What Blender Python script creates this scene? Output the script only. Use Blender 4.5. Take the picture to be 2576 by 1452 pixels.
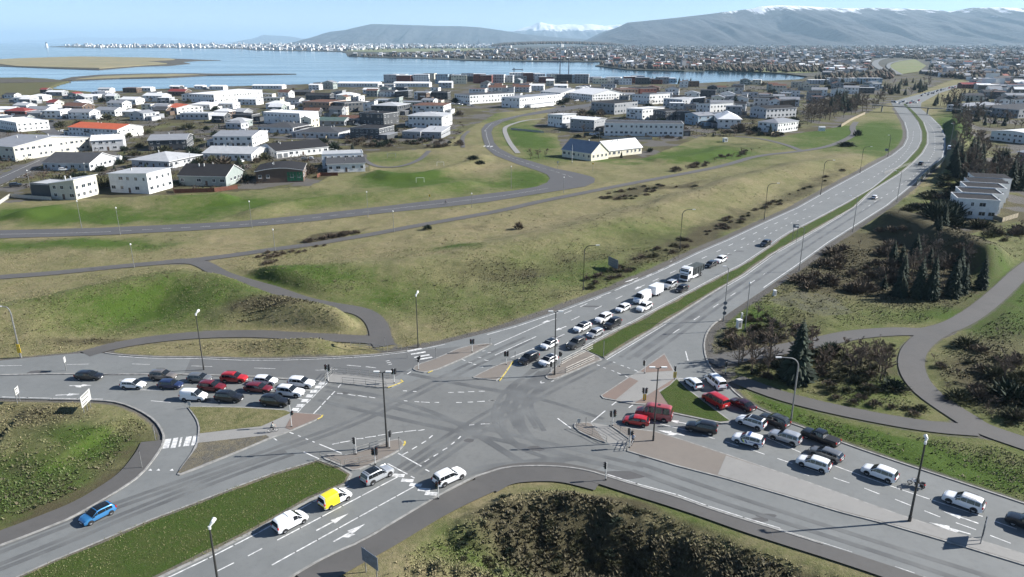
import bpy, bmesh, math, random
import numpy as np
from mathutils import Vector, Matrix, noise as mnoise
R = math.radians
rnd = random.Random(7)
scene = bpy.context.scene
COL = scene.collection
for o in list(bpy.data.objects): bpy.data.objects.remove(o)
# ------------------------------------------------------------ camera
F, CX, CY, HC = 1850.0, 1288.0, 726.0, 58.0; K = HC/50.0
TILT = math.atan(621.0/F); CT, ST = math.cos(TILT), math.sin(TILT)
cam = bpy.data.cameras.new('camera'); camo = bpy.data.objects.new('camera', cam); COL.objects.link(camo)
cam.sensor_width = 36.0; cam.lens = F/2576.0*36.0; cam.clip_start = 1.0; cam.clip_end = 150000.0
camo.location = (0, 0, HC); camo.rotation_euler = (R(90)-TILT, 0, 0)
scene.camera = camo
# ------------------------------------------------------------ sky, sun, exposure
SUN_EL, SUN_AZ = 31.0, 7.0          # azimuth: degrees from +X towards +Y
world = bpy.data.worlds.new('World'); scene.world = world; world.use_nodes = True
wn = world.node_tree.nodes; wl = world.node_tree.links; wn.clear()
sky = wn.new('ShaderNodeTexSky'); sky.sky_type = 'NISHITA'; sky.sun_disc = False
sky.sun_elevation = R(SUN_EL); sky.sun_rotation = R(90-SUN_AZ)
sky.altitude = 0; sky.air_density = 0.55; sky.dust_density = 0.0; sky.ozone_density = 2.2
bg = wn.new('ShaderNodeBackground'); bg.inputs['Strength'].default_value = 0.072
wo = wn.new('ShaderNodeOutputWorld'); wl.new(sky.outputs[0], bg.inputs[0]); wl.new(bg.outputs[0], wo.inputs[0])
sd = bpy.data.lights.new('sun', 'SUN'); sd.energy = 5.0; sd.angle = R(0.53); sd.color = (1.0, 0.965, 0.91)
sun = bpy.data.objects.new('sun', sd); COL.objects.link(sun)
sdir = Vector((math.cos(R(SUN_EL))*math.cos(R(SUN_AZ)), math.cos(R(SUN_EL))*math.sin(R(SUN_AZ)), math.sin(R(SUN_EL))))
sun.rotation_euler = sdir.to_track_quat('Z', 'Y').to_euler(); sun.location = sdir*200
vs = scene.view_settings; vs.view_transform = 'Standard'; vs.look = 'None'; vs.exposure = 1.03; vs.gamma = 1.0
try: vs.use_curve_mapping = False
except Exception: pass
scene.render.engine = 'CYCLES'
cy = scene.cycles
cy.max_bounces = 5; cy.diffuse_bounces = 2; cy.glossy_bounces = 2; cy.transmission_bounces = 2; cy.volume_bounces = 1
cy.transparent_max_bounces = 4; cy.use_denoising = True; cy.caustics_reflective = False; cy.caustics_refractive = False
cy.use_adaptive_sampling = True; cy.adaptive_threshold = 0.015
# ------------------------------------------------------------ measuring helpers: photo pixel (2576 wide) <-> ground
def G(x, y, z=0.0):
    dx = x-CX; dy = y-CY
    down = F*ST+dy*CT; fw = F*CT-dy*ST
    if down < 1.5: down = 1.5
    s = (HC-z)/down
    return Vector((dx*s, fw*s, z))
def D_of(X, Y, Z):
    dz = Z-HC
    fw = Y*CT-dz*ST; up = Y*ST+dz*CT
    fw = np.maximum(fw, 1e-3)
    return CX+F*X/fw, CY-F*up/fw
def sc(y): return (F*ST+(y-CY)*CT)/HC       # photo pixels per metre at that ground row
# ------------------------------------------------------------ numpy value noise
_rng = np.random.RandomState(11); _perm = _rng.rand(256, 256)
def vnoise(X, Y, s=1.0, o=0):
    X = np.asarray(X, float)/s+o*17.3; Y = np.asarray(Y, float)/s+o*9.7
    xi = np.floor(X).astype(int); yi = np.floor(Y).astype(int); fx = X-xi; fy = Y-yi
    fx = fx*fx*(3-2*fx); fy = fy*fy*(3-2*fy)
    a = _perm[xi & 255, yi & 255]; b = _perm[(xi+1) & 255, yi & 255]; c = _perm[xi & 255, (yi+1) & 255]; d = _perm[(xi+1) & 255, (yi+1) & 255]
    return (a*(1-fx)+b*fx)*(1-fy)+(c*(1-fx)+d*fx)*fy
def fbm(X, Y, s, n=4, o=0):
    t = 0; a = .5; k = 0
    for i in range(n): t = t+a*vnoise(X, Y, s/(2**i), o+i); k += a; a *= .5
    return t/k
def inpoly(px, py, poly):
    px = np.asarray(px); py = np.asarray(py); c = np.zeros(px.shape, bool); n = len(poly)
    for i in range(n):
        x1, y1 = poly[i][0], poly[i][1]; x2, y2 = poly[(i+1) % n][0], poly[(i+1) % n][1]
        if y1 == y2: continue
        m = ((y1 > py) != (y2 > py)) & (px < (x2-x1)*(py-y1)/(y2-y1)+x1)
        c ^= m
    return c
# ------------------------------------------------------------ object helpers
def link(o, parent=None):
    COL.objects.link(o)
    if parent is not None: o.parent = parent
    return o
def mesh(name, verts, faces, mats=(), smooth=False, mi=None):
    me = bpy.data.meshes.new(name); me.from_pydata([tuple(v) for v in verts], [], [tuple(f) for f in faces])
    for m in mats: me.materials.append(m)
    if smooth: me.polygons.foreach_set('use_smooth', [True]*len(me.polygons))
    if mi is not None: me.polygons.foreach_set('material_index', mi)
    me.update(); return me
def npmesh(name, V, Fc, m, smooth=False, color=None):
    me = bpy.data.meshes.new(name); V = np.asarray(V, np.float32); Fc = np.asarray(Fc, np.int32); k = Fc.shape[1]
    me.vertices.add(len(V)); me.vertices.foreach_set('co', V.ravel())
    me.loops.add(Fc.size); me.loops.foreach_set('vertex_index', Fc.ravel())
    me.polygons.add(len(Fc)); me.polygons.foreach_set('loop_start', np.arange(0, Fc.size, k, dtype=np.int32))
    me.polygons.foreach_set('loop_total', np.full(len(Fc), k, np.int32))
    if smooth: me.polygons.foreach_set('use_smooth', np.ones(len(Fc), bool))
    me.update(calc_edges=True); me.validate()
    if color is not None:
        at = me.attributes.new('cov', 'FLOAT_COLOR', 'POINT'); C = np.ones((len(V), 4), np.float32); C[:, :color.shape[1]] = color
        at.data.foreach_set('color', C.ravel())
    me.materials.append(m); return me
def obj(name, me, parent=None, loc=None, rot=None, m=None, label=None, cat=None, group=None, kind=None, scale=None):
    o = bpy.data.objects.new(name, me)
    if loc is not None: o.location = loc
    if rot is not None: o.rotation_euler = rot if hasattr(rot, '__len__') else (0, 0, rot)
    if scale is not None: o.scale = scale if hasattr(scale, '__len__') else (scale,)*3
    link(o, parent)
    if m is not None and me is not None:
        o.material_slots[0].link = 'OBJECT'; o.material_slots[0].material = m
    tag(o, label, cat, group, kind); return o
def tag(o, label=None, cat=None, group=None, kind=None):
    if label: o['label'] = label
    if cat: o['category'] = cat
    if group: o['group'] = group
    if kind: o['kind'] = kind
def empty(name, loc, rz=0.0, label=None, cat=None, group=None):
    o = bpy.data.objects.new(name, None); o.location = loc; o.rotation_euler = (0, 0, rz); link(o); tag(o, label, cat, group); o.empty_display_size = .3
    return o
class MB:
    "collects boxes, prisms and tubes into one mesh"
    def __init__(s): s.v = []; s.f = []
    def add(s, v, f):
        b = len(s.v); s.v += [tuple(p) for p in v]; s.f += [tuple(i+b for i in q) for q in f]; return s
    def box(s, x0, x1, y0, y1, z0, z1):
        return s.add([(x0,y0,z0),(x1,y0,z0),(x1,y1,z0),(x0,y1,z0),(x0,y0,z1),(x1,y0,z1),(x1,y1,z1),(x0,y1,z1)],
                     [(0,3,2,1),(4,5,6,7),(0,1,5,4),(1,2,6,5),(2,3,7,6),(3,0,4,7)])
    def prism(s, pts, z0, z1):
        n = len(pts); a = 0
        for i in range(n):
            x1, y1 = pts[i][0], pts[i][1]; x2, y2 = pts[(i+1) % n][0], pts[(i+1) % n][1]; a += x1*y2-x2*y1
        if a < 0: pts = list(pts)[::-1]
        v = [(p[0], p[1], z0) for p in pts]+[(p[0], p[1], z1) for p in pts]
        f = [tuple(range(n))[::-1], tuple(range(n, 2*n))]+[(i, (i+1) % n, n+(i+1) % n, n+i) for i in range(n)]
        return s.add(v, f)
    def tube(s, pts, r, n=6, cap=True):
        pts = [Vector(p) for p in pts]; rr = r if hasattr(r, '__len__') else [r]*len(pts); v = []; f = []
        for i, p in enumerate(pts):
            t = (pts[min(i+1, len(pts)-1)]-pts[max(i-1, 0)]).normalized()
            a = t.cross(Vector((0, 0, 1)))
            if a.length < 1e-3: a = t.cross(Vector((1, 0, 0)))
            a.normalize(); b = t.cross(a)
            for k in range(n):
                q = 2*math.pi*k/n; v.append(p+a*rr[i]*math.cos(q)+b*rr[i]*math.sin(q))
        for i in range(len(pts)-1):
            for k in range(n):
                f.append((i*n+k, i*n+(k+1) % n, (i+1)*n+(k+1) % n, (i+1)*n+k))
        if cap: f += [tuple(range(n)), tuple(range((len(pts)-1)*n, len(pts)*n))[::-1]]
        return s.add(v, f)
    def mesh(s, name, m=None, smooth=False): return mesh(name, s.v, s.f, [m] if m else [], smooth)
    def obj(s, name, m, parent=None, smooth=False, **k): return obj(name, s.mesh(name, m, smooth), parent, **k)
# ------------------------------------------------------------ materials
MATS = {}
def mat(name, col, rough=.7, metal=0., var=.15, vs_=3., bump=0., coat=0., spec=.5, col2=None):
    if name in MATS: return MATS[name]
    m = bpy.data.materials.new(name); m.use_nodes = True; nt = m.node_tree; b = nt.nodes['Principled BSDF']
    b.inputs['Roughness'].default_value = rough; b.inputs['Metallic'].default_value = metal
    b.inputs['Coat Weight'].default_value = coat; b.inputs['Specular IOR Level'].default_value = spec
    if coat: b.inputs['Coat Roughness'].default_value = .06
    c = tuple(col)+(1,)
    if var > 0:
        tc = nt.nodes.new('ShaderNodeTexCoord'); nz = nt.nodes.new('ShaderNodeTexNoise'); nz.inputs['Scale'].default_value = vs_; nz.inputs['Detail'].default_value = 5
        nt.links.new(tc.outputs['Object'], nz.inputs['Vector'])
        mx = nt.nodes.new('ShaderNodeMix'); mx.data_type = 'RGBA'; c2 = col2 if col2 else tuple(max(0, x*(1-2*var)) for x in col)
        mx.inputs[6].default_value = c; mx.inputs[7].default_value = tuple(c2)+(1,)
        mr = nt.nodes.new('ShaderNodeMapRange'); mr.inputs[1].default_value = .35; mr.inputs[2].default_value = .7
        nt.links.new(nz.outputs['Fac'], mr.inputs[0]); nt.links.new(mr.outputs[0], mx.inputs[0]); nt.links.new(mx.outputs[2], b.inputs['Base Color'])
        if bump:
            bp = nt.nodes.new('ShaderNodeBump'); bp.inputs['Strength'].default_value = bump; bp.inputs['Distance'].default_value = .05
            nt.links.new(nz.outputs['Fac'], bp.inputs['Height']); nt.links.new(bp.outputs[0], b.inputs['Normal'])
    else: b.inputs['Base Color'].default_value = c
    MATS[name] = m; return m
def colnode(nt, c): n = nt.nodes.new('ShaderNodeRGB'); n.outputs[0].default_value = tuple(c)+(1,); return n.outputs[0]
def mixn(nt, f, a, b):
    m = nt.nodes.new('ShaderNodeMix'); m.data_type = 'RGBA'
    for i, v in ((0, f), (6, a), (7, b)):
        if hasattr(v, 'is_linked'): nt.links.new(v, m.inputs[i])
        elif i == 0: m.inputs[0].default_value = v
        else: m.inputs[i].default_value = tuple(v)+(1,)
    return m.outputs[2]
def noisen(nt, vec, s, det=5, ro=.6):
    n = nt.nodes.new('ShaderNodeTexNoise'); n.inputs['Scale'].default_value = s; n.inputs['Detail'].default_value = det; n.inputs['Roughness'].default_value = ro
    nt.links.new(vec, n.inputs['Vector']); return n.outputs['Fac']
def mathn(nt, op, a, b=0., c=0., clamp=False):
    m = nt.nodes.new('ShaderNodeMath'); m.operation = op; m.use_clamp = clamp
    for i, v in enumerate((a, b, c)):
        if hasattr(v, 'is_linked'): nt.links.new(v, m.inputs[i])
        else: m.inputs[i].default_value = v
    return m.outputs[0]
def rangen(nt, v, a, b, c=0., d=1.):
    m = nt.nodes.new('ShaderNodeMapRange'); nt.links.new(v, m.inputs[0])
    for i, q in enumerate((a, b, c, d)): m.inputs[i+1].default_value = q
    return m.outputs[0]
def newmat(name):
    m = bpy.data.materials.new(name); m.use_nodes = True; nt = m.node_tree; b = nt.nodes['Principled BSDF']
    tc = nt.nodes.new('ShaderNodeTexCoord'); MATS[name] = m; return m, nt, b, tc.outputs['Object']

def asphalt(name, c1, c2, c3, stain=.5, rough=.75):
    m, nt, b, P = newmat(name)
    n1 = noisen(nt, P, .12, 6, .65); n2 = noisen(nt, P, .9, 6, .7); n3 = noisen(nt, P, 9., 3)
    a = mixn(nt, rangen(nt, n1, .35, .68), c1, c2)
    a = mixn(nt, mathn(nt, 'MULTIPLY', rangen(nt, n2, .5, .75), stain), a, c3)
    a = mixn(nt, rangen(nt, n3, .3, .8, 0., .25), a, c3)
    nt.links.new(a, b.inputs['Base Color']); b.inputs['Roughness'].default_value = rough
    bp = nt.nodes.new('ShaderNodeBump'); bp.inputs['Strength'].default_value = .25; bp.inputs['Distance'].default_value = .02
    nt.links.new(n3, bp.inputs['Height']); nt.links.new(bp.outputs[0], b.inputs['Normal']); return m
M_ROAD = asphalt('worn_asphalt', (.185,.193,.190), (.15,.158,.156), (.115,.12,.12))
M_ROAD2 = asphalt('dark_asphalt', (.095,.093,.092), (.08,.08,.082), (.065,.063,.062))
M_PATH = asphalt('path_asphalt', (.105,.10,.095), (.085,.083,.08), (.07,.066,.06))
M_ROADD = asphalt('repaired_asphalt', (.135,.138,.136), (.115,.118,.118), (.095,.098,.098))
M_ROADC = asphalt('junction_asphalt', (.172,.175,.168), (.142,.146,.142), (.11,.113,.11), .7)
M_PAVE = asphalt('tan_paving', (.20,.175,.15), (.175,.155,.135), (.15,.13,.115))
M_BRICK = asphalt('reddish_paving', (.215,.155,.125), (.18,.14,.118), (.15,.115,.10))
M_CONC = asphalt('grey_paving', (.27,.265,.25), (.235,.23,.22), (.19,.185,.175))
M_KERB = mat('kerb_concrete', (.31,.305,.29), .85, var=.2, vs_=1.5)
M_LINE = mat('road_paint', (.74,.74,.72), .6, var=.28, vs_=2.2, col2=(.36,.36,.36))
M_YEL = mat('yellow_paint', (.75,.58,.10), .6, var=.2, vs_=3)
def ground_mat(name, use_attr=True, R0=0., G0=0., B0=0., tan=(.25,.212,.122), green=(.044,.082,.013), brown=(.052,.046,.026), grav=(.085,.08,.074)):
    m, nt, b, P = newmat(name)
    if use_attr:
        at = nt.nodes.new('ShaderNodeAttribute'); at.attribute_name = 'cov'; sp = nt.nodes.new('ShaderNodeSeparateColor'); nt.links.new(at.outputs['Color'], sp.inputs[0])
        r, g, bl = sp.outputs[0], sp.outputs[1], sp.outputs[2]
    else: r, g, bl = R0, G0, B0
    n1 = noisen(nt, P, .05, 5, .6); n2 = noisen(nt, P, .35, 6, .7); n3 = noisen(nt, P, 1.6, 6, .75); n4 = noisen(nt, P, 6., 4, .7)
    k = mathn(nt, 'ADD', mathn(nt, 'MULTIPLY_ADD', n2, .7, -.35), mathn(nt, 'MULTIPLY_ADD', n3, .55, -.275))
    gf = rangen(nt, mathn(nt, 'ADD', mathn(nt, 'ADD', r, k), mathn(nt, 'MULTIPLY_ADD', n1, .5, -.25)), .12, .78)
    tan2 = mixn(nt, rangen(nt, n3, .35, .7), tan, tuple(x*.72 for x in tan))
    grn2 = mixn(nt, rangen(nt, n3, .3, .7), green, (green[0]*1.5, green[1]*1.25, green[2]*1.4))
    c = mixn(nt, gf, tan2, grn2)
    bf = rangen(nt, mathn(nt, 'ADD', g, mathn(nt, 'ADD', k, mathn(nt, 'MULTIPLY_ADD', n4, .5, -.25))), .3, .75)
    c = mixn(nt, bf, c, mixn(nt, rangen(nt, n4, .3, .7), brown, tuple(x*1.9 for x in brown)))
    vf = rangen(nt, mathn(nt, 'ADD', bl, mathn(nt, 'MULTIPLY', k, .6)), .35, .65)
    c = mixn(nt, vf, c, mixn(nt, rangen(nt, n4, .3, .7), grav, tuple(x*1.6 for x in grav)))
    c = mixn(nt, rangen(nt, n4, .5, .8, 0., .2), c, tuple(x*.5 for x in green))
    nt.links.new(c, b.inputs['Base Color']); b.inputs['Roughness'].default_value = .95; b.inputs['Specular IOR Level'].default_value = .15
    bp = nt.nodes.new('ShaderNodeBump'); bp.inputs['Strength'].default_value = .8; bp.inputs['Distance'].default_value = .22
    nt.links.new(mathn(nt, 'ADD', n3, mathn(nt, 'MULTIPLY', n4, .6)), bp.inputs['Height']); nt.links.new(bp.outputs[0], b.inputs['Normal']); return m
M_GROUND = ground_mat('rough_grass_ground')
M_LAWN = ground_mat('median_grass', False, .60, .08, 0., tan=(.10,.10,.04), green=(.032,.066,.010))
M_VERGE = ground_mat('island_grass', False, .40, .30, .05)
M_GRAVELBED = ground_mat('gravel_bed', False, .15, .35, .55)
HAZE_D = 3.4e-5
# ============================================================ TERRAIN
ROAD_OUT = [(-220,932),(0,909),(101,899),(189,891),(265,890),(303,895),(379,900),(505,901),(610,905),(711,905),(837,901),(938,895),(1024,885),(1115,866),(1219,840),(1295,819),(1396,785),(1535,732),(1649,684),(1750,636),(1829,602),(1916,561),(2003,522),(2090,473),(2148,442),(2192,417.5),(2241,391),(2270,368),(2280,348),(2280,331),(2273,307),(2255,280),(2240,257),
 (2322,235),(2403,214),(2440,206),(2446,210),(2403,222),(2360,236),(2318,259),
 (2316,273),(2345,296),(2368,319),(2378.5,342),(2380,371),(2374,397),(2351,420),(2304.6,461),(2235,518),(2177,555),(2090,610.5),(2003,674),(1928,726),(1838,786),(1813,805),(1793,818),(1778,838),(1771,863),(1772.5,889),(1780,914),(1793,934),(1825,964),(1858,998.5),(1902,1027.5),(1945,1046),(1983,1065),(2018,1077),(2119,1117),(2264,1166.6),(2409,1214),(2576,1269.5),(2850,1362),
 (3000,1690),(2760,1605),(2322,1456),(2180,1407),(2070,1372),(1960,1337),(1870,1310),(1777,1280),(1701,1252),(1600,1224),(1524,1200),(1483,1187),(1422,1177),(1346,1174),(1270,1178),(1219.5,1194),(1192,1203),(1117,1241),(1015,1302),(914,1363),(825,1401),(736,1452),(545,1570),
 (-420,1570),(-220,1462),(0,1375.5),(76,1347.5),(139,1322),(177,1307),(253,1264),(304,1233.5),(355,1198),(395,1147),(412,1117),(412,1091),(391,1060),(353,1035),(303,1015),(252,1009),(126,1007),(0,1003.6),(-220,1003)]
MINOR_UP = [(-150,586),(0,580),(252,574),(505,562.7),(610,557),(786,540),(963,520),(1115,502),(1260,484),(1295,480),(1351,470),(1376,460),(1383.6,449.7),(1376,439.6),(1351,429.5),(1303,414),(1245,391.6),(1222,372),(1213,346),(1211,326),(1221,313),(1260,300),(1330,285),(1400,272),(1500,259)]
MINOR_DN = [(1510,264),(1420,279),(1371,285),(1308,294),(1265,307),(1241,321),(1236,333.5),(1243,359),(1257,374),(1295,394),(1346,409),(1396,424.4),(1446.7,434.5),(1487,444.6),(1497,449.7),(1494.7,460),(1472,470),(1421,478),(1346,490),(1219,510),(1115,522),(963,537),(786,557.6),(610,573),(505,580),(252,593),(0,600.5),(-150,606)]
PATHS = {  # centre lines (photo px) and width in metres
 'a': ([(-150,710),(0,698),(126,689),(252,676),(379,664),(492,655),(610,640),(685,628),(786,616),(862,602),(938,590),(1039,570),(1140,552.6),(1260,531),(1346,510),(1472,485),(1598,460),(1724,437),(1829,416),(1902,392),(2018,381),(2090,368),(2136,348),(2151,336),(2142,322),(2154,307)], 3.4),
 'b': ([(430,659),(470,658),(500,661),(525,672),(555,691),(608,708),(685,729),(761,757),(837,772),(880,778),(910,785),(932,797),(946,812),(954,830),(957,846),(962,862),(968,872)], 3.8),
 'c': ([(945,857),(837,851),(736,846),(640,840),(505,843),(379,855),(278,873),(215,892)], 3.4),
 'd': ([(2018,381),(1980,365),(1910,348),(1850,344)], 3.0),
 'e': ([(2700,600),(2576,677),(2525,729),(2467,779),(2409,816),(2345,838),(2264,834),(2148,842),(2032,868),(1916,890),(1829,905),(1790,915)], 3.8),
 'f': ([(2365,832),(2333,848),(2299,880),(2290,914),(2299,949),(2328,987),(2380,1024.5),(2426,1053.5),(2467,1080),(2576,1117),(2750,1175)], 3.9),
 'g': ([(1850,955),(1902,975),(1974,1001),(2090,1030),(2235,1059),(2351,1077),(2452,1084)], 3.3),
 'h': ([(1303,386),(1285,364),(1275,346),(1267.5,325),(1278,316),(1320,303),(1371,299)], 2.6),
 'i': ([(1220,1222),(1270,1195),(1346,1188),(1422,1190),(1511,1213)], 4.2),
 'j': ([(1237,1216),(1167,1247),(1100,1280),(1045,1312),(960,1363),(870,1410),(770,1470)], 3.4),
 'k': ([(385,1112),(372,1140),(330,1195),(265,1240),(200,1278),(120,1311),(0,1357),(-220,1440)], 2.9),
 'l': ([(1500,1204),(1600,1236),(1701,1267),(1777,1292),(1870,1325),(1960,1354),(2070,1388),(2200,1430),(2400,1500)], 2.2),
 'm': ([(1165,372),(1162,345),(1180,330)], 2.2),
 'n': ([(900,385),(935,420),(1000,423),(1055,405),(1080,380)], 2.4),
}
LEFT_STREET = ([(-60,478),(0,455),(60,425),(120,400),(180,375),(215,362),(190,352),(140,338),(110,322),(140,305)], 8.0)
def W(pts, z=0.): return [G(p[0], p[1], z) for p in pts]
def resample(P, step):
    P = [Vector(p) for p in P]; out = [P[0]]
    for a, b in zip(P, P[1:]):
        n = max(1, int((b-a).length/step))
        for i in range(1, n+1): out.append(a.lerp(b, i/n))
    return out
def smoothline(P, it=2):
    P = [Vector(p) for p in P]
    for _ in range(it):
        Q = [P[0]]
        for a, b in zip(P, P[1:]): Q += [a.lerp(b, .25), a.lerp(b, .75)]
        Q.append(P[-1]); P = Q
    return P
def smoothloop(P, it=1):
    P = [Vector(p) for p in P]
    for _ in range(it):
        Q = []
        for a, b in zip(P, P[1:]+P[:1]): Q += [a.lerp(b, .25), a.lerp(b, .75)]
        P = Q
    return P
def strip(P, w):
    P = [Vector(p) for p in P]; L = []; Rr = []
    for i, p in enumerate(P):
        t = P[min(i+1, len(P)-1)]-P[max(i-1, 0)]; t.z = 0; t.normalize(); n = Vector((-t.y, t.x, 0))
        L.append(p+n*w/2); Rr.append(p-n*w/2)
    return L, Rr
# raster of flat (built-on) ground, 1 m cells
RX0, RX1, RY0, RY1 = -390, 390, 34, 770
PATHS = {k: (v[0], v[1]*K) for k, v in PATHS.items()}; LEFT_STREET = (LEFT_STREET[0], LEFT_STREET[1]*K)
gx, gy = np.meshgrid(np.arange(RX0, RX1)+.5, np.arange(RY0, RY1)+.5, indexing='ij')
flat = np.zeros(gx.shape, bool)
flat |= inpoly(gx, gy, W(ROAD_OUT)); flat |= inpoly(gx, gy, W(MINOR_UP+MINOR_DN))
def linedist(X, Y, P, sign=False):
    best = np.full(X.shape, 1e9); sg = np.zeros(X.shape); par = np.zeros(X.shape); n = len(P)-1
    for i, (a, b) in enumerate(zip(P, P[1:])):
        dx, dy = b[0]-a[0], b[1]-a[1]; l2 = dx*dx+dy*dy+1e-9
        t = np.clip(((X-a[0])*dx+(Y-a[1])*dy)/l2, 0, 1); ex = X-a[0]-t*dx; ey = Y-a[1]-t*dy; d = ex*ex+ey*ey
        m = d < best; best = np.where(m, d, best)
        if sign: sg = np.where(m, np.sign(dx*(Y-a[1])-dy*(X-a[0])), sg); par = np.where(m, (i+t)/n, par)
    best = np.sqrt(best)
    return (best, sg, par) if sign else best
for k, (pts, w) in PATHS.items(): flat |= linedist(gx, gy, smoothline(W(pts), 1)) < w/2+.8
flat |= linedist(gx, gy, W(LEFT_STREET[0])) < 5
nbh = [(-400,520),(0,512),(90,503),(240,500),(420,492),(600,482),(780,470),(840,440),(930,432),(925,385),(1110,372),(1170,330),(1250,285),(1400,270),(1340,320),(1400,340),(1420,400),(1620,400),(1760,345),(1960,345),(2110,320),(2230,262),(2400,200),(2576,150),(2900,150),(2900,700),(2600,650),(2560,560),(2400,600),(2395,520),(2460,420),(2440,330),(2420,260),(2900,140),(2900,100),(-400,100)]
flat |= inpoly(gx, gy, [(p.x, p.y) for p in W([(-400,520),(0,506),(90,500),(240,497),(420,488),(600,476),(780,462),(840,437),(930,432),(925,388),(1110,372),(1170,330),(1250,285),(-400,250)])])
flat |= inpoly(gx, gy, W([(1405,385),(1490,412),(1620,395),(1760,348),(1960,345),(2110,310),(1400,290)]))
flat |= inpoly(gx, gy, W([(2395,560),(2510,570),(2700,520),(2600,440),(2430,440)]))
fm = 1.0-flat.astype(float)
def blur(a, r):
    for ax in (0, 1):
        c = np.cumsum(np.pad(a, [(r+1, r) if i == ax else (0, 0) for i in (0, 1)], mode='edge'), axis=ax)
        n = a.shape[ax]; hi = np.take(c, np.arange(2*r+1, n+2*r+1), axis=ax) if False else None
        s1 = np.take(c, range(2*r+1, 2*r+1+n), axis=ax); s0 = np.take(c, range(0, n), axis=ax); a = (s1-s0)/(2*r+1)
    return a
fm = np.clip((blur(blur(fm, 3), 2)-.55)/.42, 0, 1)
fmw = np.clip((blur(blur(1.0-flat.astype(float), 1), 1)-.5)/.45, 0, 1)
def samp(a, X, Y, out=0.):
    i = np.clip((X-RX0-.5), 0, RX1-RX0-1.001); j = np.clip((Y-RY0-.5), 0, RY1-RY0-1.001)
    i0 = i.astype(int); j0 = j.astype(int); fi = i-i0; fj = j-j0
    v = (a[i0, j0]*(1-fi)+a[np.minimum(i0+1, a.shape[0]-1), j0]*fi)*(1-fj)+(a[i0, np.minimum(j0+1, a.shape[1]-1)]*(1-fi)+a[np.minimum(i0+1, a.shape[0]-1), np.minimum(j0+1, a.shape[1]-1)]*fi)*fj
    ok = (X > RX0) & (X < RX1) & (Y > RY0) & (Y < RY1)
    return np.where(ok, v, out)
# ridges: (line px, height, half width near side, half width far side)
RIDGES = [([(-120,800),(0,778),(100,765),(250,728),(370,702),(470,692),(560,712),(700,762),(850,806),(915,828)], 3.4, 15, 16),
 ([(600,690),(700,676),(900,668),(1060,650),(1250,620),(1400,585),(1600,540),(1750,495),(1900,440),(2050,408),(2200,378)], 2.6, 19, 15),
 ([(20,540),(120,516),(230,506),(350,498),(470,496),(600,486)], 2.4, 10, 8),
 ([(600,540),(700,512),(850,490),(960,486),(1100,470),(1200,450)], 1.6, 10, 7),
 ([(930,425),(1010,440),(1100,430),(1200,400),(1215,385)], 1.8, 9, 7),
 ([(2228,530),(2290,552),(2380,586),(2470,626),(2545,656)], 5.0, 8, 17),
 ([(2398,290),(2410,330),(2416,372),(2412,405),(2380,440)], 4.2, 5, 14),
 ([(1640,402),(1760,392),(1850,362)], 1.2, 9, 9),
 ([(0,1090),(120,1075),(250,1100)], .9, 12, 12),
 ([(1120,1330),(1300,1235),(1450,1240),(1600,1290),(1800,1380),(1960,1440)], 1.3, 5, 5)]
RID_W = [([(p.x, p.y) for p in smoothline(W(r[0], r[1]*K*.85), 1)], r[1]*K, r[2]*K, r[3]*K) for r in RIDGES]
HOLES = [(1430,1350,11,5,2.2),(1560,1390,9,5,2.0),(1700,1430,9,5,1.6),(1300,1400,7,3,1.0),(1850,1440,8,4,1.2)]
HOL_W = [(G(h[0], h[1]), h[2]*K, h[3]*K, h[4]*K) for h in HOLES]
SCRUB = [(p.x, p.y) for p in W([(1000,1452),(1080,1340),(1200,1262),(1290,1215),(1400,1212),(1500,1235),(1620,1270),(1780,1318),(1960,1375),(2140,1440),(2250,1480),(2250,1620),(900,1620)])]
def H(X, Y):
    X = np.asarray(X, float); Y = np.asarray(Y, float); z = np.zeros(X.shape)
    for P, h, wn_, wf in RID_W:
        x0 = min(p[0] for p in P)-30; x1 = max(p[0] for p in P)+30; y0 = min(p[1] for p in P)-30; y1 = max(p[1] for p in P)+30
        m = (X > x0) & (X < x1) & (Y > y0) & (Y < y1)
        if not m.any(): continue
        d, s, t = linedist(X[m], Y[m], P, True)
        d = d*(1+.5*(fbm(X[m], Y[m], 14, 2, 5)-.5)); w = np.where(s < 0, wn_, wf); q = np.clip(1-d/w, 0, 1); q = q*q*(3-2*q)
        e = np.clip(np.minimum(t, 1-t)*9+.02, 0, 1); z[m] = np.maximum(z[m], h*q*e*(.8+.4*vnoise(X[m], Y[m], 22, 3)))
    near = Y < 700
    z = z+np.where(near, (fbm(X, Y, 16, 3, 1)-.45)*1.1+(fbm(X, Y, 3.2, 3, 8)-.5)*.45, 0)
    for c, rx, ry, dp in HOL_W: z = z-dp*np.exp(-((X-c.x)/rx)**2-((Y-c.y)/ry)**2)
    sc_ = inpoly(X, Y, SCRUB); z = z+np.where(sc_, (fbm(X, Y, 2.4, 4, 12)-.5)*2.0, 0)
    return z*samp(fm, X, Y, 0.)+samp(fmw, X, Y, 0.)*.10
HR = H(gx, gy); ROADR = inpoly(gx, gy, W(ROAD_OUT)) | inpoly(gx, gy, W(MINOR_UP+MINOR_DN)) | (linedist(gx, gy, W(LEFT_STREET[0])) < 5)
def H1(X, Y):
    i = X-RX0-.5; j = Y-RY0-.5
    if i < 0 or j < 0 or i >= HR.shape[0]-1 or j >= HR.shape[1]-1: return 0.
    a, b_ = int(i), int(j); u = i-a; v = j-b_
    return float((HR[a, b_]*(1-u)+HR[a+1, b_]*u)*(1-v)+(HR[a, b_+1]*(1-u)+HR[a+1, b_+1]*u)*v)
def GT(x, y):
    z = 0.
    for _ in range(6): p = G(x, y, z); z = z*.4+.6*H1(p.x, p.y)
    p = G(x, y, z); p.z = H1(p.x, p.y); return p
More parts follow.
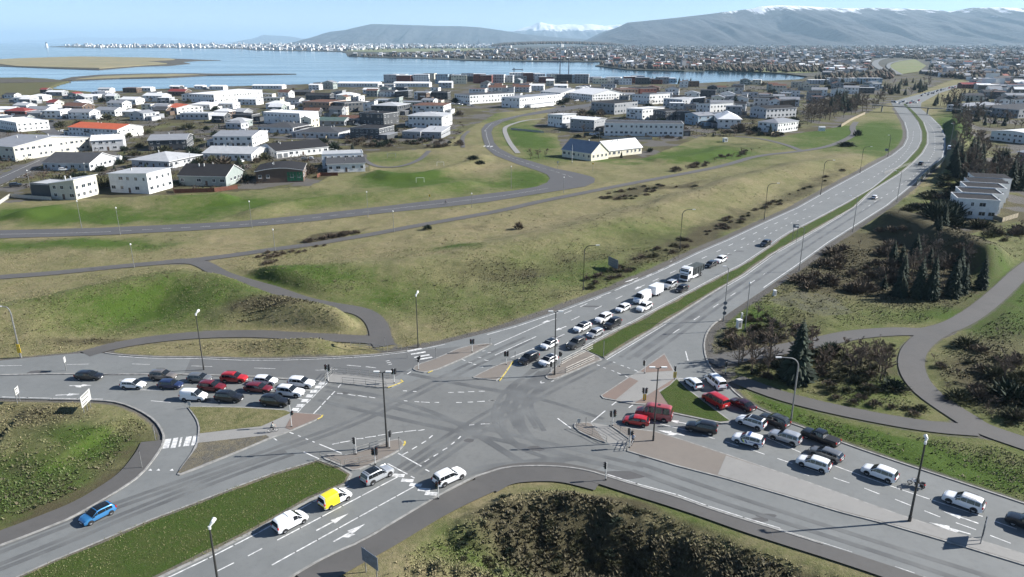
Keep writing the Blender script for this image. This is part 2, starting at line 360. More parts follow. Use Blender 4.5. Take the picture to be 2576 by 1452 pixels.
# near land outline in photo px (beyond it the sea)
LAND = [(-900,194),(0,195),(60,194),(120,197),(180,203),(150,212),(128,221),(180,226),(236,231),(300,228),(420,222),(560,217),(700,213),(860,209),(1000,203),(1200,200),(1400,202),(1600,206),(1707,211),(1808,206),(1892,202),(1943,202),(2010,199),(2031,192),(2060,196),(2120,193),(2200,186),(2300,178),(2576,168),(3600,160),(3600,1900),(-900,1900)]
nr = 620; nc = 560
rows = 40*np.exp(np.linspace(0, math.log(1740/40.), nr)); us = np.linspace(-1.15, 1.15, nc); us = us*(.72+.28*np.abs(us)/1.15)
TX = rows[:, None]*us[None, :]; TY = np.repeat(rows[:, None], nc, 1)
TZ = H(TX, TY)
dx_, dy_ = D_of(TX, TY, np.zeros_like(TX)); land = inpoly(dx_, dy_, LAND)
edge = blur(land.astype(float), 1); TZ = np.where(land, TZ*np.clip(edge, 0, 1), -6.0); TZ = np.where(land & (edge < .99), -.2, TZ)
# cover masks
cv = np.zeros(TX.shape+(3,)); wob = (fbm(TX, TY, 12, 4, 30)-.5)
wx = dx_+wob*60; wy = dy_+(fbm(TX, TY, 9, 4, 40)-.5)*26
cv[..., 0] = .28+.30*(fbm(TX, TY, 30, 3, 20)-.5)
rightside = inpoly(wx, wy, [(1790,800),(1960,700),(2200,545),(2400,430),(2440,300),(3000,280),(3000,1500),(2576,1270),(2018,1077),(1800,930)]); cv[..., 0] += .22*rightside; cv[..., 1] += (.22+.5*(fbm(TX, TY, 16, 3, 25)-.45))*rightside
lefttri = inpoly(wx, wy, [(-300,1000),(300,1010),(415,1100),(300,1240),(-300,1450)]); cv[..., 0] += .12*lefttri; cv[..., 1] += (.24+.7*(fbm(TX, TY, 9, 3, 27)-.45))*lefttri
for pl_, g_, b_ in (([(-100,800),(250,745),(480,705),(700,775),(930,835),(930,850),(600,832),(300,850),(0,905),(-100,900)], .02, .16), ([(600,690),(900,680),(1250,640),(1600,560),(1900,470),(1900,560),(1400,785),(1000,870),(930,790),(700,730)], .05, .06)):
    m_ = inpoly(wx, wy, pl_); cv[..., 0] += g_*m_; cv[..., 1] += (b_+.6*(fbm(TX, TY, 12, 3, 29)-.5))*m_
BL = [(60,545,160,22,0,.55),(330,548,260,18,0,.5),(560,520,160,18,0,.5),(820,500,260,22,0,.35),(1010,455,120,20,0,.6),(1150,475,160,22,0,.4),(1000,400,100,16,0,.4),(1330,450,70,30,0,.45),
 (150,617,330,13,0,.55),(470,775,360,42,0,.42),(250,810,240,30,0,.3),(760,700,190,24,0,.32),(900,730,200,40,0,.2),(1180,760,260,50,0,.28),(1500,690,280,45,0,.4),(1720,600,220,34,0,.3),(1150,634,60,9,0,.5),
 (200,1110,140,26,0,.3),(90,1215,150,55,0,.7),(260,1130,110,35,0,.45),(40,1290,110,40,0,.4),(2100,335,160,22,0,.7),(2220,360,60,60,0,.5),(2050,370,140,12,0,.4),(1650,398,260,13,0,.6),(1350,360,60,40,0,.45),(1290,330,60,40,0,.35),(1800,380,120,16,0,.6),
 (2520,720,110,50,0,.6),(2540,810,90,35,0,.9),(2380,790,160,22,0,.3),(2250,1130,420,30,14,.42),(1950,1010,90,30,10,.3),(2180,960,90,60,0,.35),(1320,1390,110,50,0,.4),(1150,1370,90,60,0,.3),(1690,1290,190,18,16,.3),(1400,1230,160,16,0,.25),(1900,810,60,40,0,.3),(1180,290,70,20,0,.5),(2440,320,90,40,0,.8),
 # brown
 (1450,1330,170,60,0,-1),(1600,1390,190,60,10,-1),(1800,1400,200,50,14,-.9),(1350,1290,160,30,0,-.6),(1480,1260,190,18,6,-.5),(1960,1440,160,30,12,-.8),(1250,1440,140,30,0,-.55),(1200,1330,90,60,0,-.4),(1330,1370,90,60,0,-.4),(1700,1310,170,16,16,-.4),
 (2150,650,150,70,0,-.8),(2300,690,190,70,0,-.8),(2060,700,110,40,0,-.5),(2330,600,120,50,20,-.9),(2000,820,90,60,0,-.4),(1900,880,110,40,0,-.6),(2150,930,130,60,0,-.5),(2480,930,120,90,0,-.6),(2540,1010,70,30,0,-.6),
 (1900,535,170,26,-24,-.5),(1700,625,170,26,-22,-.5),(1500,705,160,26,-20,-.35),(2070,455,110,20,-26,-.5),(1600,482,110,12,-10,-.9),(1740,462,60,9,-10,-.6),(860,590,80,9,-10,-.9),(780,605,90,9,-10,-.5),(720,632,120,8,-10,-.5),(675,658,25,6,0,-.9),(1195,578,40,9,0,-.6),(1500,640,260,26,-16,-.4),(1200,700,180,30,0,-.4),
 (680,800,130,18,0,-.7),(330,860,200,14,0,-.4),(200,860,140,20,0,-.45),(820,875,90,12,0,-.4),(640,870,220,10,0,-.25),(120,1050,160,30,0,-.35),(300,1180,80,50,-40,-.4),(150,1270,200,25,-25,-.35),(1860,370,90,16,0,-.5),(1520,395,40,8,0,-.2),(1190,405,40,14,0,-.5),
 (1150,300,40,14,0,-.6)]
for x, y, rx, ry, an, a in BL:
    c, s = math.cos(R(an)), math.sin(R(an)); ux = (wx-x)*c+(wy-y)*s; uy = -(wx-x)*s+(wy-y)*c
    g = np.exp(-((ux/rx)**2+(uy/ry)**2)**1.3)
    if a > 0: cv[..., 0] += a*g
    else: cv[..., 1] += -a*g
# gravel shoulders
hw = [p for p in W(ROAD_OUT[12:36])]; d = linedist(TX, TY, [(p.x, p.y) for p in hw]); cv[..., 2] += np.clip(1.25-d/3.0, 0, .9)*(TY < 700)
hw2 = [p for p in W(ROAD_OUT[46:56])]; d = linedist(TX, TY, [(p.x, p.y) for p in hw2]); cv[..., 2] += np.clip(1.1-d/3.0, 0, .8)
d = linedist(TX, TY, [(p.x, p.y) for p in W(ROAD_OUT+ROAD_OUT[:1])]); cv[..., 2] += np.clip(1.0-d/1.9, 0, .75)*(TY < 420)
for k in 'abcefg': 
    d = linedist(TX, TY, [(p.x, p.y) for p in W(PATHS[k][0])]); cv[..., 2] += np.clip(.75-np.abs(d-2.2)/1.2, 0, .55)*(TY < 400)
for pl in ([(1880,770),(1990,735),(2080,745),(2150,790),(2060,800),(1940,760)], [(1760,860),(1800,810),(1860,860),(1850,960),(1800,930)]):
    cv[..., 2] += .45*inpoly(wx, wy, pl)
hood = inpoly(dx_, dy_, nbh); hn = fbm(TX, TY, 11, 3, 50)
cv[..., 2] = np.where(hood, np.clip((hn-.5)*5+.25, 0, 1), cv[..., 2]); cv[..., 1] = np.where(hood, .62+.9*(fbm(TX, TY, 14, 3, 60)-.4), cv[..., 1]); cv[..., 0] = np.where(hood, .5, cv[..., 0])
lava = inpoly(dx_, dy_, [(-900,190),(240,190),(240,236),(160,236),(60,240),(-900,260)]); cv[..., 1] = np.where(lava, .55, cv[..., 1]); cv[..., 2] = np.where(lava, .1, cv[..., 2])
cv = np.clip(cv, 0, 1)
idx = np.arange(nr*nc).reshape(nr, nc); FQ = np.stack([idx[:-1, :-1], idx[:-1, 1:], idx[1:, 1:], idx[1:, :-1]], -1).reshape(-1, 4)
obj('ground', npmesh('ground', np.stack([TX, TY, TZ], -1).reshape(-1, 3), FQ, M_GROUND, True, cv.reshape(-1, 3)), kind='structure')

# ============================================================ WATER AND FAR LAND
mw, nt, b, P = newmat('sea_water')
b.inputs['Base Color'].default_value = (.03,.075,.11,1); b.inputs['Roughness'].default_value = .11; b.inputs['IOR'].default_value = 1.33
mp = nt.nodes.new('ShaderNodeMapping'); mp.inputs['Scale'].default_value = (.004,.012,1); nt.links.new(P, mp.inputs[0])
n1 = noisen(nt, mp.outputs[0], 1., 6, .65); n2 = noisen(nt, P, .5, 4, .6)
nt.links.new(rangen(nt, n1, .35, .7, .08, .16), b.inputs['Roughness'])
bp = nt.nodes.new('ShaderNodeBump'); bp.inputs['Strength'].default_value = .04; bp.inputs['Distance'].default_value = .3; nt.links.new(n2, bp.inputs['Height']); nt.links.new(bp.outputs[0], b.inputs['Normal'])
MB().add([(-70000,200,-1.5),(70000,200,-1.5),(70000,88500,-1.5),(-70000,88500,-1.5)], [(0,1,2,3)]).obj('sea', mw, kind='structure')
def flatland(name, px, z, m, thick=2.5):
    P = W(px, z); bm = bmesh.new(); vs_ = [bm.verts.new(p) for p in P]; f = bm.faces.new(vs_)
    if f.normal.z < 0: f.normal_flip()
    r = bmesh.ops.extrude_face_region(bm, geom=[f]); nv = [e for e in r['geom'] if isinstance(e, bmesh.types.BMVert)]
    for v in nv: v.co.z = z
    for v in vs_: v.co.z = z-thick
    bmesh.ops.recalc_face_normals(bm, faces=bm.faces); bmesh.ops.triangulate(bm, faces=[q for q in bm.faces if len(q.verts) > 4])
    me = bpy.data.meshes.new(name); bm.to_mesh(me); bm.free(); me.materials.append(m); return obj(name, me, kind='structure')
def farmat(name, a, b_, c, s1=.004, s2=.03):
    m, nt, b, P = newmat(name); n1 = noisen(nt, P, s1, 6, .6); n2 = noisen(nt, P, s2, 4, .7)
    k = mixn(nt, rangen(nt, n1, .38, .62), a, b_); k = mixn(nt, rangen(nt, n2, .45, .7), k, c); nt.links.new(k, b.inputs['Base Color']); b.inputs['Roughness'].default_value = .95; return m
M_TOWN = farmat('town_ground', (.04,.045,.03), (.07,.065,.045), (.03,.03,.028))
M_ISLE = farmat('island_dry_grass', (.27,.225,.125), (.22,.20,.10), (.17,.16,.09), .006, .02)
M_ROCK = farmat('shore_rock', (.05,.042,.034), (.07,.06,.045), (.09,.085,.055), .03, .1)
M_FIELD = farmat('far_field', (.13,.16,.05), (.17,.165,.07), (.11,.13,.05), .01, .03)
FAR = [(111,118),(236,120.5),(438,121),(606,123),(640,126),(741,128),(854,130),(870,133),(874,141),(955,145),(1039,146),(1089,148),(1174,151.5),(1291,153),(1426,155),(1537,155),(1497,165),(1527,168),(1578,175),(1662,177),(1721,178),(1774,176),(1876,179),(1977,185),(2031,192),(2080,190),(2200,186),(2300,178),(2576,168),(3600,160),(3600,107.2),(2576,106.6),(1600,107),(1290,108),(1000,108.2),(600,110),(400,111),(200,114)]
flatland('far_town_land', FAR, .4, M_TOWN)
flatland('island_shore_rocks', [(-120,163),(0,166.5),(150,172.5),(250,175.5),(350,167),(430,164.5),(478,159.5),(455,156),(500,152.6),(555,151.6),(500,150),(440,147.5),(380,145.5),(0,150),(-120,152)], -.6, M_ROCK, 1.2)
flatland('grassy_island', [(-120,158),(0,161),(40,166),(150,169.5),(250,171.5),(340,165),(420,160),(395,156),(360,153),(440,150),(430,147),(380,144.8),(200,142),(60,146),(0,149),(-120,150)], .6, M_ISLE, 2)
flatland('rocky_spit', [(150,201),(180,202),(300,197),(420,194.5),(520,189.5),(660,187.5),(745,185.6),(660,185),(560,185.5),(480,184.5),(360,185),(250,188),(180,194)], -.5, M_ROCK, 1.2)
flatland('spit_grass', [(190,199),(300,195),(410,192),(500,187.5),(440,186.2),(360,187.5),(260,191)], -.1, M_ISLE, .6)
flatland('shore_lava_rocks', [(-300,197),(0,198),(110,200),(178,203),(130,206),(60,208),(-300,212)], .35, M_ROCK, 2)
flatland('airfield', [(870,129),(960,131),(1140,129),(1290,124),(1180,121.5),(1000,122.5),(880,124)], .9, M_FIELD, .4)
flatland('golf_green', [(1790,173),(1880,179),(2000,184),(2060,181),(1980,174),(1900,170),(1820,169)], .9, M_FIELD, .4)
flatland('green_slope', [(2262,187),(2310,180),(2330,165),(2300,148),(2260,152),(2230,170)], 1.2, M_FIELD, .4)
# ============================================================ ROADS
def sheet(name, P, z, m, sub=False):
    bm = bmesh.new(); f = bm.faces.new([bm.verts.new((p.x, p.y, z)) for p in P])
    f.normal_update()
    if f.normal.z < 0: f.normal_flip()
    bmesh.ops.triangulate(bm, faces=bm.faces[:]); me = bpy.data.meshes.new(name); bm.to_mesh(me); bm.free(); me.materials.append(m)
    return obj(name, me, kind='structure')
def ribbon(name, P, w, z, m, drape=False):
    P = resample(smoothline(P, 2), 2.0); L, Rr = strip(P, w); v = []; f = []
    for i in range(len(P)):
        for q in (L[i], Rr[i]): v.append((q.x, q.y, z))
        if i: f.append((2*i-2, 2*i-1, 2*i+1, 2*i))
    return obj(name, mesh(name, v, f, [m]), kind='structure')
sheet('highway_junction_road', W(ROAD_OUT), .12, M_ROAD)
sheet('minor_road', W(MINOR_UP+MINOR_DN), .125, M_ROAD2)
PN = {'a':'long_footpath','b':'curving_footpath','c':'roadside_footpath','d':'park_footpath','e':'woodland_footpath','f':'looping_footpath','g':'verge_footpath','h':'pale_sidewalk','i':'corner_sidewalk','j':'kerbside_sidewalk','k':'slip_road_sidewalk','l':'scrub_side_path','m':'garden_footpath','n':'playground_footpath'}
for n_, k in enumerate(PATHS):
    pts, w = PATHS[k]; ribbon(PN[k], W(pts), w, .13+.006*n_, M_CONC if k in 'h' else M_PATH)
ribbon('residential_street', W(LEFT_STREET[0]), LEFT_STREET[1], .128, M_ROAD2)
for i, (pts, w) in enumerate([([(640,318),(760,300),(860,292),(1000,300),(1150,290)], 6), ([(520,330),(640,345),(800,352),(900,345)], 6), ([(1500,262),(1620,252),(1720,262),(1800,300)], 6), ([(200,300),(330,262),(420,250),(540,262)], 6), ([(1400,300),(1540,300),(1700,308),(1850,310)], 5), ([(980,252),(1150,252),(1300,258),(1400,270)], 6), ([(300,395),(480,395),(640,378)], 5)]):
    ribbon('back_street', W(pts), w, .2+.01*i, M_ROAD2)
ribbon('far_highway', W([(2440,208),(2500,200),(2600,192)]), 14, .6, M_ROAD)
ribbon('far_highway_bend', W([(2262,190),(2240,184),(2220,177),(2204,168),(2200,160),(2208,153),(2222,149),(2250,146)]), 16, 1.8, M_ROAD)
ribbon('far_slip_road', W([(2262,188),(2243,178),(2232,168),(2240,160),(2262,155),(2300,149)]), 9, 1.9, M_ROAD)
M_TRACK = mat('dark_tyre_track', (.098,.10,.099), .6, var=.3, vs_=.2, col2=(.158,.162,.157))
sheet('junction_surface', W([(830,962),(980,982),(1080,944),(1190,952),(1258,962),(1375,950),(1400,958),(1524,908),(1600,937),(1512,1000),(1590,1020),(1600,1062),(1440,1068),(1445,1080),(1572,1140),(1500,1185),(1346,1175),(1220,1194),(1110,1243),(1000,1200),(1018,1120),(1000,1105),(880,1147),(800,1155),(690,1106),(812,1050),(740,1036)]), .1214, M_ROADC)
sheet('resurfaced_lane', W([(480,904),(610,907),(711,906),(837,902),(938,896),(1024,886),(1160,873),(1090,905),(1045,921),(985,955),(842,940),(800,955),(650,948),(463,942)]), .1212, M_ROADD)
for x, y, w_, h_ in [(96,938,2.2,1.0),(870,990,.7,.5),(1740,1130,1.2,.7),(1928,1300,1.4,.5),(1912,1310,1.2,.5),(1400,850,1.3,.5),(1490,772,3.,.5),(1860,633,1.5,.5),(1830,642,1.4,.5),(520,1010,.8,.6),(1180,1110,.8,.6),(1620,1150,.9,.6),(1350,1130,1.6,.8),(1560,1198,4,1.2)]:
    c = G(x, y); a_ = rnd.uniform(-.4,.4); sheet('asphalt_patch', [c+Vector((w_*math.cos(t)*rnd.uniform(.8,1.1), h_*math.sin(t)*rnd.uniform(.8,1.1), 0)) for t in [k*.628 for k in range(10)]], .1262, M_ROAD2)
# ---- kerbed islands and medians
def island(name, px, top, h=.13, kerbw=.28, smooth=1, label=None, base=.12):
    P = W(px)
    if smooth: P = smoothloop(P, smooth)
    elif top is M_LAWN: P = resample(P+P[:1], 2.5)[:-1]
    a = sum(p.x*q.y-q.x*p.y for p, q in zip(P, P[1:]+P[:1]))
    if a < 0: P = P[::-1]
    n = len(P); inn = []
    for i in range(n):
        t = (P[(i+1) % n]-P[i-1]).normalized(); inn.append(P[i]+Vector((-t.y, t.x, 0))*kerbw)
    v = [(p.x, p.y, base-.04) for p in P]+[(p.x, p.y, base+h) for p in P]+[(p.x, p.y, base+h) for p in inn]
    f = [(i, (i+1) % n, n+(i+1) % n, n+i) for i in range(n)]+[(n+i, n+(i+1) % n, 2*n+(i+1) % n, 2*n+i) for i in range(n)]
    r = obj(name, mesh(name, v, f, [M_KERB]), kind='structure')
    if top is M_LAWN:
        dirt = sheet(name+'_dirt', inn, base+h-.014, M_GRAVELBED); dirt.parent = r; dirt.pop('kind', None); dirt.name = 'dirt_edge'; i2 = []
        for i in range(n):
            t = (P[(i+1) % n]-P[i-1]).normalized(); i2.append(inn[i]+Vector((-t.y, t.x, 0))*(.25+.5*vnoise(np.array([P[i].x]), np.array([P[i].y]), 4.)[0]))
        inn = i2
    s = sheet(name+'_top', inn, base+h-.006, top); s.parent = r; s.pop('kind', None); s.name = 'island_surface'
    return r
ML = [(1468,880),(1472,876),(1535,841),(1598,810),(1649,782),(1724.5,742),(1800,701.5),(1870,666),(1936,622),(1960,603),(1989,584.5),(2032,564),(2119,518),(2197,474),(2252,429),(2281,406),(2310,374),(2319,354),(2319,331),(2310,307),(2293,284),(2273,264)]
MR = [(2277,261),(2305,287),(2322,307),(2332,336),(2332,362),(2319,386),(2293,412),(2261,438),(2191,481),(2148,523),(2061,574),(2015,600),(1945,639.5),(1870,694),(1800,734),(1724.5,782),(1674,813),(1598,858),(1522,904)]
def evenly(P, n):
    L_ = [0.]
    for a, b_ in zip(P, P[1:]): L_.append(L_[-1]+(b_-a).length)
    t = np.linspace(0, L_[-1], n); return [Vector((float(np.interp(q, L_, [p.x for p in P])), float(np.interp(q, L_, [p.y for p in P])), 0)) for q in t]
lp, rp = evenly(W(ML), 150), evenly(W(MR[::-1]), 150); kv = []; kf = []; dv_ = []; df_ = []; gv = []; gf = []
for i, (a, b_) in enumerate(zip(lp, rp)):
    u = (b_-a); wd = u.length; u.normalize(); k_ = min(.35, wd*.15); j1 = k_+min(.2+.6*rnd.random(), wd*.2); j2 = k_+min(.2+.6*rnd.random(), wd*.2)
    for q, z in ((a,.08),(a,.26),(a+u*k_,.26),(b_-u*k_,.26),(b_,.26),(b_,.08)): kv.append((q.x, q.y, z))
    for q in (a+u*k_, a+u*j1, b_-u*j2, b_-u*k_): dv_.append((q.x, q.y, .25))
    for q in (a+u*j1, b_-u*j2): gv.append((q.x, q.y, .252))
    if i:
        o = 6*i-6; kf += [(o,o+6,o+7,o+1),(o+1,o+7,o+8,o+2),(o+3,o+9,o+10,o+4),(o+4,o+10,o+11,o+5)]; o = 4*i-4; df_ += [(o,o+4,o+5,o+1),(o+2,o+6,o+7,o+3)]; o = 2*i-2; gf.append((o,o+2,o+3,o+1))
kf.append((1,2,3,4)) ; kf.append((0,1,4,5))
hm = obj('highway_median', mesh('highway_median', kv, kf, [M_KERB]), kind='structure'); obj('dirt_edge', mesh('dirt_edge', dv_, df_, [M_GRAVELBED]), hm); obj('island_surface', mesh('island_surface', gv, gf, [M_LAWN]), hm)
MEDIAN_PX = [(-120,1545),(48,1452),(127,1416),(253,1363),(380,1309.5),(507,1261),(610,1221),(686,1193),(802,1159),(858,1178),(886,1195.5),(873,1221),(782,1261),(698,1308),(645,1338),(522,1401),(415,1452),(190,1565)]
island('lower_median', MEDIAN_PX, M_LAWN, .14, .3, 0)
island('crossing_island', [(1466,881),(1409,913),(1378.6,944),(1371,949),(1377,957),(1396,957),(1426.5,944),(1497,914),(1520,906)], M_PAVE)
island('corner_island', [(803,1152),(832,1144),(880,1148),(973,1113),(1003,1106),(1014,1112),(1019,1121),(1000,1141),(945,1167),(892,1190),(870,1180),(860,1176)], M_PAVE)
island('railing_island', [(817,963),(838,939),(846,941),(981,957),(1006,958),(1014,964.5),(976,981),(862,967)], M_CONC)
island('left_island', [(469,1024),(610,1026),(718,1033),(736,1040),(771,1043),(807,1045),(812,1050),(798,1059),(731,1088),(680,1106),(610,1136),(456,1199),(443,1196),(494,1127),(500,1081),(495,1060),(480,1038)], M_CONC)
def patch(name, px, z, m): return sheet(name, W(px), z, m)
patch('island_lawn', [(474,1027),(610,1029),(716,1036),(733,1042),(658,1076),(610,1081),(503,1094),(504,1080),(499,1060),(484,1038)], .27, M_VERGE)
patch('island_gravel', [(499,1118),(650,1101),(670,1098),(678,1104),(610,1133),(456,1194),(448,1193),(497,1128)], .27, M_GRAVELBED)
patch('brick_tip', [(738,1042),(771,1044.5),(805,1046.5),(809,1050),(797,1057),(731,1085),(718,1080)], .275, M_BRICK)
island('upper_island', [(1036,934),(1077,942),(1163,906),(1238,869),(1238,865),(1165,873),(1097,904),(1045,921)], M_PAVE)
island('signal_island', [(1188,951),(1254,919),(1290,908),(1291,914),(1258,961),(1220,957),(1193,954)], M_PAVE)
island('turning_island', [(1671,891),(1697,937),(1703,950),(1729,980),(1838,1061),(1838,1070),(1813,1068),(1692,1043),(1640,1022),(1593,1020),(1550,1011),(1517,1005),(1511,998),(1583,950),(1607,937)], M_CONC, .13, .28, 0)
patch('island_wedge', [(1671,895),(1692,935.5),(1624,940.5),(1611,937)], .265, M_BRICK)
patch('island_quad', [(1584,952.5),(1606,962),(1549,1008.5),(1519,1002.5),(1515,998)], .265, M_BRICK)
patch('island_apron', [(1697,955),(1684,972),(1656,986),(1692,1038),(1640,1019),(1597,1017)], .265, M_BRICK)
patch('island_lawn_wedge', [(1702,957),(1727,982),(1834,1062),(1811,1064.5),(1694,1040),(1660,990),(1686,972)], .275, M_LAWN)
island('nose_island', [(1443,1074),(1445,1068),(1453,1066),(1486,1064),(1500,1080),(1531,1120),(1497,1108),(1460,1092),(1444,1078)], M_PAVE)
patch('crossing_path', [(1490,1065),(1533,1073),(1584,1108),(1573,1136),(1533,1121)], .132, M_CONC)
island('long_median', [(1533,1072),(1548,1068),(1586,1080),(1649,1088),(1724,1111),(1829,1146),(1974,1195),(2119,1246),(2264,1298),(2409,1345),(2576,1397),(2850,1486),(2850,1515),(2576,1426),(2409,1375),(2235,1324),(2119,1294),(1974,1250.6),(1829,1208.6),(1700,1175),(1577,1138),(1584,1109)], M_PAVE, .13, .28, 0)
patch('median_concrete', [(1826,1150),(1974,1198),(2119,1249),(2264,1301),(2409,1348),(2576,1400),(2800,1473),(2800,1493),(2576,1422),(2409,1371),(2235,1320),(2119,1290),(1974,1247),(1805,1198)], .262, M_CONC)
P = resample(W([(-220,946),(0,946),(126,943),(278,944),(454,944),(650,950),(731,957),(806,962)]), 4.); L, Rr = strip(P, .45)
m_ = MB()
for i in range(len(P)-1): m_.add([(L[i].x,L[i].y,.1),(Rr[i].x,Rr[i].y,.1),(Rr[i+1].x,Rr[i+1].y,.1),(L[i+1].x,L[i+1].y,.1),(L[i].x,L[i].y,.26),(Rr[i].x,Rr[i].y,.26),(Rr[i+1].x,Rr[i+1].y,.26),(L[i+1].x,L[i+1].y,.26)], [(4,5,6,7),(0,1,5,4),(2,3,7,6)] if False else [(4,7,6,5),(0,4,5,1),(3,2,6,7),(0,3,7,4),(1,5,6,2)])
m_.obj('centre_kerb', M_KERB, kind='structure')
def kerbline(name, px, w=.3, top=.25):
    P = resample(smoothline(W(px), 1), 3.); L, Rr = strip(P, w); v = []; f = []
    for i in range(len(P)):
        v += [(L[i].x,L[i].y,.08),(L[i].x,L[i].y,top),(Rr[i].x,Rr[i].y,top),(Rr[i].x,Rr[i].y,.08)]
        if i:
            a = 4*i-4; f += [(a,a+4,a+5,a+1),(a+1,a+5,a+6,a+2),(a+2,a+6,a+7,a+3)]
    return obj(name, mesh(name, v, f, [M_KERB]), kind='structure')
kerbline('kerb_slip_road', ROAD_OUT[54:67]); kerbline('kerb_lower_corner', ROAD_OUT[82:95]); kerbline('kerb_left_slip', ROAD_OUT[97:112])
kerbline('kerb_right_verge', ROAD_OUT[66:75]); kerbline('kerb_left_road', ROAD_OUT[4:13]); kerbline('kerb_lower_road', ROAD_OUT[76:83])
# ---- paint: one mesh per marking kind ('road_marking' sheets a few mm above the asphalt)
ZP = .128
def stripe(mb, a, b, w, z=ZP):
    a = Vector(a); b = Vector(b); t = b-a; t.z = 0
    if t.length < 1e-3: return
    t.normalize(); n = Vector((-t.y, t.x, 0))*w/2
    mb.add([(p.x, p.y, z) for p in (a-n, b-n, b+n, a+n)], [(0,1,2,3)])
def dashes(mb, px, on, off, w=.15, start=0., z=ZP):
    P = resample(W(px), .5); d = start; L = on+off
    for a, b in zip(P, P[1:]):
        if d % L < on: stripe(mb, a, b+(b-a)*.02, w, z)
        d += (b-a).length
def crop6(L): return [(609.8+.2525*a, 813+.2525*b) for a, b in L]
paint = MB()
S2 = [(2298,331),(2296,352),(2285,375),(2258,405),(2200,445),(2148,470),(2090,497),(2023,529),(1945,566),(1856,608),(1806,633),(1629,715),(1493,781),(1420,815)]
dashes(paint, S2, 3, 6, .2); dashes(paint, [(1349,848),(1245,895)], 99, 0, .2)
dashes(paint, [(1724,653),(1602,706.6),(1555,728),(1456,775),(1401,798)], 3, 3, .2); dashes(paint, [(1381,809),(1243,870)], 99, 0, .2)
dashes(paint, [(2039,545),(1993,561),(1938,588),(1877,618),(1829,641),(1760,674),(1700,704)], 1.5, 3, .2); dashes(paint, [(1600,760),(1530,796),(1429,838)], 5, 4, .2); dashes(paint, [(1420,842),(1338,880),(1285,901)], 99, 0, .2)
dashes(paint, [(2277,300),(2300,302),(2330,305),(2345,322),(2351,336),(2352,354),(2352,368),(2349.5,384),(2342,396),(2328,417),(2316,429),(2287,452),(2246,481),(2197,511),(2144,548),(2078,590),(2003,639),(1915,696),(1864,729)][1:], 3, 6, .2)
dashes(paint, [(1850,738),(1740,810),(1674,851),(1590,904)], 3, 7, .18)
def inset(px, d, smooth=False): 
    P = W(px); L, Rr = strip(P, 2*abs(d)); return L if d > 0 else Rr
def solid(mb, P, w, z=ZP):
    P = resample(P, 3.)
    for a, b in zip(P, P[1:]): stripe(mb, a, b+(b-a)*.05, w, z)
solid(paint, inset(ROAD_OUT[14:31], -.9), .2); solid(paint, inset(ROAD_OUT[41:53], -.7), .22); solid(paint, inset(ROAD_OUT[77:86], -.55), .16); solid(paint, inset(ROAD_OUT[5:14], -.5), .14)
solid(paint, inset(ML[:-2], .5), .16); solid(paint, inset(MR[2:], .5), .16)
# right-hand road
solid(paint, W([(1742,1088),(1649,1065.5)]), .18)
for a in [((1766,1096),(1798,1106)),((1825,1113),(1858,1124)),((1890,1133),(1923.5,1145)),((1955,1155),(1993,1168)),((2023,1177.6),(2068,1192.6)),((2097,1204),(2136,1217)),((2174,1230),(2212,1245)),((2251,1258),(2291,1274)),((2325,1287),(2365,1303)),((2404,1317),(2455,1335)),((2490,1349),(2542,1369)),((2501,1313),(2557,1333)),((2012,1190),(2035,1199))]: stripe(paint, G(*a[0]), G(*a[1]), .18)
solid(paint, W([(1928,1103),(2015,1140.5),(2087,1169),(2165,1198),(2264,1233),(2339,1258),(2438,1291),(2470,1301)]), .18)
dashes(paint, [(1735,960),(1790,1010),(1850,1050),(1915,1085)], 3, 5, .15); dashes(paint, [(1960,1333),(2070,1368),(2180,1403),(2300,1444)], 8, 5, .1)
# lower road
for a in [((698,1361),(1000,1202)),((684,1424),(1040,1227))]: solid(paint, W(a), .2)
for a in [((624,1401),(660,1382)),((545,1440),(589,1418)),((470,1478),(515,1455))]: stripe(paint, G(*a[0]), G(*a[1]), .18)
solid(paint, inset([(873,1221),(782,1261),(698,1308),(645,1338),(522,1401),(415,1452)], .5), .2)
for p in [(1002.6,1198),(1025,1210.7),(1045.7,1222),(1067,1234),(1085,1244)]:
    c = G(*p); stripe(paint, c+Vector((-.85,.1,0)), c+Vector((.85,-.1,0)), .75)
for a in [((975,1168),(1025,1195)),((1034,1200),(1043,1205)),((1001,1142),(1060,1175)),((1070,1183),(1080,1188)),((1102,1193),(1110,1198))]: stripe(paint, G(*a[0]), G(*a[1]), .2)
# left road
for x, y in crop6([(790,605),(755,643),(712,685),(668,732),(622,778),(572,828),(528,868)]): c = G(x, y); stripe(paint, c+Vector((-.55,0,0)), c+Vector((.55,0,0)), 1.1)
for k in ([(835,610),(795,648),(753,690),(712,735),(660,785),(608,833),(568,877)], [(970,628),(945,660),(905,703),(860,750),(812,800),(765,852),(725,893)]):
    q = crop6(k); d_ = (G(*q[-1])-G(*q[0])).normalized()
    for x, y in q: c = G(x, y); stripe(paint, c-d_*.7, c+d_*.7, .2)
dashes(paint, [(300,958),(450,960),(610,966),(700,974),(790,985)], 6, 4, .15); dashes(paint, [(330,982),(450,984),(560,985),(660,993),(760,1006)], 6, 4, .15); dashes(paint, [(0,922),(300,916),(600,926),(800,933),(960,925)], 4, 8, .13)
solid(paint, inset([(0,1003.6),(126,1007),(252,1009)], .5), .14); stripe(paint, G(380,1010), G(430,1014), .15)
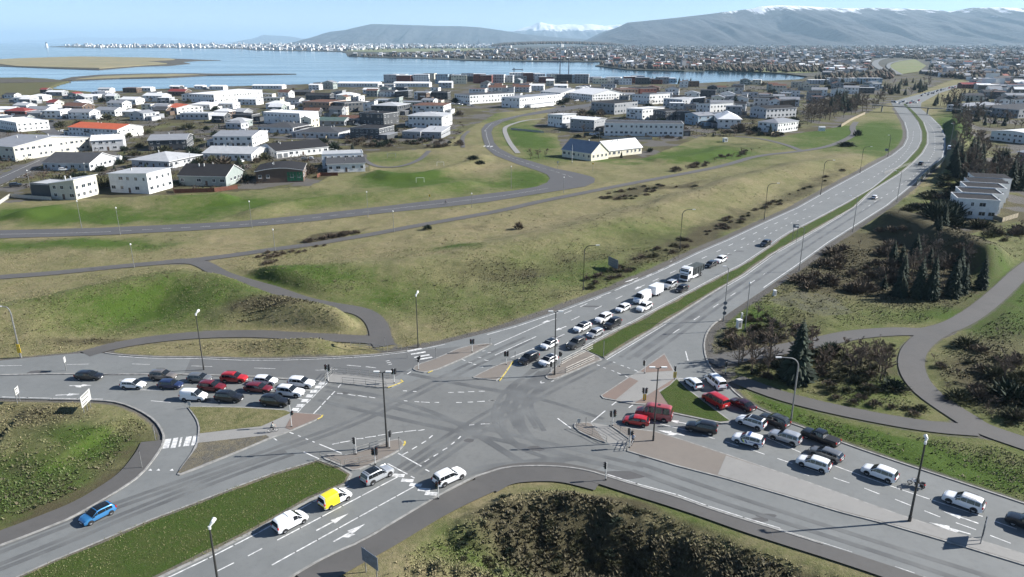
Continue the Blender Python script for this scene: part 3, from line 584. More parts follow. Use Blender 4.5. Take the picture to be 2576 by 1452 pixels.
# junction interior
INT = [(945,705,1000,710),(1050,715,1125,728),(1150,727,1240,743),(1260,742,1325,752),(1505,770,1540,773),(1610,780,1645,783),(1715,787,1760,792),(1780,792,1865,797),(1915,797,1960,797),(2130,797,2185,797),(2245,794,2300,792),(2340,788,2415,785),(2455,780,2525,776),(2050,698,2105,696),(2145,694,2210,694),(2250,690,2310,688),(2355,685,2415,685),(1600,680,1640,682),(1700,687,1735,687),(895,1215,965,1200),(975,1197,1075,1180),(1135,1160,1205,1155),(1225,1147,1330,1133),(1350,1127,1430,1115),(1490,1105,1600,1090),(1615,1088,1730,1075),(1750,1078,1815,1068),(2160,1032,2215,1028),(2260,1023,2310,1018),(2375,1013,2455,1008),(2500,1005,2550,1002),(1595,1320,1650,1290),(1690,1265,1740,1235),(1785,1208,1830,1180),(1860,1155,1895,1125),(1815,1390,1860,1362),(1905,1335,1950,1308),(1995,1275,2040,1250),(2080,1218,2115,1190),(2150,1160,2175,1135),(765,1212,990,1305),(610,1290,765,1360),(315,1155,345,1175),(470,1095,510,1110),(555,1125,580,1138),(625,1155,655,1168),(690,1180,720,1195),(1040,425,1180,437),(1230,440,1330,452),(1430,385,1465,378),(1440,402,1480,396),(1455,420,1490,413),(2390,285,2420,280),(2440,303,2475,298),(2345,345,2380,352),(2410,372,2450,382),(2190,368,2220,380),(2250,395,2290,403),(2300,415,2330,420),(2370,440,2400,446),(1640,515,1680,490)]
for a, b_, c, d in INT: p, q = crop6([(a, b_), (c, d)]); stripe(paint, G(*p), G(*q), .19)
R7 = [(40,778,110,778),(0,1012,45,1010),(90,1004,135,1002),(725,955,860,1055),(1060,995,1200,880),(1265,825,1310,790),(1435,850,1475,820),(1115,420,1145,430),(1180,447,1205,457),(1260,475,1290,487),(1320,500,1355,515),(1395,530,1440,552),(1280,393,1300,400),(1355,425,1385,435),(1420,447,1445,457),(1490,472,1530,490),(1800,340,1840,420),(2000,285,2025,380),(560,605,690,580),(555,560,560,605),(280,425,430,430),(1925,555,1985,560)]
for a, b_, c, d in R7: stripe(paint, G(1219.5+.2525*a, 813+.2525*b_), G(1219.5+.2525*c, 813+.2525*d), .2)
# crossings
for a in [((1024,885),(1060.5,878)),((1034,893),(1070.6,886.7)),((1042,901),(1080.7,894)),((1049,907),(1087,900))]: stripe(paint, G(*a[0]), G(*a[1]), .55)
for a, w in [((424,1106,416.5,1130),.85),((443,1103.5,435.5,1129),.7),((457,1102,451,1126),.3),((476,1100,468.5,1124),.85),((493.5,1098,487.5,1122),.75)]: stripe(paint, G(a[0],a[1]), G(a[2],a[3]), w)
for x in (378, 398, 432): paint.add([tuple(G(x-5,1186)+Vector((0,0,ZP))), tuple(G(x+5,1186)+Vector((0,0,ZP))), tuple(G(x+2,1181)+Vector((0,0,ZP)))], [(0,1,2)])
for i in range(4): stripe(paint, G(1208+i*9,369+.3*i), G(1212+i*9,367+.3*i), 1.2, .14)
# arrows
def arrow(px, turn=0, hw=1.0, tail=.18):
    a, b_ = G(*px[0]), G(*px[1]); t = (b_-a); L = t.length; t.normalize(); n = Vector((-t.y, t.x, 0))
    stripe(paint, a, a+t*L*.55, tail*1.2)
    p = a+t*L*.5; q = b_
    paint.add([(v.x, v.y, ZP+.002) for v in (p-n*hw*.5, q, p+n*hw*.5)], [(0,1,2)])
    if turn:
        r_ = a+t*L*.25; s_ = n*turn
        paint.add([(v.x, v.y, ZP+.004) for v in (r_, r_+t*.8, r_+t*1.5+s_*.8, r_+t*.5+s_*.7)], [(0,1,2,3)])
for px, tn in [(((796,1337),(877,1294)),0),(((839,1365),(919,1320)),-1),(((1722,1097),(1654,1084)),1),(((1730,1068),(1682,1059)),0),(((2461,1319),(2371,1288)),0),(((2441,1346),(2336,1316)),1),(((175,972),(232,971)),-1),(((140,996),(202,993)),0),(((1400,803),(1362,814)),0),(((1425,822),(1395,834)),0),(((1605,700),(1570,712)),-1),(((1622,718),(1596,729)),0),(((1695,655),(1680,660)),0)]: arrow(px, tn, 1.0, .2)
# minor road
dashes(paint, [(252,585),(400,577),(610,566),(786,549),(963,529)], 3, 3, .14, z=.135); solid(paint, W([(0,590.5),(150,588),(252,585)]), .14, .135); solid(paint, W([(963,529),(1115,512),(1260,494),(1346,480),(1380,474)]), .14, .135)
dashes(paint, [(1440,447),(1396,432),(1350,420),(1303,404),(1262,388),(1235,374)], 4, 2, .14, z=.135); solid(paint, W([(1235,374),(1225,346),(1222,327),(1236,312),(1262,303),(1308,290)]), .14, .135)
solid(paint, W([(0,449),(55,424),(100,404)]), .2, .135); dashes(paint, [(0,470),(60,440),(110,418)], 4, 3, .2, z=.135)
paint.obj('road_markings', M_LINE, kind='structure')
yel = MB()
for k in ([(1450,655),(1540,622),(1590,600)], [(1580,577),(1600,597)], [(750,972),(790,950),(800,930)], [(1850,507),(1895,487)], [(1605,1235),(1622,1212),(1618,1190)]): solid(yel, W(crop6(k)), .25, .268)
solid(yel, W([(1292,910),(1275,936),(1258,960)]), .22, .268)
yel.obj('kerb_tip_paint', M_YEL, kind='structure')
# tyre-polished tracks through the junction and down the lanes
tr = MB()
def track(px, w, z):
    P = resample(smoothline(W(px), 2), 2.5); L, Rr = strip(P, w)
    for i in range(len(P)-1): tr.add([(q.x, q.y, z) for q in (L[i], Rr[i], Rr[i+1], L[i+1])], [(0,1,2,3)])
z_ = .1225
for px in ([(690,1128),(850,1075),(1010,1000),(1160,925),(1300,858)], [(720,1120),(870,1068),(1030,992),(1180,915),(1320,850)], [(1000,1180),(1150,1080),(1320,985),(1480,910)], [(1040,1190),(1190,1085),(1350,990),(1520,905)], [(820,985),(1000,1030),(1200,1075),(1400,1120),(1600,1170)], [(800,1008),(980,1050),(1180,1092),(1380,1135),(1580,1185)], [(1340,930),(1290,975),(1270,1020),(1300,1080)], [(1390,925),(1330,970),(1310,1015),(1350,1080)], [(1500,1050),(1350,1000),(1200,975),(1000,935)],
           [(1600,900),(1750,795),(1900,690),(2050,590),(2200,495)], [(1560,900),(1720,790),(1870,690),(2030,585),(2180,487)], [(-150,1440),(0,1378),(200,1300),(400,1230),(600,1160),(700,1125),(820,1085)], [(-150,1480),(120,1375),(330,1285),(560,1195),(720,1138)], [(1420,915),(1345,965),(1300,1010),(1290,1060),(1330,1110),(1420,1150),(1540,1175)], [(1360,925),(1290,965),(1245,1015),(1240,1070),(1290,1125),(1400,1162)], [(1440,1150),(1300,1165),(1180,1180),(1080,1225)], [(820,975),(980,1000),(1120,1050),(1220,1110),(1300,1160)], [(1600,1165),(1800,1235),(2000,1300),(2300,1395),(2576,1480)], [(1590,1185),(1780,1255),(1960,1312),(2250,1405),(2500,1490)]):
    for off in (0, 1):
        z_ += .0003; track([(x+off*19, y+off*6) for x, y in px], .8, z_)
tr.obj('tyre_tracks', M_TRACK, kind='structure')
# ============================================================ MOUNTAINS AND HAZE
def rockmat(name, c1, c2, snow_lo, snow_hi, amount, streak=3.):
    m, nt, b, P = newmat(name); mp = nt.nodes.new('ShaderNodeMapping'); mp.inputs['Scale'].default_value = (.0011*streak, .0002, .0006); nt.links.new(P, mp.inputs[0])
    n2 = noisen(nt, P, .0009, 8, .65); n1 = mathn(nt, 'ADD', mathn(nt, 'MULTIPLY', noisen(nt, mp.outputs[0], 1., 8, .7), .55), mathn(nt, 'MULTIPLY', noisen(nt, P, .0021, 6, .6), .45)); sp = nt.nodes.new('ShaderNodeSeparateXYZ'); nt.links.new(P, sp.inputs[0])
    k = mixn(nt, rangen(nt, n2, .35, .65), c1, c2); al = rangen(nt, sp.outputs[2], snow_lo, snow_hi)
    f = rangen(nt, mathn(nt, 'ADD', mathn(nt, 'MULTIPLY', al, amount), mathn(nt, 'MULTIPLY_ADD', n1, 1.6, -.8)), .42, .52)
    f = mathn(nt, 'MULTIPLY', f, rangen(nt, sp.outputs[2], snow_lo*.8, snow_lo))
    k = mixn(nt, f, k, (.85,.87,.9)); nt.links.new(k, b.inputs['Base Color']); b.inputs['Roughness'].default_value = .9
    bp = nt.nodes.new('ShaderNodeBump'); bp.inputs['Strength'].default_value = 1.; bp.inputs['Distance'].default_value = 130.; nt.links.new(noisen(nt, P, .0016, 10, .68), bp.inputs['Height']); nt.links.new(bp.outputs[0], b.inputs['Normal']); return m
def mountain(name, prof, Y0, depth, m, z0=-20., gully=.5, seed=0, back=.9, rough=60):
    xs = [p[0] for p in prof]; x = np.linspace(xs[0], xs[-1], int((xs[-1]-xs[0])/3.5)); y = np.interp(x, xs, [p[1] for p in prof])
    dy = y-CY; down = F*ST+dy*CT; fw = F*CT-dy*ST; X = (x-CX)/fw*Y0; Z = HC-Y0*down/fw
    nt_ = 26; ts = np.concatenate([np.linspace(0, 1, nt_), np.array([1.12, 1.4, 2.0])]); V = []
    for t in ts:
        if t <= 1:
            g = (fbm(X+t*900, np.full_like(X, seed*1000.+t*1500), 1500, 4, seed)-.5)
            r_ = 1-np.abs(2*fbm(X, np.full_like(X, t*500+seed*500), 620, 4, seed+4)-1)
            s = np.clip(.42*t**.8+.58*t**2.4+gully*(r_-.62)*4*t*(1-t)+.18*g*4*t*(1-t), 0, 1.0)
            zz = z0+(Z-z0)*s+(0 if t < .98 else 0)
        else: zz = Z-(t-1)*rough*2+(fbm(X, np.full_like(X, t*3000), 2500, 3, seed+8)-.5)*rough*.6-rough*.3
        yy = Y0-depth*(1-t)+(fbm(X, np.full_like(X, t*2000), 2200, 3, seed+2)-.5)*depth*.35*(1-abs(2*min(t, 1)-1))
        V.append(np.stack([X*(1.0), np.full_like(X, 1)*yy, np.maximum(zz, z0)], -1))
    V = np.array(V); n, k = V.shape[0], V.shape[1]; idx = np.arange(n*k).reshape(n, k)
    Fq = np.stack([idx[:-1, :-1], idx[:-1, 1:], idx[1:, 1:], idx[1:, :-1]], -1).reshape(-1, 4)
    return obj(name, npmesh(name, V.reshape(-1, 3), Fq, m, True), kind='structure')
M_ESJA = rockmat('esja_rock', (.014,.017,.023), (.052,.050,.052), 330., 800., .72, 5.)
M_AKRA = rockmat('akra_rock', (.016,.019,.025), (.040,.040,.042), 900., 2500., .1)
M_SKAR = rockmat('skar_rock', (.035,.04,.05), (.07,.07,.075), 300., 900., 1.5, 1.6)
mountain('snow_streaked_mountain', [(1470,103),(1493,98),(1544,74),(1578,57),(1662,49),(1709,44),(1770,37),(1825,30),(1880,23.5),(1896,21),(1909,17),(1953,13.5),(2010,15),(2112,21),(2213,20),(2314,23),(2375,27),(2391,33),(2410,28),(2442,20),(2516,18.5),(2576,21),(2700,18),(2900,30),(3100,60),(3200,103)], 15000, 4500, M_ESJA, seed=1)
mountain('foothill_mountain', [(1500,104),(1640,96),(1800,90),(2000,80),(2120,72),(2200,74),(2330,86),(2460,92),(2576,88),(2800,95),(3000,104)], 13000, 1500, M_AKRA, seed=6, gully=.1)
mountain('flat_topped_mountain', [(775,104),(795,97),(808,86),(830,80),(867,76),(887,71),(934.5,60.6),(960,61),(1056,64),(1100,65.5),(1157,66),(1207,69),(1268,77.5),(1310,85),(1400,94),(1500,101),(1560,104)], 21000, 3500, M_AKRA, seed=2)
mountain('snowy_peaks', [(1180,100),(1240,86),(1270,79),(1291,79),(1318,69),(1335,66),(1359,55.6),(1379,60.6),(1400,63),(1426,60.6),(1460,63),(1483,60),(1520,65),(1557,62),(1600,70),(1650,90),(1700,103)], 33000, 7000, M_SKAR, seed=3)
mountain('faint_island_mountain', [(625,104),(645,96),(660,88),(700,90),(730,92),(770,99),(800,104)], 42000, 4000, M_AKRA, seed=4)
mountain('faint_snow_range', [(60,104.5),(150,98),(200,92),(240,96),(290,95),(320,97),(380,93),(430,98),(520,101),(600,104.5)], 75000, 9000, M_SKAR, seed=5)
mh = bpy.data.materials.new('haze_air'); mh.use_nodes = True; nt = mh.node_tree; nt.nodes.clear()
pv = nt.nodes.new('ShaderNodeVolumePrincipled'); ou = nt.nodes.new('ShaderNodeOutputMaterial'); nt.links.new(pv.outputs[0], ou.inputs['Volume'])
pv.inputs['Color'].default_value = (.55,.78,.98,1); pv.inputs['Density'].default_value = HAZE_D; pv.inputs['Anisotropy'].default_value = .1
HZ = MB().box(-78000, 78000, -3000, 89500, -21.5, 960)
hz = HZ.obj('haze', mh, kind='stuff', label='pale blue haze over the bay and mountains')
# ============================================================ VEHICLES
M_GLASS = mat('car_glass', (.012,.015,.018), .06, var=0, spec=.6)
M_TYRE = mat('tyre_rubber', (.018,.018,.019), .85, var=0)
M_RIM = mat('alloy_rim', (.42,.43,.45), .35, .7, var=0)
M_BLK = mat('black_plastic', (.02,.02,.022), .55, var=0)
M_LAMP = mat('headlight_glass', (.72,.74,.78), .12, var=0)
M_RED = mat('tail_light_red', (.45,.015,.012), .2, var=0)
M_PLATE = mat('number_plate', (.8,.8,.8), .5, var=0)
M_UNDER = mat('under_body', (.01,.01,.01), .9, var=0)
def paintm(name, c, metal=.0, rough=.28): return mat('paint_'+name, c, rough, metal, var=0, coat=.8)
PAINT = {'white':paintm('white',(.80,.81,.82)),'silver':paintm('silver',(.52,.54,.56),.5),'grey':paintm('grey',(.20,.205,.21),.4),'taupe':paintm('taupe',(.22,.20,.185),.4),'black':paintm('black',(.012,.013,.016)),'darkgrey':paintm('darkgrey',(.04,.043,.045)),
 'red':paintm('red',(.42,.018,.022)),'maroon':paintm('maroon',(.14,.012,.018)),'darkmaroon':paintm('darkmaroon',(.035,.008,.012)),'blue':paintm('blue',(.045,.22,.48),.3),'navy':paintm('navy',(.018,.03,.085)),'yellow':paintm('yellow',(.78,.66,.02)),'camperred':paintm('camperred',(.34,.07,.075)),'green':paintm('green',(.04,.09,.06))}
# spec: top line (x from rear to nose, z), belt height, sill, half width, windows, wheels x, wheel radius
SPEC = {
 'hatch': dict(L=4.15, W=.89, top=[(-2.07,.62),(-2.04,.95),(-1.68,1.40),(-1.2,1.46),(-.2,1.49),(.30,1.44),(1.10,.99),(1.75,.86),(2.0,.72),(2.07,.55)], belt=.93, ws=(.34,1.08), rw=(-2.02,-1.70), sw=[(-1.56,-.70),(-.66,.28),(.32,.84)], wx=(-1.28,1.30), wr=.31),
 'suv': dict(L=4.6, W=.94, top=[(-2.3,.70),(-2.27,1.05),(-1.98,1.60),(-1.5,1.68),(-.3,1.71),(.28,1.66),(1.05,1.14),(1.95,1.0),(2.22,.85),(2.3,.6)], belt=1.06, ws=(.32,1.03), rw=(-2.25,-2.0), sw=[(-1.84,-1.35),(-1.31,-.40),(-.36,.26),(.29,.78)], wx=(-1.38,1.40), wr=.36),
 'bigsuv': dict(L=4.75, W=.96, top=[(-2.37,.75),(-2.34,1.12),(-2.08,1.66),(-1.75,1.76),(-.4,1.79),(.18,1.73),(.95,1.18),(2.02,1.06),(2.30,.90),(2.37,.62)], belt=1.10, ws=(.22,.93), rw=(-2.31,-2.10), sw=[(-1.98,-1.40),(-1.36,-.50),(-.46,.22),(.25,.70)], wx=(-1.42,1.48), wr=.39),
 'wagon': dict(L=4.75, W=.92, top=[(-2.37,.65),(-2.34,.98),(-1.95,1.38),(-1.5,1.46),(-.2,1.49),(.35,1.43),(1.2,.98),(2.05,.86),(2.3,.70),(2.37,.52)], belt=.94, ws=(.40,1.18), rw=(-2.30,-1.98), sw=[(-1.80,-1.22),(-1.18,-.30),(-.26,.34),(.38,.94)], wx=(-1.42,1.45), wr=.33),
 'sedan': dict(L=4.7, W=.91, top=[(-2.35,.65),(-2.33,.95),(-1.85,1.02),(-1.0,1.42),(-.3,1.46),(.3,1.42),(1.15,.97),(2.0,.86),(2.28,.70),(2.35,.52)], belt=.93, ws=(.35,1.12), rw=(-1.8,-1.04), sw=[(-1.25,-.45),(-.35,.34),(.40,.92)], wx=(-1.40,1.42), wr=.33),
 'van': dict(L=4.35, W=.93, top=[(-2.17,.60),(-2.16,1.05),(-2.08,1.74),(-1.9,1.82),(.0,1.86),(.48,1.78),(1.28,1.14),(1.92,.96),(2.12,.80),(2.17,.55)], belt=1.10, ws=(.52,1.25), rw=(-2.14,-2.09), sw=[(.02,.58),(.62,.98)], wx=(-1.30,1.36), wr=.32),
 'panelvan': dict(L=5.6, W=1.02, top=[(-2.8,.65),(-2.79,1.3),(-2.74,2.35),(-2.55,2.44),(.9,2.46),(1.35,2.34),(2.05,1.36),(2.62,1.12),(2.77,.85),(2.8,.55)], belt=1.30, ws=(1.38,2.02), rw=(-2.78,-2.75), sw=[(.95,1.42),(1.46,1.80)], wx=(-1.75,1.75), wr=.34),
 'mpv': dict(L=5.0, W=.97, top=[(-2.5,.65),(-2.49,1.1),(-2.36,1.80),(-2.15,1.90),(.45,1.94),(.95,1.86),(1.75,1.18),(2.3,1.02),(2.47,.85),(2.5,.55)], belt=1.12, ws=(1.0,1.72), rw=(-2.46,-2.37), sw=[(-2.2,-1.2),(-1.1,-.2),(-.1,.7),(.78,1.30)], wx=(-1.5,1.6), wr=.34),
 'camper': dict(L=5.9, W=1.02, top=[(-2.95,.75),(-2.94,1.3),(-2.78,2.32),(-2.5,2.46),(.7,2.48),(1.2,2.30),(1.75,1.42),(2.75,1.20),(2.92,.95),(2.95,.6)], belt=1.35, ws=(1.22,1.72), rw=(-2.92,-2.80), sw=[(-2.5,-1.45),(-1.3,-.25),(-.1,.75),(.9,1.35)], wx=(-1.75,1.85), wr=.37),
 'pickup': dict(L=5.6, W=.99, top=[(-2.8,.75),(-2.79,1.12),(-.82,1.14),(-.76,1.2),(-.62,1.72),(-.3,1.80),(.45,1.80),(.75,1.74),(1.35,1.22),(2.5,1.12),(2.75,.92),(2.8,.62)], belt=1.12, ws=(.79,1.33), rw=(-.76,-.64), sw=[(-.52,.12),(.22,.78),(.84,1.08)], wx=(-1.75,1.75), wr=.40),
}
def topz(T, x): return float(np.interp(x, [p[0] for p in T], [p[1] for p in T]))
def section(sp, x):
    T = sp['top']; L = sp['L']; zt = topz(T, x); u = abs(x)/(L/2); w = sp['W']*(1-.13*u**7-.05*u**3)
    zb = min(sp['belt'], zt-.05); fr = max(0, (zt-zb-.08)); wr = w-.02-.30*fr if fr > .02 else w-.05
    wr = max(wr, w*.72); s0 = .24 if u < .97 else .34
    wh = .10 if fr > .1 else .14
    return [(w*.93, s0), (w, s0+.14), (w*1.0, (s0+zb)*.52+.05), (w*.985, zb), (wr+.015, zt-.075), (wr-wh*.5, zt-.02), (wr-wh-.12, zt+.005), (0., zt+.03)]
def at_sec(sec, k):
    i = min(int(k), len(sec)-2); f = k-i; a, b_ = sec[i], sec[i+1]; return (a[0]+(b_[0]-a[0])*f, a[1]+(b_[1]-a[1])*f)
CARM = {}
def car_meshes(kind):
    if kind in CARM: return CARM[kind]
    sp = SPEC[kind]; L = sp['L']; T = sp['top']
    xs = sorted(set([round(p[0], 3) for p in T]+[round(-L/2+L*i/16., 3) for i in range(17)])); xs = [x for i, x in enumerate(xs) if i == 0 or x-xs[i-1] > .03 or x in [p[0] for p in T]]
    V = []; Fc = []; n = 8; ring = 2*n-1
    for x in xs:
        s = section(sp, x); V += [(x, q[0], q[1]) for q in s]+[(x, -q[0], q[1]) for q in s[-2::-1]]
    for i in range(len(xs)-1):
        for k in range(ring-1): a = i*ring+k; Fc.append((a, a+1, a+ring+1, a+ring))
        Fc.append((i*ring, (i+1)*ring, (i+1)*ring+ring-1, i*ring+ring-1))
    Fc.append(tuple(range(ring))[::-1]); Fc.append(tuple(range((len(xs)-1)*ring, len(xs)*ring)))
    body = mesh('car_body_'+kind, V, Fc, [PAINT['white']], True)
    bm = bmesh.new(); bm.from_mesh(body); bmesh.ops.recalc_face_normals(bm, faces=bm.faces)
    for e in bm.edges:
        if len(e.link_faces) == 2 and e.calc_face_angle(0) > R(38): e.smooth = False
    bm.to_mesh(body); bm.free()
    def quadpatch(name, x0, x1, k0, k1, side, off, nx=4, nk=3, cut=0.):
        v = []; f = []
        for i in range(nx+1):
            x = x0+(x1-x0)*i/nx; s = section(sp, x)
            for j in range(nk+1):
                y, z = at_sec(s, k0+(k1-k0)*j/nk); v.append((x, side*(y+off[0]), z+off[1]))
        for i in range(nx):
            for j in range(nk): a = i*(nk+1)+j; f.append((a, a+1, a+nk+2, a+nk+1) if side < 0 else (a, a+nk+1, a+nk+2, a+1))
        return mesh(name, v, f, [M_GLASS], True)
    def crosspatch(name, x0, x1, ox, oz):
        v = []; f = []; ks = [4.25, 5.0, 6.0, 7.0]; nx = 4
        for i in range(nx+1):
            x = x0+(x1-x0)*i/nx; s = section(sp, x); row = [at_sec(s, min(k, 6.999)) for k in ks]
            v += [(x+ox, q[0], q[1]+oz) for q in row]+[(x+ox, -q[0], q[1]+oz) for q in row[-2::-1]]
        m = 2*len(ks)-1
        for i in range(nx):
            for k in range(m-1): a = i*m+k; f.append((a, a+m, a+m+1, a+1))
        return mesh(name, v, f, [M_GLASS], True)
    side = []
    for a, b_ in sp['sw']: side += [quadpatch('side_window', a, b_, 3.06, 3.90, s_, (.016, 0.)) for s_ in (1, -1)]
    r_ = sp['wr']; ty = MB(); N = 18
    prof = [(r_*.62, -.11), (r_*.95, -.11), (r_, -.07), (r_, .07), (r_*.95, .11), (r_*.62, .11)]
    v = []; f = []
    for k in range(N):
        a = 2*math.pi*k/N
        for rr, yy in prof: v.append((rr*math.cos(a), yy, rr*math.sin(a)))
    m = len(prof)
    for k in range(N):
        for j in range(m-1): f.append((k*m+j, ((k+1) % N)*m+j, ((k+1) % N)*m+j+1, k*m+j+1))
    ty = mesh('tyre', v, f, [M_TYRE], True)
    v = [(0, .085, 0)]; f = []
    for k in range(20):
        a = 2*math.pi*k/20; rr = r_*.66; v.append((rr*math.cos(a), .075 if k % 4 < 2 else .085, rr*math.sin(a)))
    for k in range(20): f.append((0, 1+k, 1+(k+1) % 20))
    rim = mesh('rim', v, f, [M_RIM])
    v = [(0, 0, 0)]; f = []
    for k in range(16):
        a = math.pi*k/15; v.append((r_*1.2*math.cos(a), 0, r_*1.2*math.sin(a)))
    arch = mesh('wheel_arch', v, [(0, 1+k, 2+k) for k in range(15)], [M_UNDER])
    hw = sp['W']; d = dict(body=body, ws=crosspatch('windscreen', sp['ws'][0], sp['ws'][1], .012, .014), rw=crosspatch('rear_window', sp['rw'][1], sp['rw'][0], -.014, .008), side=side, tyre=ty, rim=rim, arch=arch)
    zf = topz(T, L/2-.1); zr = sp['belt']
    d['head'] = MB().box(-.16, .02, -.17, .17, -.075, .06).mesh('headlight', M_LAMP)
    d['tail'] = MB().box(-.03, .12, -.09, .09, -.15, .12).mesh('tail_light', M_RED)
    d['mirror'] = MB().box(-.06, .06, -.1, .1, -.06, .08).mesh('wing_mirror', M_BLK)
    d['bump'] = MB().box(-.05, .10, -hw*.72, hw*.72, -.07, .1).mesh('bumper', M_BLK)
    d['plate'] = MB().box(-.012, .012, -.26, .26, -.055, .055).mesh('number_plate', M_PLATE)
    d['hp'] = (L/2-.09, hw*.66, zf-.16); d['tp'] = (-L/2+.0, hw*.80, min(zr, topz(T, -L/2+.04))-.08); d['zr'] = zr
    d['sill'] = MB().box(-.95, .95, -.03, .03, -.06, .06).mesh('sill', M_BLK)
    CARM[kind] = d; return d
def car(kind, colour, loc, rz, label, name, cat, group, z=0., roof=None, rails=False, extras=None, steel=False, darkroof=False):
    d = car_meshes(kind); sp = SPEC[kind]; e = empty(name, (loc[0], loc[1], z), rz, label, cat, group); pm = PAINT[colour]
    obj('body', d['body'], e, m=pm); obj('windscreen', d['ws'], e); obj('rear_window', d['rw'], e)
    for s in d['side']: obj('side_window', s, e)
    for x in sp['wx']:
        for s in (1, -1):
            w_ = obj('wheel', d['tyre'], e, (x, s*(sp['W']-.10), sp['wr']), (0, 0, 0 if s > 0 else math.pi)); obj('rim', d['rim'], w_)
            obj('wheel_arch', d['arch'], e, (x, s*(sp['W']+.004), sp['wr']))
    hx, hy, hz_ = d['hp']; tx, ty, tz = d['tp']
    for s in (1, -1):
        obj('headlight', d['head'], e, (hx, s*hy, hz_)); obj('tail_light', d['tail'], e, (tx, s*ty, tz)); obj('wing_mirror', d['mirror'], e, (sp['ws'][1]-.22, s*(sp['W']+.09), sp['belt']+.05))
        obj('sill', d['sill'], e, (0, s*(sp['W']-.02), .30))
    obj('bumper', d['bump'], e, (sp['L']/2-.03, 0, .44)); obj('bumper', d['bump'], e, (-sp['L']/2-.02, 0, .5))
    obj('number_plate', d['plate'], e, (-sp['L']/2-.05, 0, sp['belt']-.28)); obj('number_plate', d['plate'], e, (sp['L']/2+.08, 0, .47))
    zt = topz(sp['top'], -.4)
    if darkroof:
        a = sp['sw'][0][0]+.1; b_ = sp['ws'][0]; rp = MB(); n = 6; w = section(sp, -.3)[5][0]; v = []
        for i in range(n+1):
            x = a+(b_-a)*i/n; zz = topz(sp['top'], x); s_ = section(sp, x); v += [(x, s_[5][0], s_[5][1]+.012), (x, s_[6][0], s_[6][1]+.012), (x, 0, zz+.042), (x, -s_[6][0], s_[6][1]+.012), (x, -s_[5][0], s_[5][1]+.012)]
        obj('roof_panel', mesh('roof_panel', v, [(i*5+k, (i+1)*5+k, (i+1)*5+k+1, i*5+k+1) for i in range(n) for k in range(4)], [M_GLASS], True), e)
    if rails:
        w = section(sp, -.4)[5][0]-.02
        for s in (1, -1): MB().tube([(-1.5, s*w, zt-.0), (-1.35, s*w, zt+.07), (.0, s*w, zt+.09), (.15, s*w, zt+.0)], .025, 5).obj('roof_rail', M_BLK, e)
    if kind == 'pickup': MB().box(-2.66, -.92, -.80, .80, 1.10, 1.19).obj('bed_cover', M_BLK, e)
    if extras: extras(e, sp)
    return e
TRAFFIC = []
def place(px, to, zmid=.75):
    "centre of a vehicle seen at photo px, heading towards px point `to`"
    p = G(px[0], px[1], zmid); q = G(to[0], to[1], zmid); v = q-p; return (p.x, p.y), math.atan2(v.y, v.x)
def V_(kind, colour, px, dirpx, label, name=None, group=None, **k):
    loc, rz = place(px, (px[0]+dirpx[0], px[1]+dirpx[1]), SPEC[kind]['top'][4][1]*.5)
    nm = name or {'hatch':'hatchback_car','suv':'suv_car','bigsuv':'suv_car','wagon':'estate_car','sedan':'sedan_car','van':'delivery_van','panelvan':'panel_van','mpv':'minibus_van','camper':'camper_van','pickup':'pickup_truck'}[kind]
    ct = 'van' if kind in ('van','panelvan','mpv','camper') else ('pickup' if kind == 'pickup' else 'car')
    TRAFFIC.append((loc, 3.0)); return car(kind, colour, loc, rz, label, nm, ct, group, z=.125, **k)
LQ = 'cars waiting on the left road'; HQ = 'queue on the highway towards the lights'; RQ = 'queue on the right-hand road'; BQ = 'vehicles leaving the lower road'
dl = (100, 4); V = V_
V('wagon','black',(224,945),dl,'black estate car last in the left road queue, behind the gap',group=LQ)
V('hatch','white',(335,967),dl,'white hatchback behind the navy hatchback on the left road',group=LQ)
V('suv','taupe',(410,944),dl,'grey-brown SUV beside the centre kerb of the left road',group=LQ,rails=True)
V('hatch','navy',(429,967),dl,'dark blue hatchback between white hatchback and maroon SUV',group=LQ)
V('hatch','grey',(502,951),dl,'mid-grey hatchback behind the bright red SUV',group=LQ)
V('van','white',(487,994),dl,'small white panel van beside the left slip road',group=LQ)
V('suv','maroon',(533,972),(100,7),'maroon SUV behind the other maroon car, beside grey hatchback',group=LQ)
V('suv','black',(576,998),(100,7),'black SUV in front of the small white van on left road',group=LQ,rails=True)
V('suv','red',(589,950),dl,'bright red SUV by the centre kerb of the left road',group=LQ,rails=True)
V('wagon','maroon',(650,976),(100,8),'maroon car directly behind the white SUV at the left stop line',group=LQ)
V('hatch','white',(668,957),(100,7),'white hatchback in front of the bright red SUV',group=LQ)
V('suv','white',(758,962),(100,9),'white car first at the left stop line, nearest the railings',group=LQ)
V('bigsuv','white',(730,984),(100,10),'white seven-seat SUV second row from railings at left stop line',group=LQ,rails=True)
V('bigsuv','black',(692,1008),(100,9),'black SUV with roof box bars beside the island lawn at stop line',group=LQ,rails=True)
V('bigsuv','silver',(949,1192),(100,-50),'silver-white SUV with dark glass roof at the lower stop line',group=BQ,darkroof=True)
V('bigsuv','white',(1130,1197),(100,-45),'white SUV turning out past the lower stop line',group=BQ,rails=True)
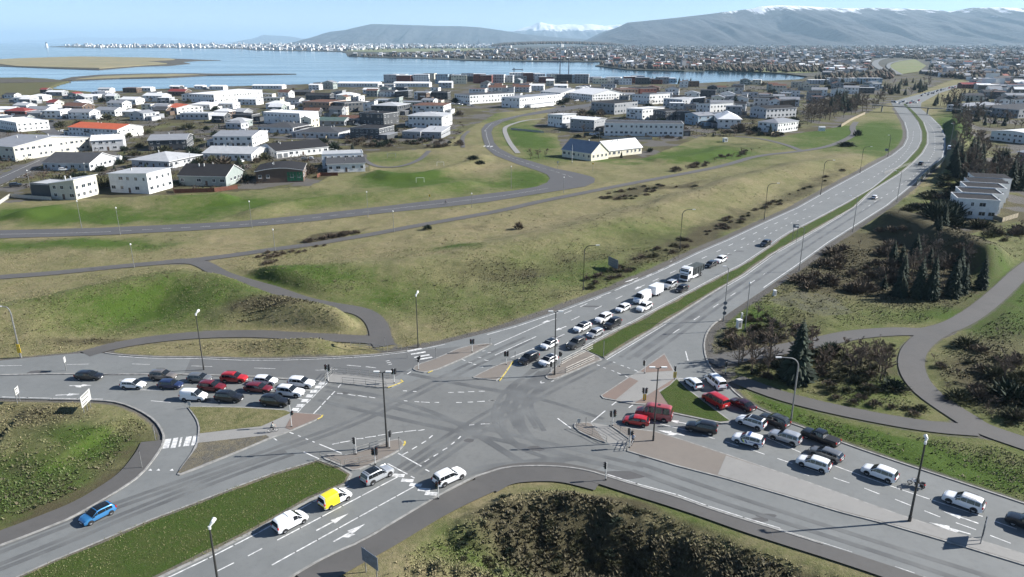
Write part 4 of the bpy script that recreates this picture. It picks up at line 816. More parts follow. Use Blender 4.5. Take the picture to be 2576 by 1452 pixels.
def yellow_rear(e, sp):
    d = []
    T = sp['top']; v = []; f = []; xs = np.linspace(-sp['L']/2, .15, 12)
    for x in xs: s = section(sp, x); v += [(x, q[0]+(.01 if q[0] else 0), q[1]+.008) for q in s[1:]]+[(x, -q[0]-(.01 if q[0] else 0), q[1]+.008) for q in s[-2:0:-1]]
    n = 13
    for i in range(11):
        for k in range(n-1): a = i*n+k; f.append((a, a+n, a+n+1, a+1))
    f.append(tuple(range(n)))
    v = [(x-.012, y, z) if i < n else (x, y, z) for i, (x, y, z) in enumerate(v)]
    obj('yellow_rear_body', mesh('yellow_rear_body', v, f, [PAINT['yellow']], True), e, label='yellow painted rear half')
    MB().box(-sp['L']/2-.035, -sp['L']/2-.02, -.66, .66, 1.12, 1.62).obj('rear_glass', M_GLASS, e)
V('van','white',(843,1251),(100,-52),'small van with yellow rear half and white front',group=BQ,extras=yellow_rear)
def vent(e, sp): MB().box(-.5, -.15, -.55, .55, 1.84, 1.93).obj('roof_spoiler', M_PLATE, e); MB().box(-sp['L']/2-.03, -sp['L']/2-.012, -.66, .66, 1.12, 1.62).obj('rear_glass', M_GLASS, e)
V('van','white',(730,1309),(100,-52),'plain white small van behind the yellow and white van',group=BQ,extras=vent)
V('hatch','blue',(245,1292),(-100,50),'bright blue hatchback with black roof driving away lower left',darkroof=True)
hd = (-100, 48)
V('suv','black',(1330,901),hd,'black car first at the highway stop line, left lane',group=HQ)
V('hatch','white',(1379,907),hd,'white car with black roof first in right lane at highway stop line',group=HQ,darkroof=True)
V('hatch','white',(1382,866),hd,'white hatchback with black roof second in the highway left lane',group=HQ,darkroof=True)
V('bigsuv','darkgrey',(1449,863),hd,'dark grey SUV second in right highway lane beside grass median',group=HQ,rails=True)
V('hatch','silver',(1497,838),hd,'silver hatchback third in the highway right lane',group=HQ)
V('wagon','white',(1465,823),hd,'white estate with black glass roof third in highway left lane',group=HQ,darkroof=True)
V('bigsuv','black',(1541,813),hd,'black SUV with grey sides behind the silver hatchback',group=HQ,rails=True)
V('suv','white',(1518,800),hd,'white SUV beside the black SUV in the highway queue',group=HQ,rails=True)
V('hatch','white',(1567,775),hd,'white hatchback directly in front of the white panel van',group=HQ)
V('suv','white',(1621,772),hd,'white SUV beside the white panel van, next to grass median',group=HQ)
V('panelvan','white',(1616,747),hd,'high white panel van towing a box trailer',group=HQ)
V('bigsuv','silver',(1685,716),(-100,46),'silver off-roader between box trailer and the lorry',group=HQ,rails=True)
V('hatch','black',(1715,726),(-100,46),'black hatchback beside the silver off-roader by the median',group=HQ)
V('wagon','black',(1788,665),(-100,45),'black estate car directly behind the container lorry',group=HQ)
V('suv','white',(1813,653),(-100,45),'white car last in the highway queue behind the black estate',group=HQ)
V('suv','black',(1926,612),(-100,48),'black car approaching alone where the highway median narrows')
V('hatch','white',(2201,496),(100,-62),'white car driving away alone on the right carriageway')
V('suv','black',(2317,411),(60,-40),'dark car far up the right carriageway at the bend')
V('panelvan','white',(2388,372),(-5,-40),'white van at the road edge below the tall bend lamp')
rd = (-100, -45)
V('hatch','white',(1744,963),(-60,-45),'white hatchback leading the slip road, left of the white van',group=RQ)
V('mpv','white',(1800,958),(-60,-50),'white van at the head of the slip road beside shrubs',group=RQ)
V('mpv','red',(1800,1005),(-80,-45),'red minibus on the slip road behind the white hatchback',group=RQ)
V('sedan','darkmaroon',(1867,1017),(-90,-45),'very dark maroon car on slip road behind the white van',group=RQ)
def campvent(e, sp): MB().box(-1.0, -.6, -.2, .2, 2.48, 2.56).obj('roof_vent', M_BLK, e)
V('camper','camperred',(1645,1036),(-100,-16),'faded red high-roof camper van at the right stop line',group=RQ,extras=campvent)
V('hatch','red',(1600,1058),(-100,-14),'small red car at right stop line beside the red camper',group=RQ)
V('bigsuv','black',(1765,1074),(-100,-18),'black SUV behind the small red car',group=RQ)
V('suv','white',(1890,1060),(-100,-32),'white SUV with dark sunroof behind the red minibus',group=RQ,darkroof=True)
V('bigsuv','darkgrey',(1948,1056),(-100,-40),'black off-roader beside the verge under the hooked lamp',group=RQ)
M_PBLUE = mat('police_blue', (.03,.07,.22), .4, var=0)
M_PYEL = mat('police_yellow', (.7,.75,.05), .4, var=0)
def police(e, sp):
    for s in (1, -1):
        y = s*(sp['W']+.012)
        for x0, c in ((-.15, M_PBLUE), (.25, M_PYEL), (.45, M_PBLUE)):
            v = [(x0, y, .55), (x0+.22, y, .55), (x0+.5, y, 1.0), (x0+.28, y, 1.0)]; obj('livery_stripe', mesh('livery_stripe', v, [(0,1,2,3)], [c]), e)
        MB().box(-2.1, -.3, y-.004, y+.004, .78, .9).obj('livery_band', M_PBLUE, e)
    MB().box(-.35, -.05, -.6, .6, 1.72, 1.84).obj('light_bar', M_PBLUE, e)
V('suv','white',(1882,1105),(-100,-26),'white police car with dark blue slanted stripes and roof light bar',group=RQ,extras=police)
V('bigsuv','silver',(1975,1098),(-100,-32),'silver SUV behind the white SUV with sunroof',group=RQ)
V('pickup','black',(2064,1099),(-100,-38),'long black pickup truck with covered bed beside the verge',group=RQ)
V('wagon','grey',(2078,1141),(-100,-36),'dark grey estate car behind the silver SUV',group=RQ)
V('suv','white',(2047,1164),(-100,-32),'white car between police car and the gap in the lane',group=RQ)
V('suv','white',(2213,1188),(-100,-36),'white SUV directly in front of the motorcycle',group=RQ)
V('bigsuv','white',(2424,1259),(-100,-36),'white boxy SUV with roof rails behind the motorcycle',group=RQ,rails=True)
V('bigsuv','black',(2588,1314),(-100,-34),'dark car cut off by the right picture edge',group=RQ)
# ---- box trailer and container lorry
def wheels(e, r_, w, pos, pm=M_RIM):
    d = car_meshes('suv')
    for x, y in pos:
        s = 1 if y > 0 else -1; k = r_/SPEC['suv']['wr']
        w_ = obj('wheel', d['tyre'], e, (x, y, r_), (0, 0, 0 if s > 0 else math.pi), scale=(k, w/.22, k)); obj('rim', d['rim'], w_)
loc, rz = place((1650,730), (1550,778), 1.3); TRAFFIC.append((loc, 3))
e = empty('box_trailer', (loc[0], loc[1], .125), rz, 'white box trailer towed behind the white panel van', 'trailer', HQ)
bm = MB(); bm.box(-1.9, 1.9, -1.05, 1.05, .62, 2.55); o = bm.obj('box', PAINT['white'], e); mo = o.modifiers.new('bevel', 'BEVEL'); mo.width = .04
MB().box(-1.9, 1.9, -1.0, 1.0, .5, .6).obj('chassis', M_BLK, e); MB().box(1.9, 3.0, -.06, .06, .5, .58).obj('drawbar', M_BLK, e)
wheels(e, .32, .2, [(-.4,.95),(-.4,-.95),(.4,.95),(.4,-.95)])
for s in (1, -1): obj('tail_light', car_meshes('suv')['tail'], e, (-1.92, s*.9, .7))
loc, rz = place((1741,683), (1641,730), 1.8); TRAFFIC.append((loc, 5))
e = empty('container_lorry', (loc[0], loc[1], .125), rz, 'white-cab lorry carrying a dark grey open skip container', 'truck', HQ)
cabp = [(2.0,.7),(4.25,.7),(4.35,1.2),(4.3,2.2),(4.0,3.25),(3.2,3.55),(2.0,3.55)]
def extr(prof, w, taper=0.): 
    n = len(prof); v = [(x, -w, z) for x, z in prof]+[(x, w, z) for x, z in prof]; return v, [tuple(range(n)), tuple(range(n, 2*n))[::-1]]+[(i, n+i, n+(i+1) % n, (i+1) % n) for i in range(n)]
me = mesh('cab', *extr(cabp, 1.22), [PAINT['white']]); o = obj('cab', me, e); mo = o.modifiers.new('bevel', 'BEVEL'); mo.width = .08; mo.segments = 2
me = mesh('windscreen', [(4.345,-1.1,1.95),(4.345,1.1,1.95),(4.09,1.05,3.0),(4.09,-1.05,3.0)], [(0,1,2,3)], [M_GLASS]); obj('windscreen', me, e)
MB().box(4.36, 4.42, -1.0, 1.0, .75, 1.7).obj('grille', M_BLK, e); MB().box(4.2, 4.5, -1.22, 1.22, .35, .7).obj('bumper', PAINT['white'], e)
MB().box(4.0, 4.3, -1.0, 1.0, 3.2, 3.35).obj('sun_visor', M_BLK, e)
for s in (1, -1):
    MB().box(2.9, 3.9, s*1.235-.008, s*1.235+.008, 1.95, 2.9).obj('side_window', M_GLASS, e); MB().box(3.95, 4.15, s*1.35-.09, s*1.35+.09, 2.1, 2.9).obj('wing_mirror', M_BLK, e)
    obj('headlight', car_meshes('suv')['head'], e, (4.47, s*.95, .75)); MB().box(-1.2, 1.7, s*1.1-.1, s*1.1+.1, .5, 1.0).obj('side_skirt', M_PLATE, e)
MB().box(-4.3, 3.4, -.45, .45, .65, 1.0).obj('chassis', M_BLK, e)
sk = [(-4.3,1.3),(1.2,1.3),(1.6,2.9),(1.6,3.0),(-4.5,3.0)]; M_SKIP = mat('skip_steel', (.055,.065,.068), .6, .2, var=.3, vs_=1.5)
o = obj('skip_container', mesh('skip_container', *extr(sk, 1.2), [M_SKIP]), e)
for x in (-3.9, -2.5, -1.1, .3, 1.3):
    for s in (1, -1): MB().box(x-.06, x+.06, s*1.25-.06, s*1.25+.06, 1.35, 2.95).obj('skip_rib', M_SKIP, e)
MB().box(-4.4, 1.5, -1.1, 1.1, 3.0, 3.04).obj('tarpaulin', mat('tarp', (.07,.085,.085), .7, var=.3), e)
wheels(e, .5, .3, [(3.3,1.08),(3.3,-1.08),(-1.6,1.08),(-1.6,-1.08),(-2.9,1.08),(-2.9,-1.08)])
# ---- far traffic: individual small cars on the highway beyond the footbridge
i = 0; rf = random.Random(4)
FARC = []
for t in np.linspace(0, 1, 13): FARC.append((2246+t*64+rf.uniform(-2,2), 259.5-t*3.5+rf.uniform(-4,3)))
for t in np.linspace(0, 1, 22): FARC.append((2318+t*100+rf.uniform(-3,3), 240-t*25+rf.uniform(-3,3)))
for x, y in FARC:
    c = rf.choice(['white','silver','black','grey','white','darkgrey','red','navy']); loc, rz = place((x, y), (x-60, y+16), .7)
    d = car_meshes('hatch'); e = empty('distant_car', (loc[0], loc[1], .13), rz+(math.pi if rf.random() < .4 else 0), 'tiny distant car in dense traffic beyond the footbridge', 'car', 'distant traffic beyond the footbridge')
    obj('body', d['body'], e, m=PAINT[c]); obj('windscreen', d['ws'], e); obj('rear_window', d['rw'], e)
    for s in d['side']: obj('side_window', s, e)
# ============================================================ STREET FURNITURE
M_POLE = mat('galvanised_pole', (.30,.30,.29), .5, .4, var=.2, vs_=1)
M_DPOLE = mat('dark_pole', (.05,.05,.048), .55, .2, var=.15)
M_WPOLE = mat('white_pole', (.62,.62,.60), .5, var=.1)
M_LHEAD = mat('lamp_head_white', (.75,.75,.73), .4, var=.05)
M_SIGB = mat('signal_black', (.012,.012,.013), .6, var=0)
M_SIGNF = mat('sign_face_white', (.5,.5,.47), .5, var=.08)
M_SIGNG = mat('sign_back_grey', (.20,.22,.25), .5, .3, var=.15)
M_SIGNBL = mat('sign_back_bluegrey', (.17,.21,.27), .5, .2, var=.15)
M_SYEL = mat('sign_yellow', (.80,.52,.03), .5, var=.1)
M_RAIL = mat('railing_steel', (.38,.37,.34), .5, .5, var=.15)
def lens(c): return mat('lens_%d%d%d' % tuple(int(x*10) for x in c), c, .3, var=0)
def vh(base, toppx, b3=None):
    "height of something standing at photo px `base` whose top is seen at row toppx"
    p = b3 if b3 is not None else GT(*base); dy = toppx-CY; down = F*ST+dy*CT; fw = F*CT-dy*ST
    return HC-p.y*down/fw-p.z
def lamp(base, top, kind, label, group='road lamps', head=None, z=None, dark=False, r=.10):
    p = GT(*base); p.z = max(p.z, .12); h = vh(base, top[1], p); e = empty('street_lamp', p, 0, label, 'street lamp', group); m = M_DPOLE if dark else M_POLE
    tp = G(top[0], top[1], p.z+h); reach = tp.x-p.x
    MB().tube([(0,0,-.1),(0,0,.9)], r*1.5, 8).obj('base', m, e)
    if kind == 'hook':
        d_ = 1 if reach > 0 else -1; rr = max(.8, min(abs(reach), 3.0)); pts = [(0,0,.9),(0,0,h-1.6)]
        for k in range(1, 7): a = math.pi/2*k/6; pts.append((d_*rr*.55*(1-math.cos(a)), 0, h-1.6+1.5*math.sin(a)))
        MB().tube(pts, [r*1.1]*2+[r*.8]*6, 6).obj('pole', m, e); MB().tube([pts[-1], (d_*rr, 0, h)], r*.7, 6).obj('arm', m, e)
        MB().box(min(d_*rr, d_*(rr+.9)), max(d_*rr, d_*(rr+.9)), -.15, .15, h-.08, h+.07).obj('lamp_head', M_LHEAD, e)
    else:
        MB().tube([(0,0,.9),(0,0,h)], [r*1.15, r*.75], 8).obj('pole', m, e)
        if kind == 'post': MB().tube([(0,0,h-.1),(0,0,h+.0),(0,0,h+.28),(0,0,h+.4)], [.07,.22,.2,.05], 8).obj('lamp_head', M_LHEAD, e)
        elif kind == 'arm':
            d_ = 1 if (head or 1) > 0 else -1; L_ = abs(head or 2.)
            MB().tube([(0,0,h-.2),(d_*L_,0,h+.35)], r*.6, 6).obj('arm', m, e); MB().box(min(d_*L_,d_*(L_+.8)), max(d_*L_,d_*(L_+.8)), -.15, .15, h+.28, h+.42).obj('lamp_head', M_LHEAD, e)
        elif kind == 'double':
            for d_ in (-1, 1): MB().tube([(0,0,h-.1),(d_*.5,.1*d_,h+.1)], r*.6, 6).obj('arm', m, e); MB().box(min(d_*.45,d_*1.3), max(d_*.45,d_*1.3), -.17, .17, h+.04, h+.20).obj('lamp_head', M_LHEAD, e)
        elif kind == 'cap':
            MB().tube([(0,0,h-.05),(.25,.3,h+.35),(.3,.75,h+.45)], [.09,.2,.24], 8).obj('lamp_head', M_LHEAD, e); MB().tube([(0,0,h-.3),(0,0,h+.05)], .16, 8).obj('collar', M_LHEAD, e)
    return e
lamp((974,1128),(960,937),'double','tall dark twin-head lamp on the lower corner island in mid-junction',dark=True,r=.13)
lamp((1395,946),(1393,785),'double','tall dark lamp on the crossing island by the highway stop line',dark=True,r=.12)
lamp((1643,1112),(1650,926),'double','tall dark lamp on the long median beside the small red car',dark=True,r=.11)
lamp((2287,1315),(2322,1112),'cap','tall dark lamp on the long median near the motorcycle',dark=True,r=.14)
lamp((556,1515),(470,1325),'cap','lamp rising from the bottom picture edge beside the vans',dark=True,r=.13)
lamp((513,932),(487,790),'cap','dark lamp on the left road centre kerb behind the grey hatchback',dark=True,r=.10)
e_y = lamp((53,900),(4,771),'hook','pale hooked lamp with yellow signs at the far left road edge',r=.12)
lamp((1990,1057),(1966,899),'hook','pale hooked lamp on the verge above the black off-roader',r=.12)
lamp((1052,874),(1047,742),'cap','thin dark lamp on the grass above the zebra crossing',dark=True,r=.09)
lamp((1467,730),(1499,617),'hook','dark hooked lamp beside the road sign on the highway bank',dark=True,r=.11)
lamp((1710,627),(1742,527),'hook','dark hooked lamp on the highway bank above the lorry',dark=True,r=.11)
lamp((1922,553),(1962,461),'hook','dark hooked lamp beyond the lorry on the highway bank',dark=True,r=.11)
lamp((2064,491),(2105,403),'hook','dark hooked lamp on the bank before the park path',dark=True,r=.11)
lamp((2163,436),(2197,369),'hook','dark hooked lamp on the bank near the highway bend',dark=True,r=.11)
lamp((2233,395),(2240,340),'hook','farthest dark hooked lamp on the bank inside the bend',dark=True,r=.11)
lamp((2010,683),(2012,572),'arm','grey lamp on right carriageway edge nearest the thicket',head=-1.6)
lamp((2145,583),(2150,495),'arm','grey lamp on right carriageway edge below the white house',head=-2.)
lamp((2256,508),(2260,432),'arm','grey lamp on right carriageway edge before the glass barrier',head=-2.)
lamp((2389,372),(2396,312),'arm','very tall pale lamp above the white van at the bend',head=-1)
lamp((1820,808),(1829,674),'arm','pale thin lamp carrying round signs at the slip road mouth',head=-.5)
lamp((1874,832),(1880,714),'post','pale camera mast beside the slip road shrubs')
for b_, t_, lb in [((206,575),(197,507),'first short path lamp from the left along the minor road'),((303,591),(293,524),'second lamp from the left along the minor road'),((634,573),(626,508),'third lamp from the left along the minor road'),((926,546),(920,484),'fourth lamp from the left along the minor road'),((1187,522),(1186,488),'short lamp by the cyclist on the minor road'),((338,674),(330,616),'lamp beside the long footpath on the left'),((692,632),(687,579),'lamp beside the footpath among low brown shrubs'),((991,584),(987,533),'lamp beside the footpath above the small dark bush'),((1418,485),(1417,447),'lamp below the dark road junction by the cream hall'),((1286,476),(1285,420),'lamp inside the grassy road bend'),((82,499),(72,430),'lamp at the corner of the beige two-storey house'),((480,415),(476,384),'lamp between the grey-roofed houses'),((746,358),(744,322),'lamp beside the dark-roofed bungalow garden'),((453,438),(445,395),'lamp by the pale hipped-roof house'),((216,440),(214,412),'lamp in the gable house driveway'),((690,452),(693,412),'lamp in front of the curved roof house'),((155,372),(150,330),'lamp at the corner of the residential street'),((520,390),(518,350),'lamp by the grey garden wall'),((1220,367),(1219,330),'lamp at the zebra crossing of the minor road'),((1508,355),(1505,325),'lamp behind the cream hall')]:
    lamp(b_, t_, 'post', lb, 'small lamps', r=.075)
# flagpole
p = GT(1439,411); e = empty('flagpole', p, 0, 'slim white flagpole in front of the cream hall', 'flagpole'); MB().tube([(0,0,0),(0,0,9.)], [.09,.05], 8).obj('pole', M_LHEAD, e); MB().tube([(0,0,9.),(0,0,9.2)], .1, 6).obj('finial', M_LHEAD, e); MB().tube([(0,0,0),(0,0,.5)], .2, 6).obj('foot', M_KERB, e)
# signals
def head(mb_parent, x, y, z, rz, n=3):
    hd_ = MB().box(-.16, .16, -.13, .13, 0, .32*n).obj('signal_head', M_SIGB, mb_parent, loc=(x, y, z), rot=rz)
    for k in range(n):
        c = [(.02,.16,.10),(.22,.12,.01),(.22,.01,.01)][k if n == 3 else min(k*2, 2)]
        v = [(0, -.165, .16+.32*k)]+[(.10*math.cos(a*math.pi/4), -.135, .16+.32*k+.10*math.sin(a*math.pi/4)) for a in range(8)]
        obj('lens', mesh('lens', v, [(0, 1+a, 1+(a+1) % 8) for a in range(8)], [lens(c)]), hd_)
        MB().box(-.13, .13, -.26, -.12, .27+.32*k, .30+.32*k).obj('visor', M_SIGB, hd_)
def signal(base, top, label, heads=((0,0),), yellow=False, ped=False, n=3):
    p = G(base[0], base[1], .25); h = max(2.4, vh(base, top, p)); e = empty('traffic_signal', p, 0, label, 'traffic light', 'junction traffic lights')
    MB().tube([(0,0,-.1),(0,0,h)], .065, 8).obj('pole', M_WPOLE, e)
    for dx, rz in heads: head(e, dx, 0, h-(1.0 if n == 3 else .75), R(rz), n)
    if ped: head(e, .22, .1, 2.1, R(90), 2)
    if yellow: MB().box(-.28, .28, -.05, .0, h-2.3, h-1.15).obj('yellow_arrow_sign', M_SYEL, e); 
    MB().tube([(0,0,-.08),(0,0,.15)], .12, 8).obj('foot', M_BLK, e)
SG = [((826,961),917,'double-headed signal at the end of the left road railings',((-.3,60),(.3,-90)),False,True),((992,964),928,'double-headed signal on the tip of the railing island',((-.25,40),(.25,-120)),False,True),((1188,886),853,'double-headed signal on the upper island above the stop line',((-.25,20),(.25,140)),False,False),((1053,931),898,'signal at the foot of the zebra crossing on upper island',((.0,-90),),False,True),((1274,917),884,'double-headed signal on the small signal island',((-.25,40),(.25,150)),False,False),((1386,944),910,'signal beside the tall lamp on the crossing island',((0,150),),False,False),((1408,922),884,'signal beside the white black-roofed car on highway median',((0,150),),False,True),((1622,939),907,'signal on the brick wedge of the turning island',((-.2,-60),),False,False),((1697,954),921,'signal with yellow sign facing the slip road',((0,-100),),True,False),((1621,1008),978,'signal with tall yellow sign beside the red camper',((-.25,-100),(.25,60)),True,False),((1541,1071),1034,'double-headed signal at the tip of the long median',((-.3,-100),(.3,60)),False,True),((1584,1126),1078,'signal on the long median beside the railings and bicycle',((-.2,-150),),False,True),((1524,1207),1163,'signal on the lower right corner by the sidewalk',((-.15,-90),),False,False),((1103,1254),1211,'signal beside the lower stop line at the kerb',((-.15,-20),),False,True),((896,1143),1101,'signal behind the silver SUV on lower corner island',((-.2,-70),),False,False),((944,1168),1129,'double-headed signal above the silver SUV roof',((-.25,-30),(.25,120)),False,True),((980,1127),1084,'signal beside the tall lamp on lower corner island',((.1,120),),False,False),((734,1074),1003,'tall signal near the cyclist on the left island',((0,-90),),False,True),((1825,940),912,'signal among the shrubs at the slip road edge',((0,-90),),False,False)]
for a in SG: signal(*a[:4], yellow=a[4], ped=a[5])
# bollards
def bollard(px, toppx, label, yellow=False, panel=False):
    p = G(px[0], px[1], .24); h = max(.9, vh(px, toppx, p)); e = empty('bollard', p, 0, label, 'bollard', 'marker posts')
    MB().tube([(0,0,-.05),(0,0,h)], .06, 8).obj('post', M_POLE, e)
    if panel: MB().box(-.25, .25, -.06, -.02, h-.7, h).obj('panel', M_SYEL if yellow else M_SIGNF, e)
    else: MB().tube([(0,0,h-.02),(0,0,h+.05)], .075, 8).obj('cap', M_BLK, e)
for a in [((1097,903),876,'marker post at the zebra crossing island end'),((1233,868),852,'dark marker post at the tip of the upper island'),((1296,903),886,'marker post beside the black car at stop line'),((1518,898),858,'marker post with sign at the end of the highway median'),((1025,900),872,'marker post by the zebra kerb'),((391,1106),1070,'slim post at the slip road zebra'),((357,1175),1135,'slim pale post on the slip road sidewalk'),((1474,1070),1052,'post on the nose island'),((1005,1132),1101,'dark marker post on the tip of corner island'),((968,873),850,'post by the curving footpath end')]: bollard(*a)
bollard((478,1026),1010,'small white keep-right marker at the left slip road nose',panel=True); bollard((1456,1067),1053,'small white keep-right marker at the nose island',panel=True); bollard((1883,1070),1050,'yellow marker post above the police car',yellow=True,panel=True)
# railings
def railing(px, label, h=1.05, z=.25, step=1.9):
    P = resample(W(px), step); o0 = P[0]; e = empty('railing', (o0.x, o0.y, z), 0, label, 'railing', 'pedestrian railings'); Q = [p-o0 for p in P]
    for q in Q: MB().tube([(q.x,q.y,-.05),(q.x,q.y,h)], .045, 6).obj('post', M_RAIL, e)
    for k, n_ in ((1., 'top_rail'), (.55, 'middle_rail'), (.18, 'bottom_rail')): MB().tube([(q.x,q.y,h*k) for q in Q], .035, 6).obj(n_, M_RAIL, e)
for a in [([(842,941),(905,946),(981,956)],'long far railing on the left railing island'),([(862,966),(920,971),(972,978)],'long near railing on the left railing island'),([(818,961),(836,941)],'short end railing beside the left road signal'),([(1412,921),(1440,906),(1491,881)],'far railing on the highway crossing island'),([(1381,946),(1424,941),(1496,908)],'near railing on the highway crossing island'),([(1450,1080),(1490,1097),(1526,1116)],'railing on the curved nose island'),([(1536,1078),(1560,1093),(1583,1108)],'railing along the long median tip'),([(1586,1110),(1576,1136)],'short railing by the bicycle on long median'),([(890,1147),(930,1135),(972,1122)],'far railing on the lower corner island'),([(806,1158),(832,1167),(858,1179)],'curved near railing at the lower median nose'),([(868,1177),(905,1170),(950,1160)],'near railing behind the silver SUV'),([(882,873),(930,880),(975,889)],'low railing below the curving footpath'),([(975,882),(1010,884)],'short railing left of the zebra crossing'),([(2224,440),(2290,415)],'guard railing at the far bend')]: railing(*a)
# signs
def sign(posts, toppx, w, h, label, m, rz=0., ribs=True, lines=0, bottom=None):
    P = [GT(*p) for p in posts]; c = sum(P, Vector())/len(P); z = c.z; H_ = vh(posts[0], toppx, P[0]); e = empty('road_sign', c, R(rz), label, 'road sign', 'direction signs')
    for k in range(len(P)):
        x = (k-(len(P)-1)/2.)*w*.7/max(1, len(P)-1); MB().tube([(x,.06,-.6),(x,.06,H_)], .07, 6).obj('post', M_POLE, e)
    n = max(1, int(h/.6)); b0 = H_-h
    for k in range(n): MB().box(-w/2, w/2, -.05, .0, b0+h*k/n, b0+h*(k+1)/n-.02).obj('panel', m, e)
    if lines:
        for k in range(lines): zz = b0+h*(k+.5)/lines; MB().box(-w*.4, w*(.1+.25*((k*7) % 3)/2.), -.062, -.052, zz-.06, zz+.06).obj('lettering_row', M_SIGB if m is M_SIGNF else M_SIGNF, e)
    return e
sign([(212,1042),(221,1032),(230,1023)],997,3.3,2.0,'large white direction sign in the lower left scrub, seen at an angle',M_SIGNF,95,lines=3)
sign([(44,1014),(53,1012)],975,1.3,1.3,'white direction sign at the far left road edge',M_SIGNF,100,lines=2)
sign([(168,934)],898,.8,1.1,'small white sign on the left road centre kerb',M_SIGNF,100)
sign([(1532,672),(1552,682)],645,4.6,2.5,'big dark grey road sign back on the highway bank',M_SIGNG,-64)
sign([(920,1441),(948,1460)],1380,2.9,1.8,'large blue-grey sign back at the bottom edge above the scrub',M_SIGNBL,-42,lines=0)
sign([(2464,1377),(2474,1350),(2469,1363)],1322,2.6,1.7,'thin edge-on direction sign on the long median',M_SIGNG,52.7)
sign([(1993,612),(2002,608)],566,1.7,1.1,'grey sign on the highway median beyond the black car',M_SIGNG,-20)
sign([(2228,393)],374,1.6,1.3,'grey sign under the last hooked lamp',M_SIGNG,-20)
sign([(1081,508)],489,.5,.9,'small yellow-topped post sign beside the minor road',M_SYEL,0)
sign([(1491,431)],410,.7,.7,'small sign by the dark road junction',M_SYEL,0); sign([(1403,425)],406,.7,.7,'pale bus stop sign near the cream hall',M_SIGNF,0)
p = e_y.location; MB().box(-.35, .35, -.2, -.12, 1.0, 2.0).obj('yellow_arrow_sign', M_SYEL, e_y); MB().box(-.3, .3, -.2, -.12, 2.1, 2.8).obj('yellow_arrow_sign', M_SYEL, e_y)
# speed camera boxes / white cabinets
for px, lb, w, h in [((1858,826),'white speed camera cabinet beside slip road shrubs',.9,1.9),((1865,808),'slim white marker by the camera cabinet',.3,1.8),((1948,744),'small white and dark cabinet at the thicket edge',.6,1.3),((1824,357),'small white hut on the lawn below the terrace',2.2,2.2)]:
    p = GT(*px); e = empty('roadside_cabinet', p, .3, lb, 'cabinet'); MB().box(-w/2, w/2, -w/2, w/2, 0, h).obj('cabinet_body', M_LHEAD, e); MB().box(-w*.6, w*.6, -w*.6, w*.6, h, h+.12).obj('lid', M_LHEAD, e); MB().box(-w*.3, w*.3, -w/2-.02, -w/2, h*.2, h*.8).obj('door', M_POLE, e)
# two roundels on the slip-road lamp
for e in [o for o in bpy.data.objects if o.get('label', '').startswith('pale thin lamp carrying')]:
    for zz in (1.9, 3.1, 4.2): MB().tube([(0,-.12,zz),(0,-.16,zz)], .42, 12).obj('round_sign', M_SIGNG, e)
# goals and play gear
for px, lb in [((1057,459),'nearer white football goal on the sloping lawn'),((1108,448-30),'farther pale football goal on the lawn')]:
    p = GT(*px); e = empty('football_goal', p, .15, lb, 'goal', 'football goals')
    for x in (-1.7, 1.7): MB().tube([(x,0,0),(x,0,2.)], .06, 6).obj('post', M_LHEAD, e)
    MB().tube([(-1.7,0,2.),(1.7,0,2.)], .06, 6).obj('crossbar', M_LHEAD, e)
    for x in (-1.7, 1.7): MB().tube([(x,0,1.95),(x,1.1,0)], .04, 6).obj('stay', M_LHEAD, e)
p = GT(985,397); e = empty('swing_frame', p, .2, 'small swing frame on the round playground', 'swing')
for x in (-2.2, 2.2):
    for y in (-.7, .7): MB().tube([(x,y,0),(x,0,2.4)], .07, 6).obj('leg', M_POLE, e)
MB().tube([(-2.2,0,2.4),(2.2,0,2.4)], .07, 6).obj('beam', M_POLE, e)
for x in (-1, 1):
    MB().box(x-.25, x+.25, -.12, .12, .5, .55).obj('seat', M_BLK, e)
    for d_ in (-.2, .2): MB().tube([(x+d_,0,.55),(x+d_,0,2.4)], .015, 4).obj('chain', M_POLE, e)
# ============================================================ PEOPLE, MOTORCYCLE, BICYCLES
M_SKIN = mat('skin', (.55,.36,.27), .6, var=.05)
def cloth(n, c): return mat('cloth_'+n, c, .85, var=.15, vs_=8)
def body_mesh(name, J, E, Rd, mats, matfn):
    me = bpy.data.meshes.new(name); me.from_pydata([J[k] for k in J], [(list(J).index(a), list(J).index(b_)) for a, b_ in E], [])
    o = bpy.data.objects.new(name, me); link(o); sk = o.modifiers.new('skin', 'SKIN'); sk.use_smooth_shade = True
    for i, k in enumerate(J): r_ = Rd.get(k, .05); me.skin_vertices[0].data[i].radius = (r_, r_) if not hasattr(r_, '__len__') else r_; me.skin_vertices[0].data[i].use_root = (k == 'pelvis')
    ss = o.modifiers.new('sub', 'SUBSURF'); ss.levels = 1; ss.render_levels = 1
    dg = bpy.context.evaluated_depsgraph_get(); ev = o.evaluated_get(dg); m2 = bpy.data.meshes.new_from_object(ev); bpy.data.objects.remove(o)
    m2.materials.clear()
    for m in mats: m2.materials.append(m)
    for p in m2.polygons: p.material_index = matfn(p.center); p.use_smooth = True
    return m2
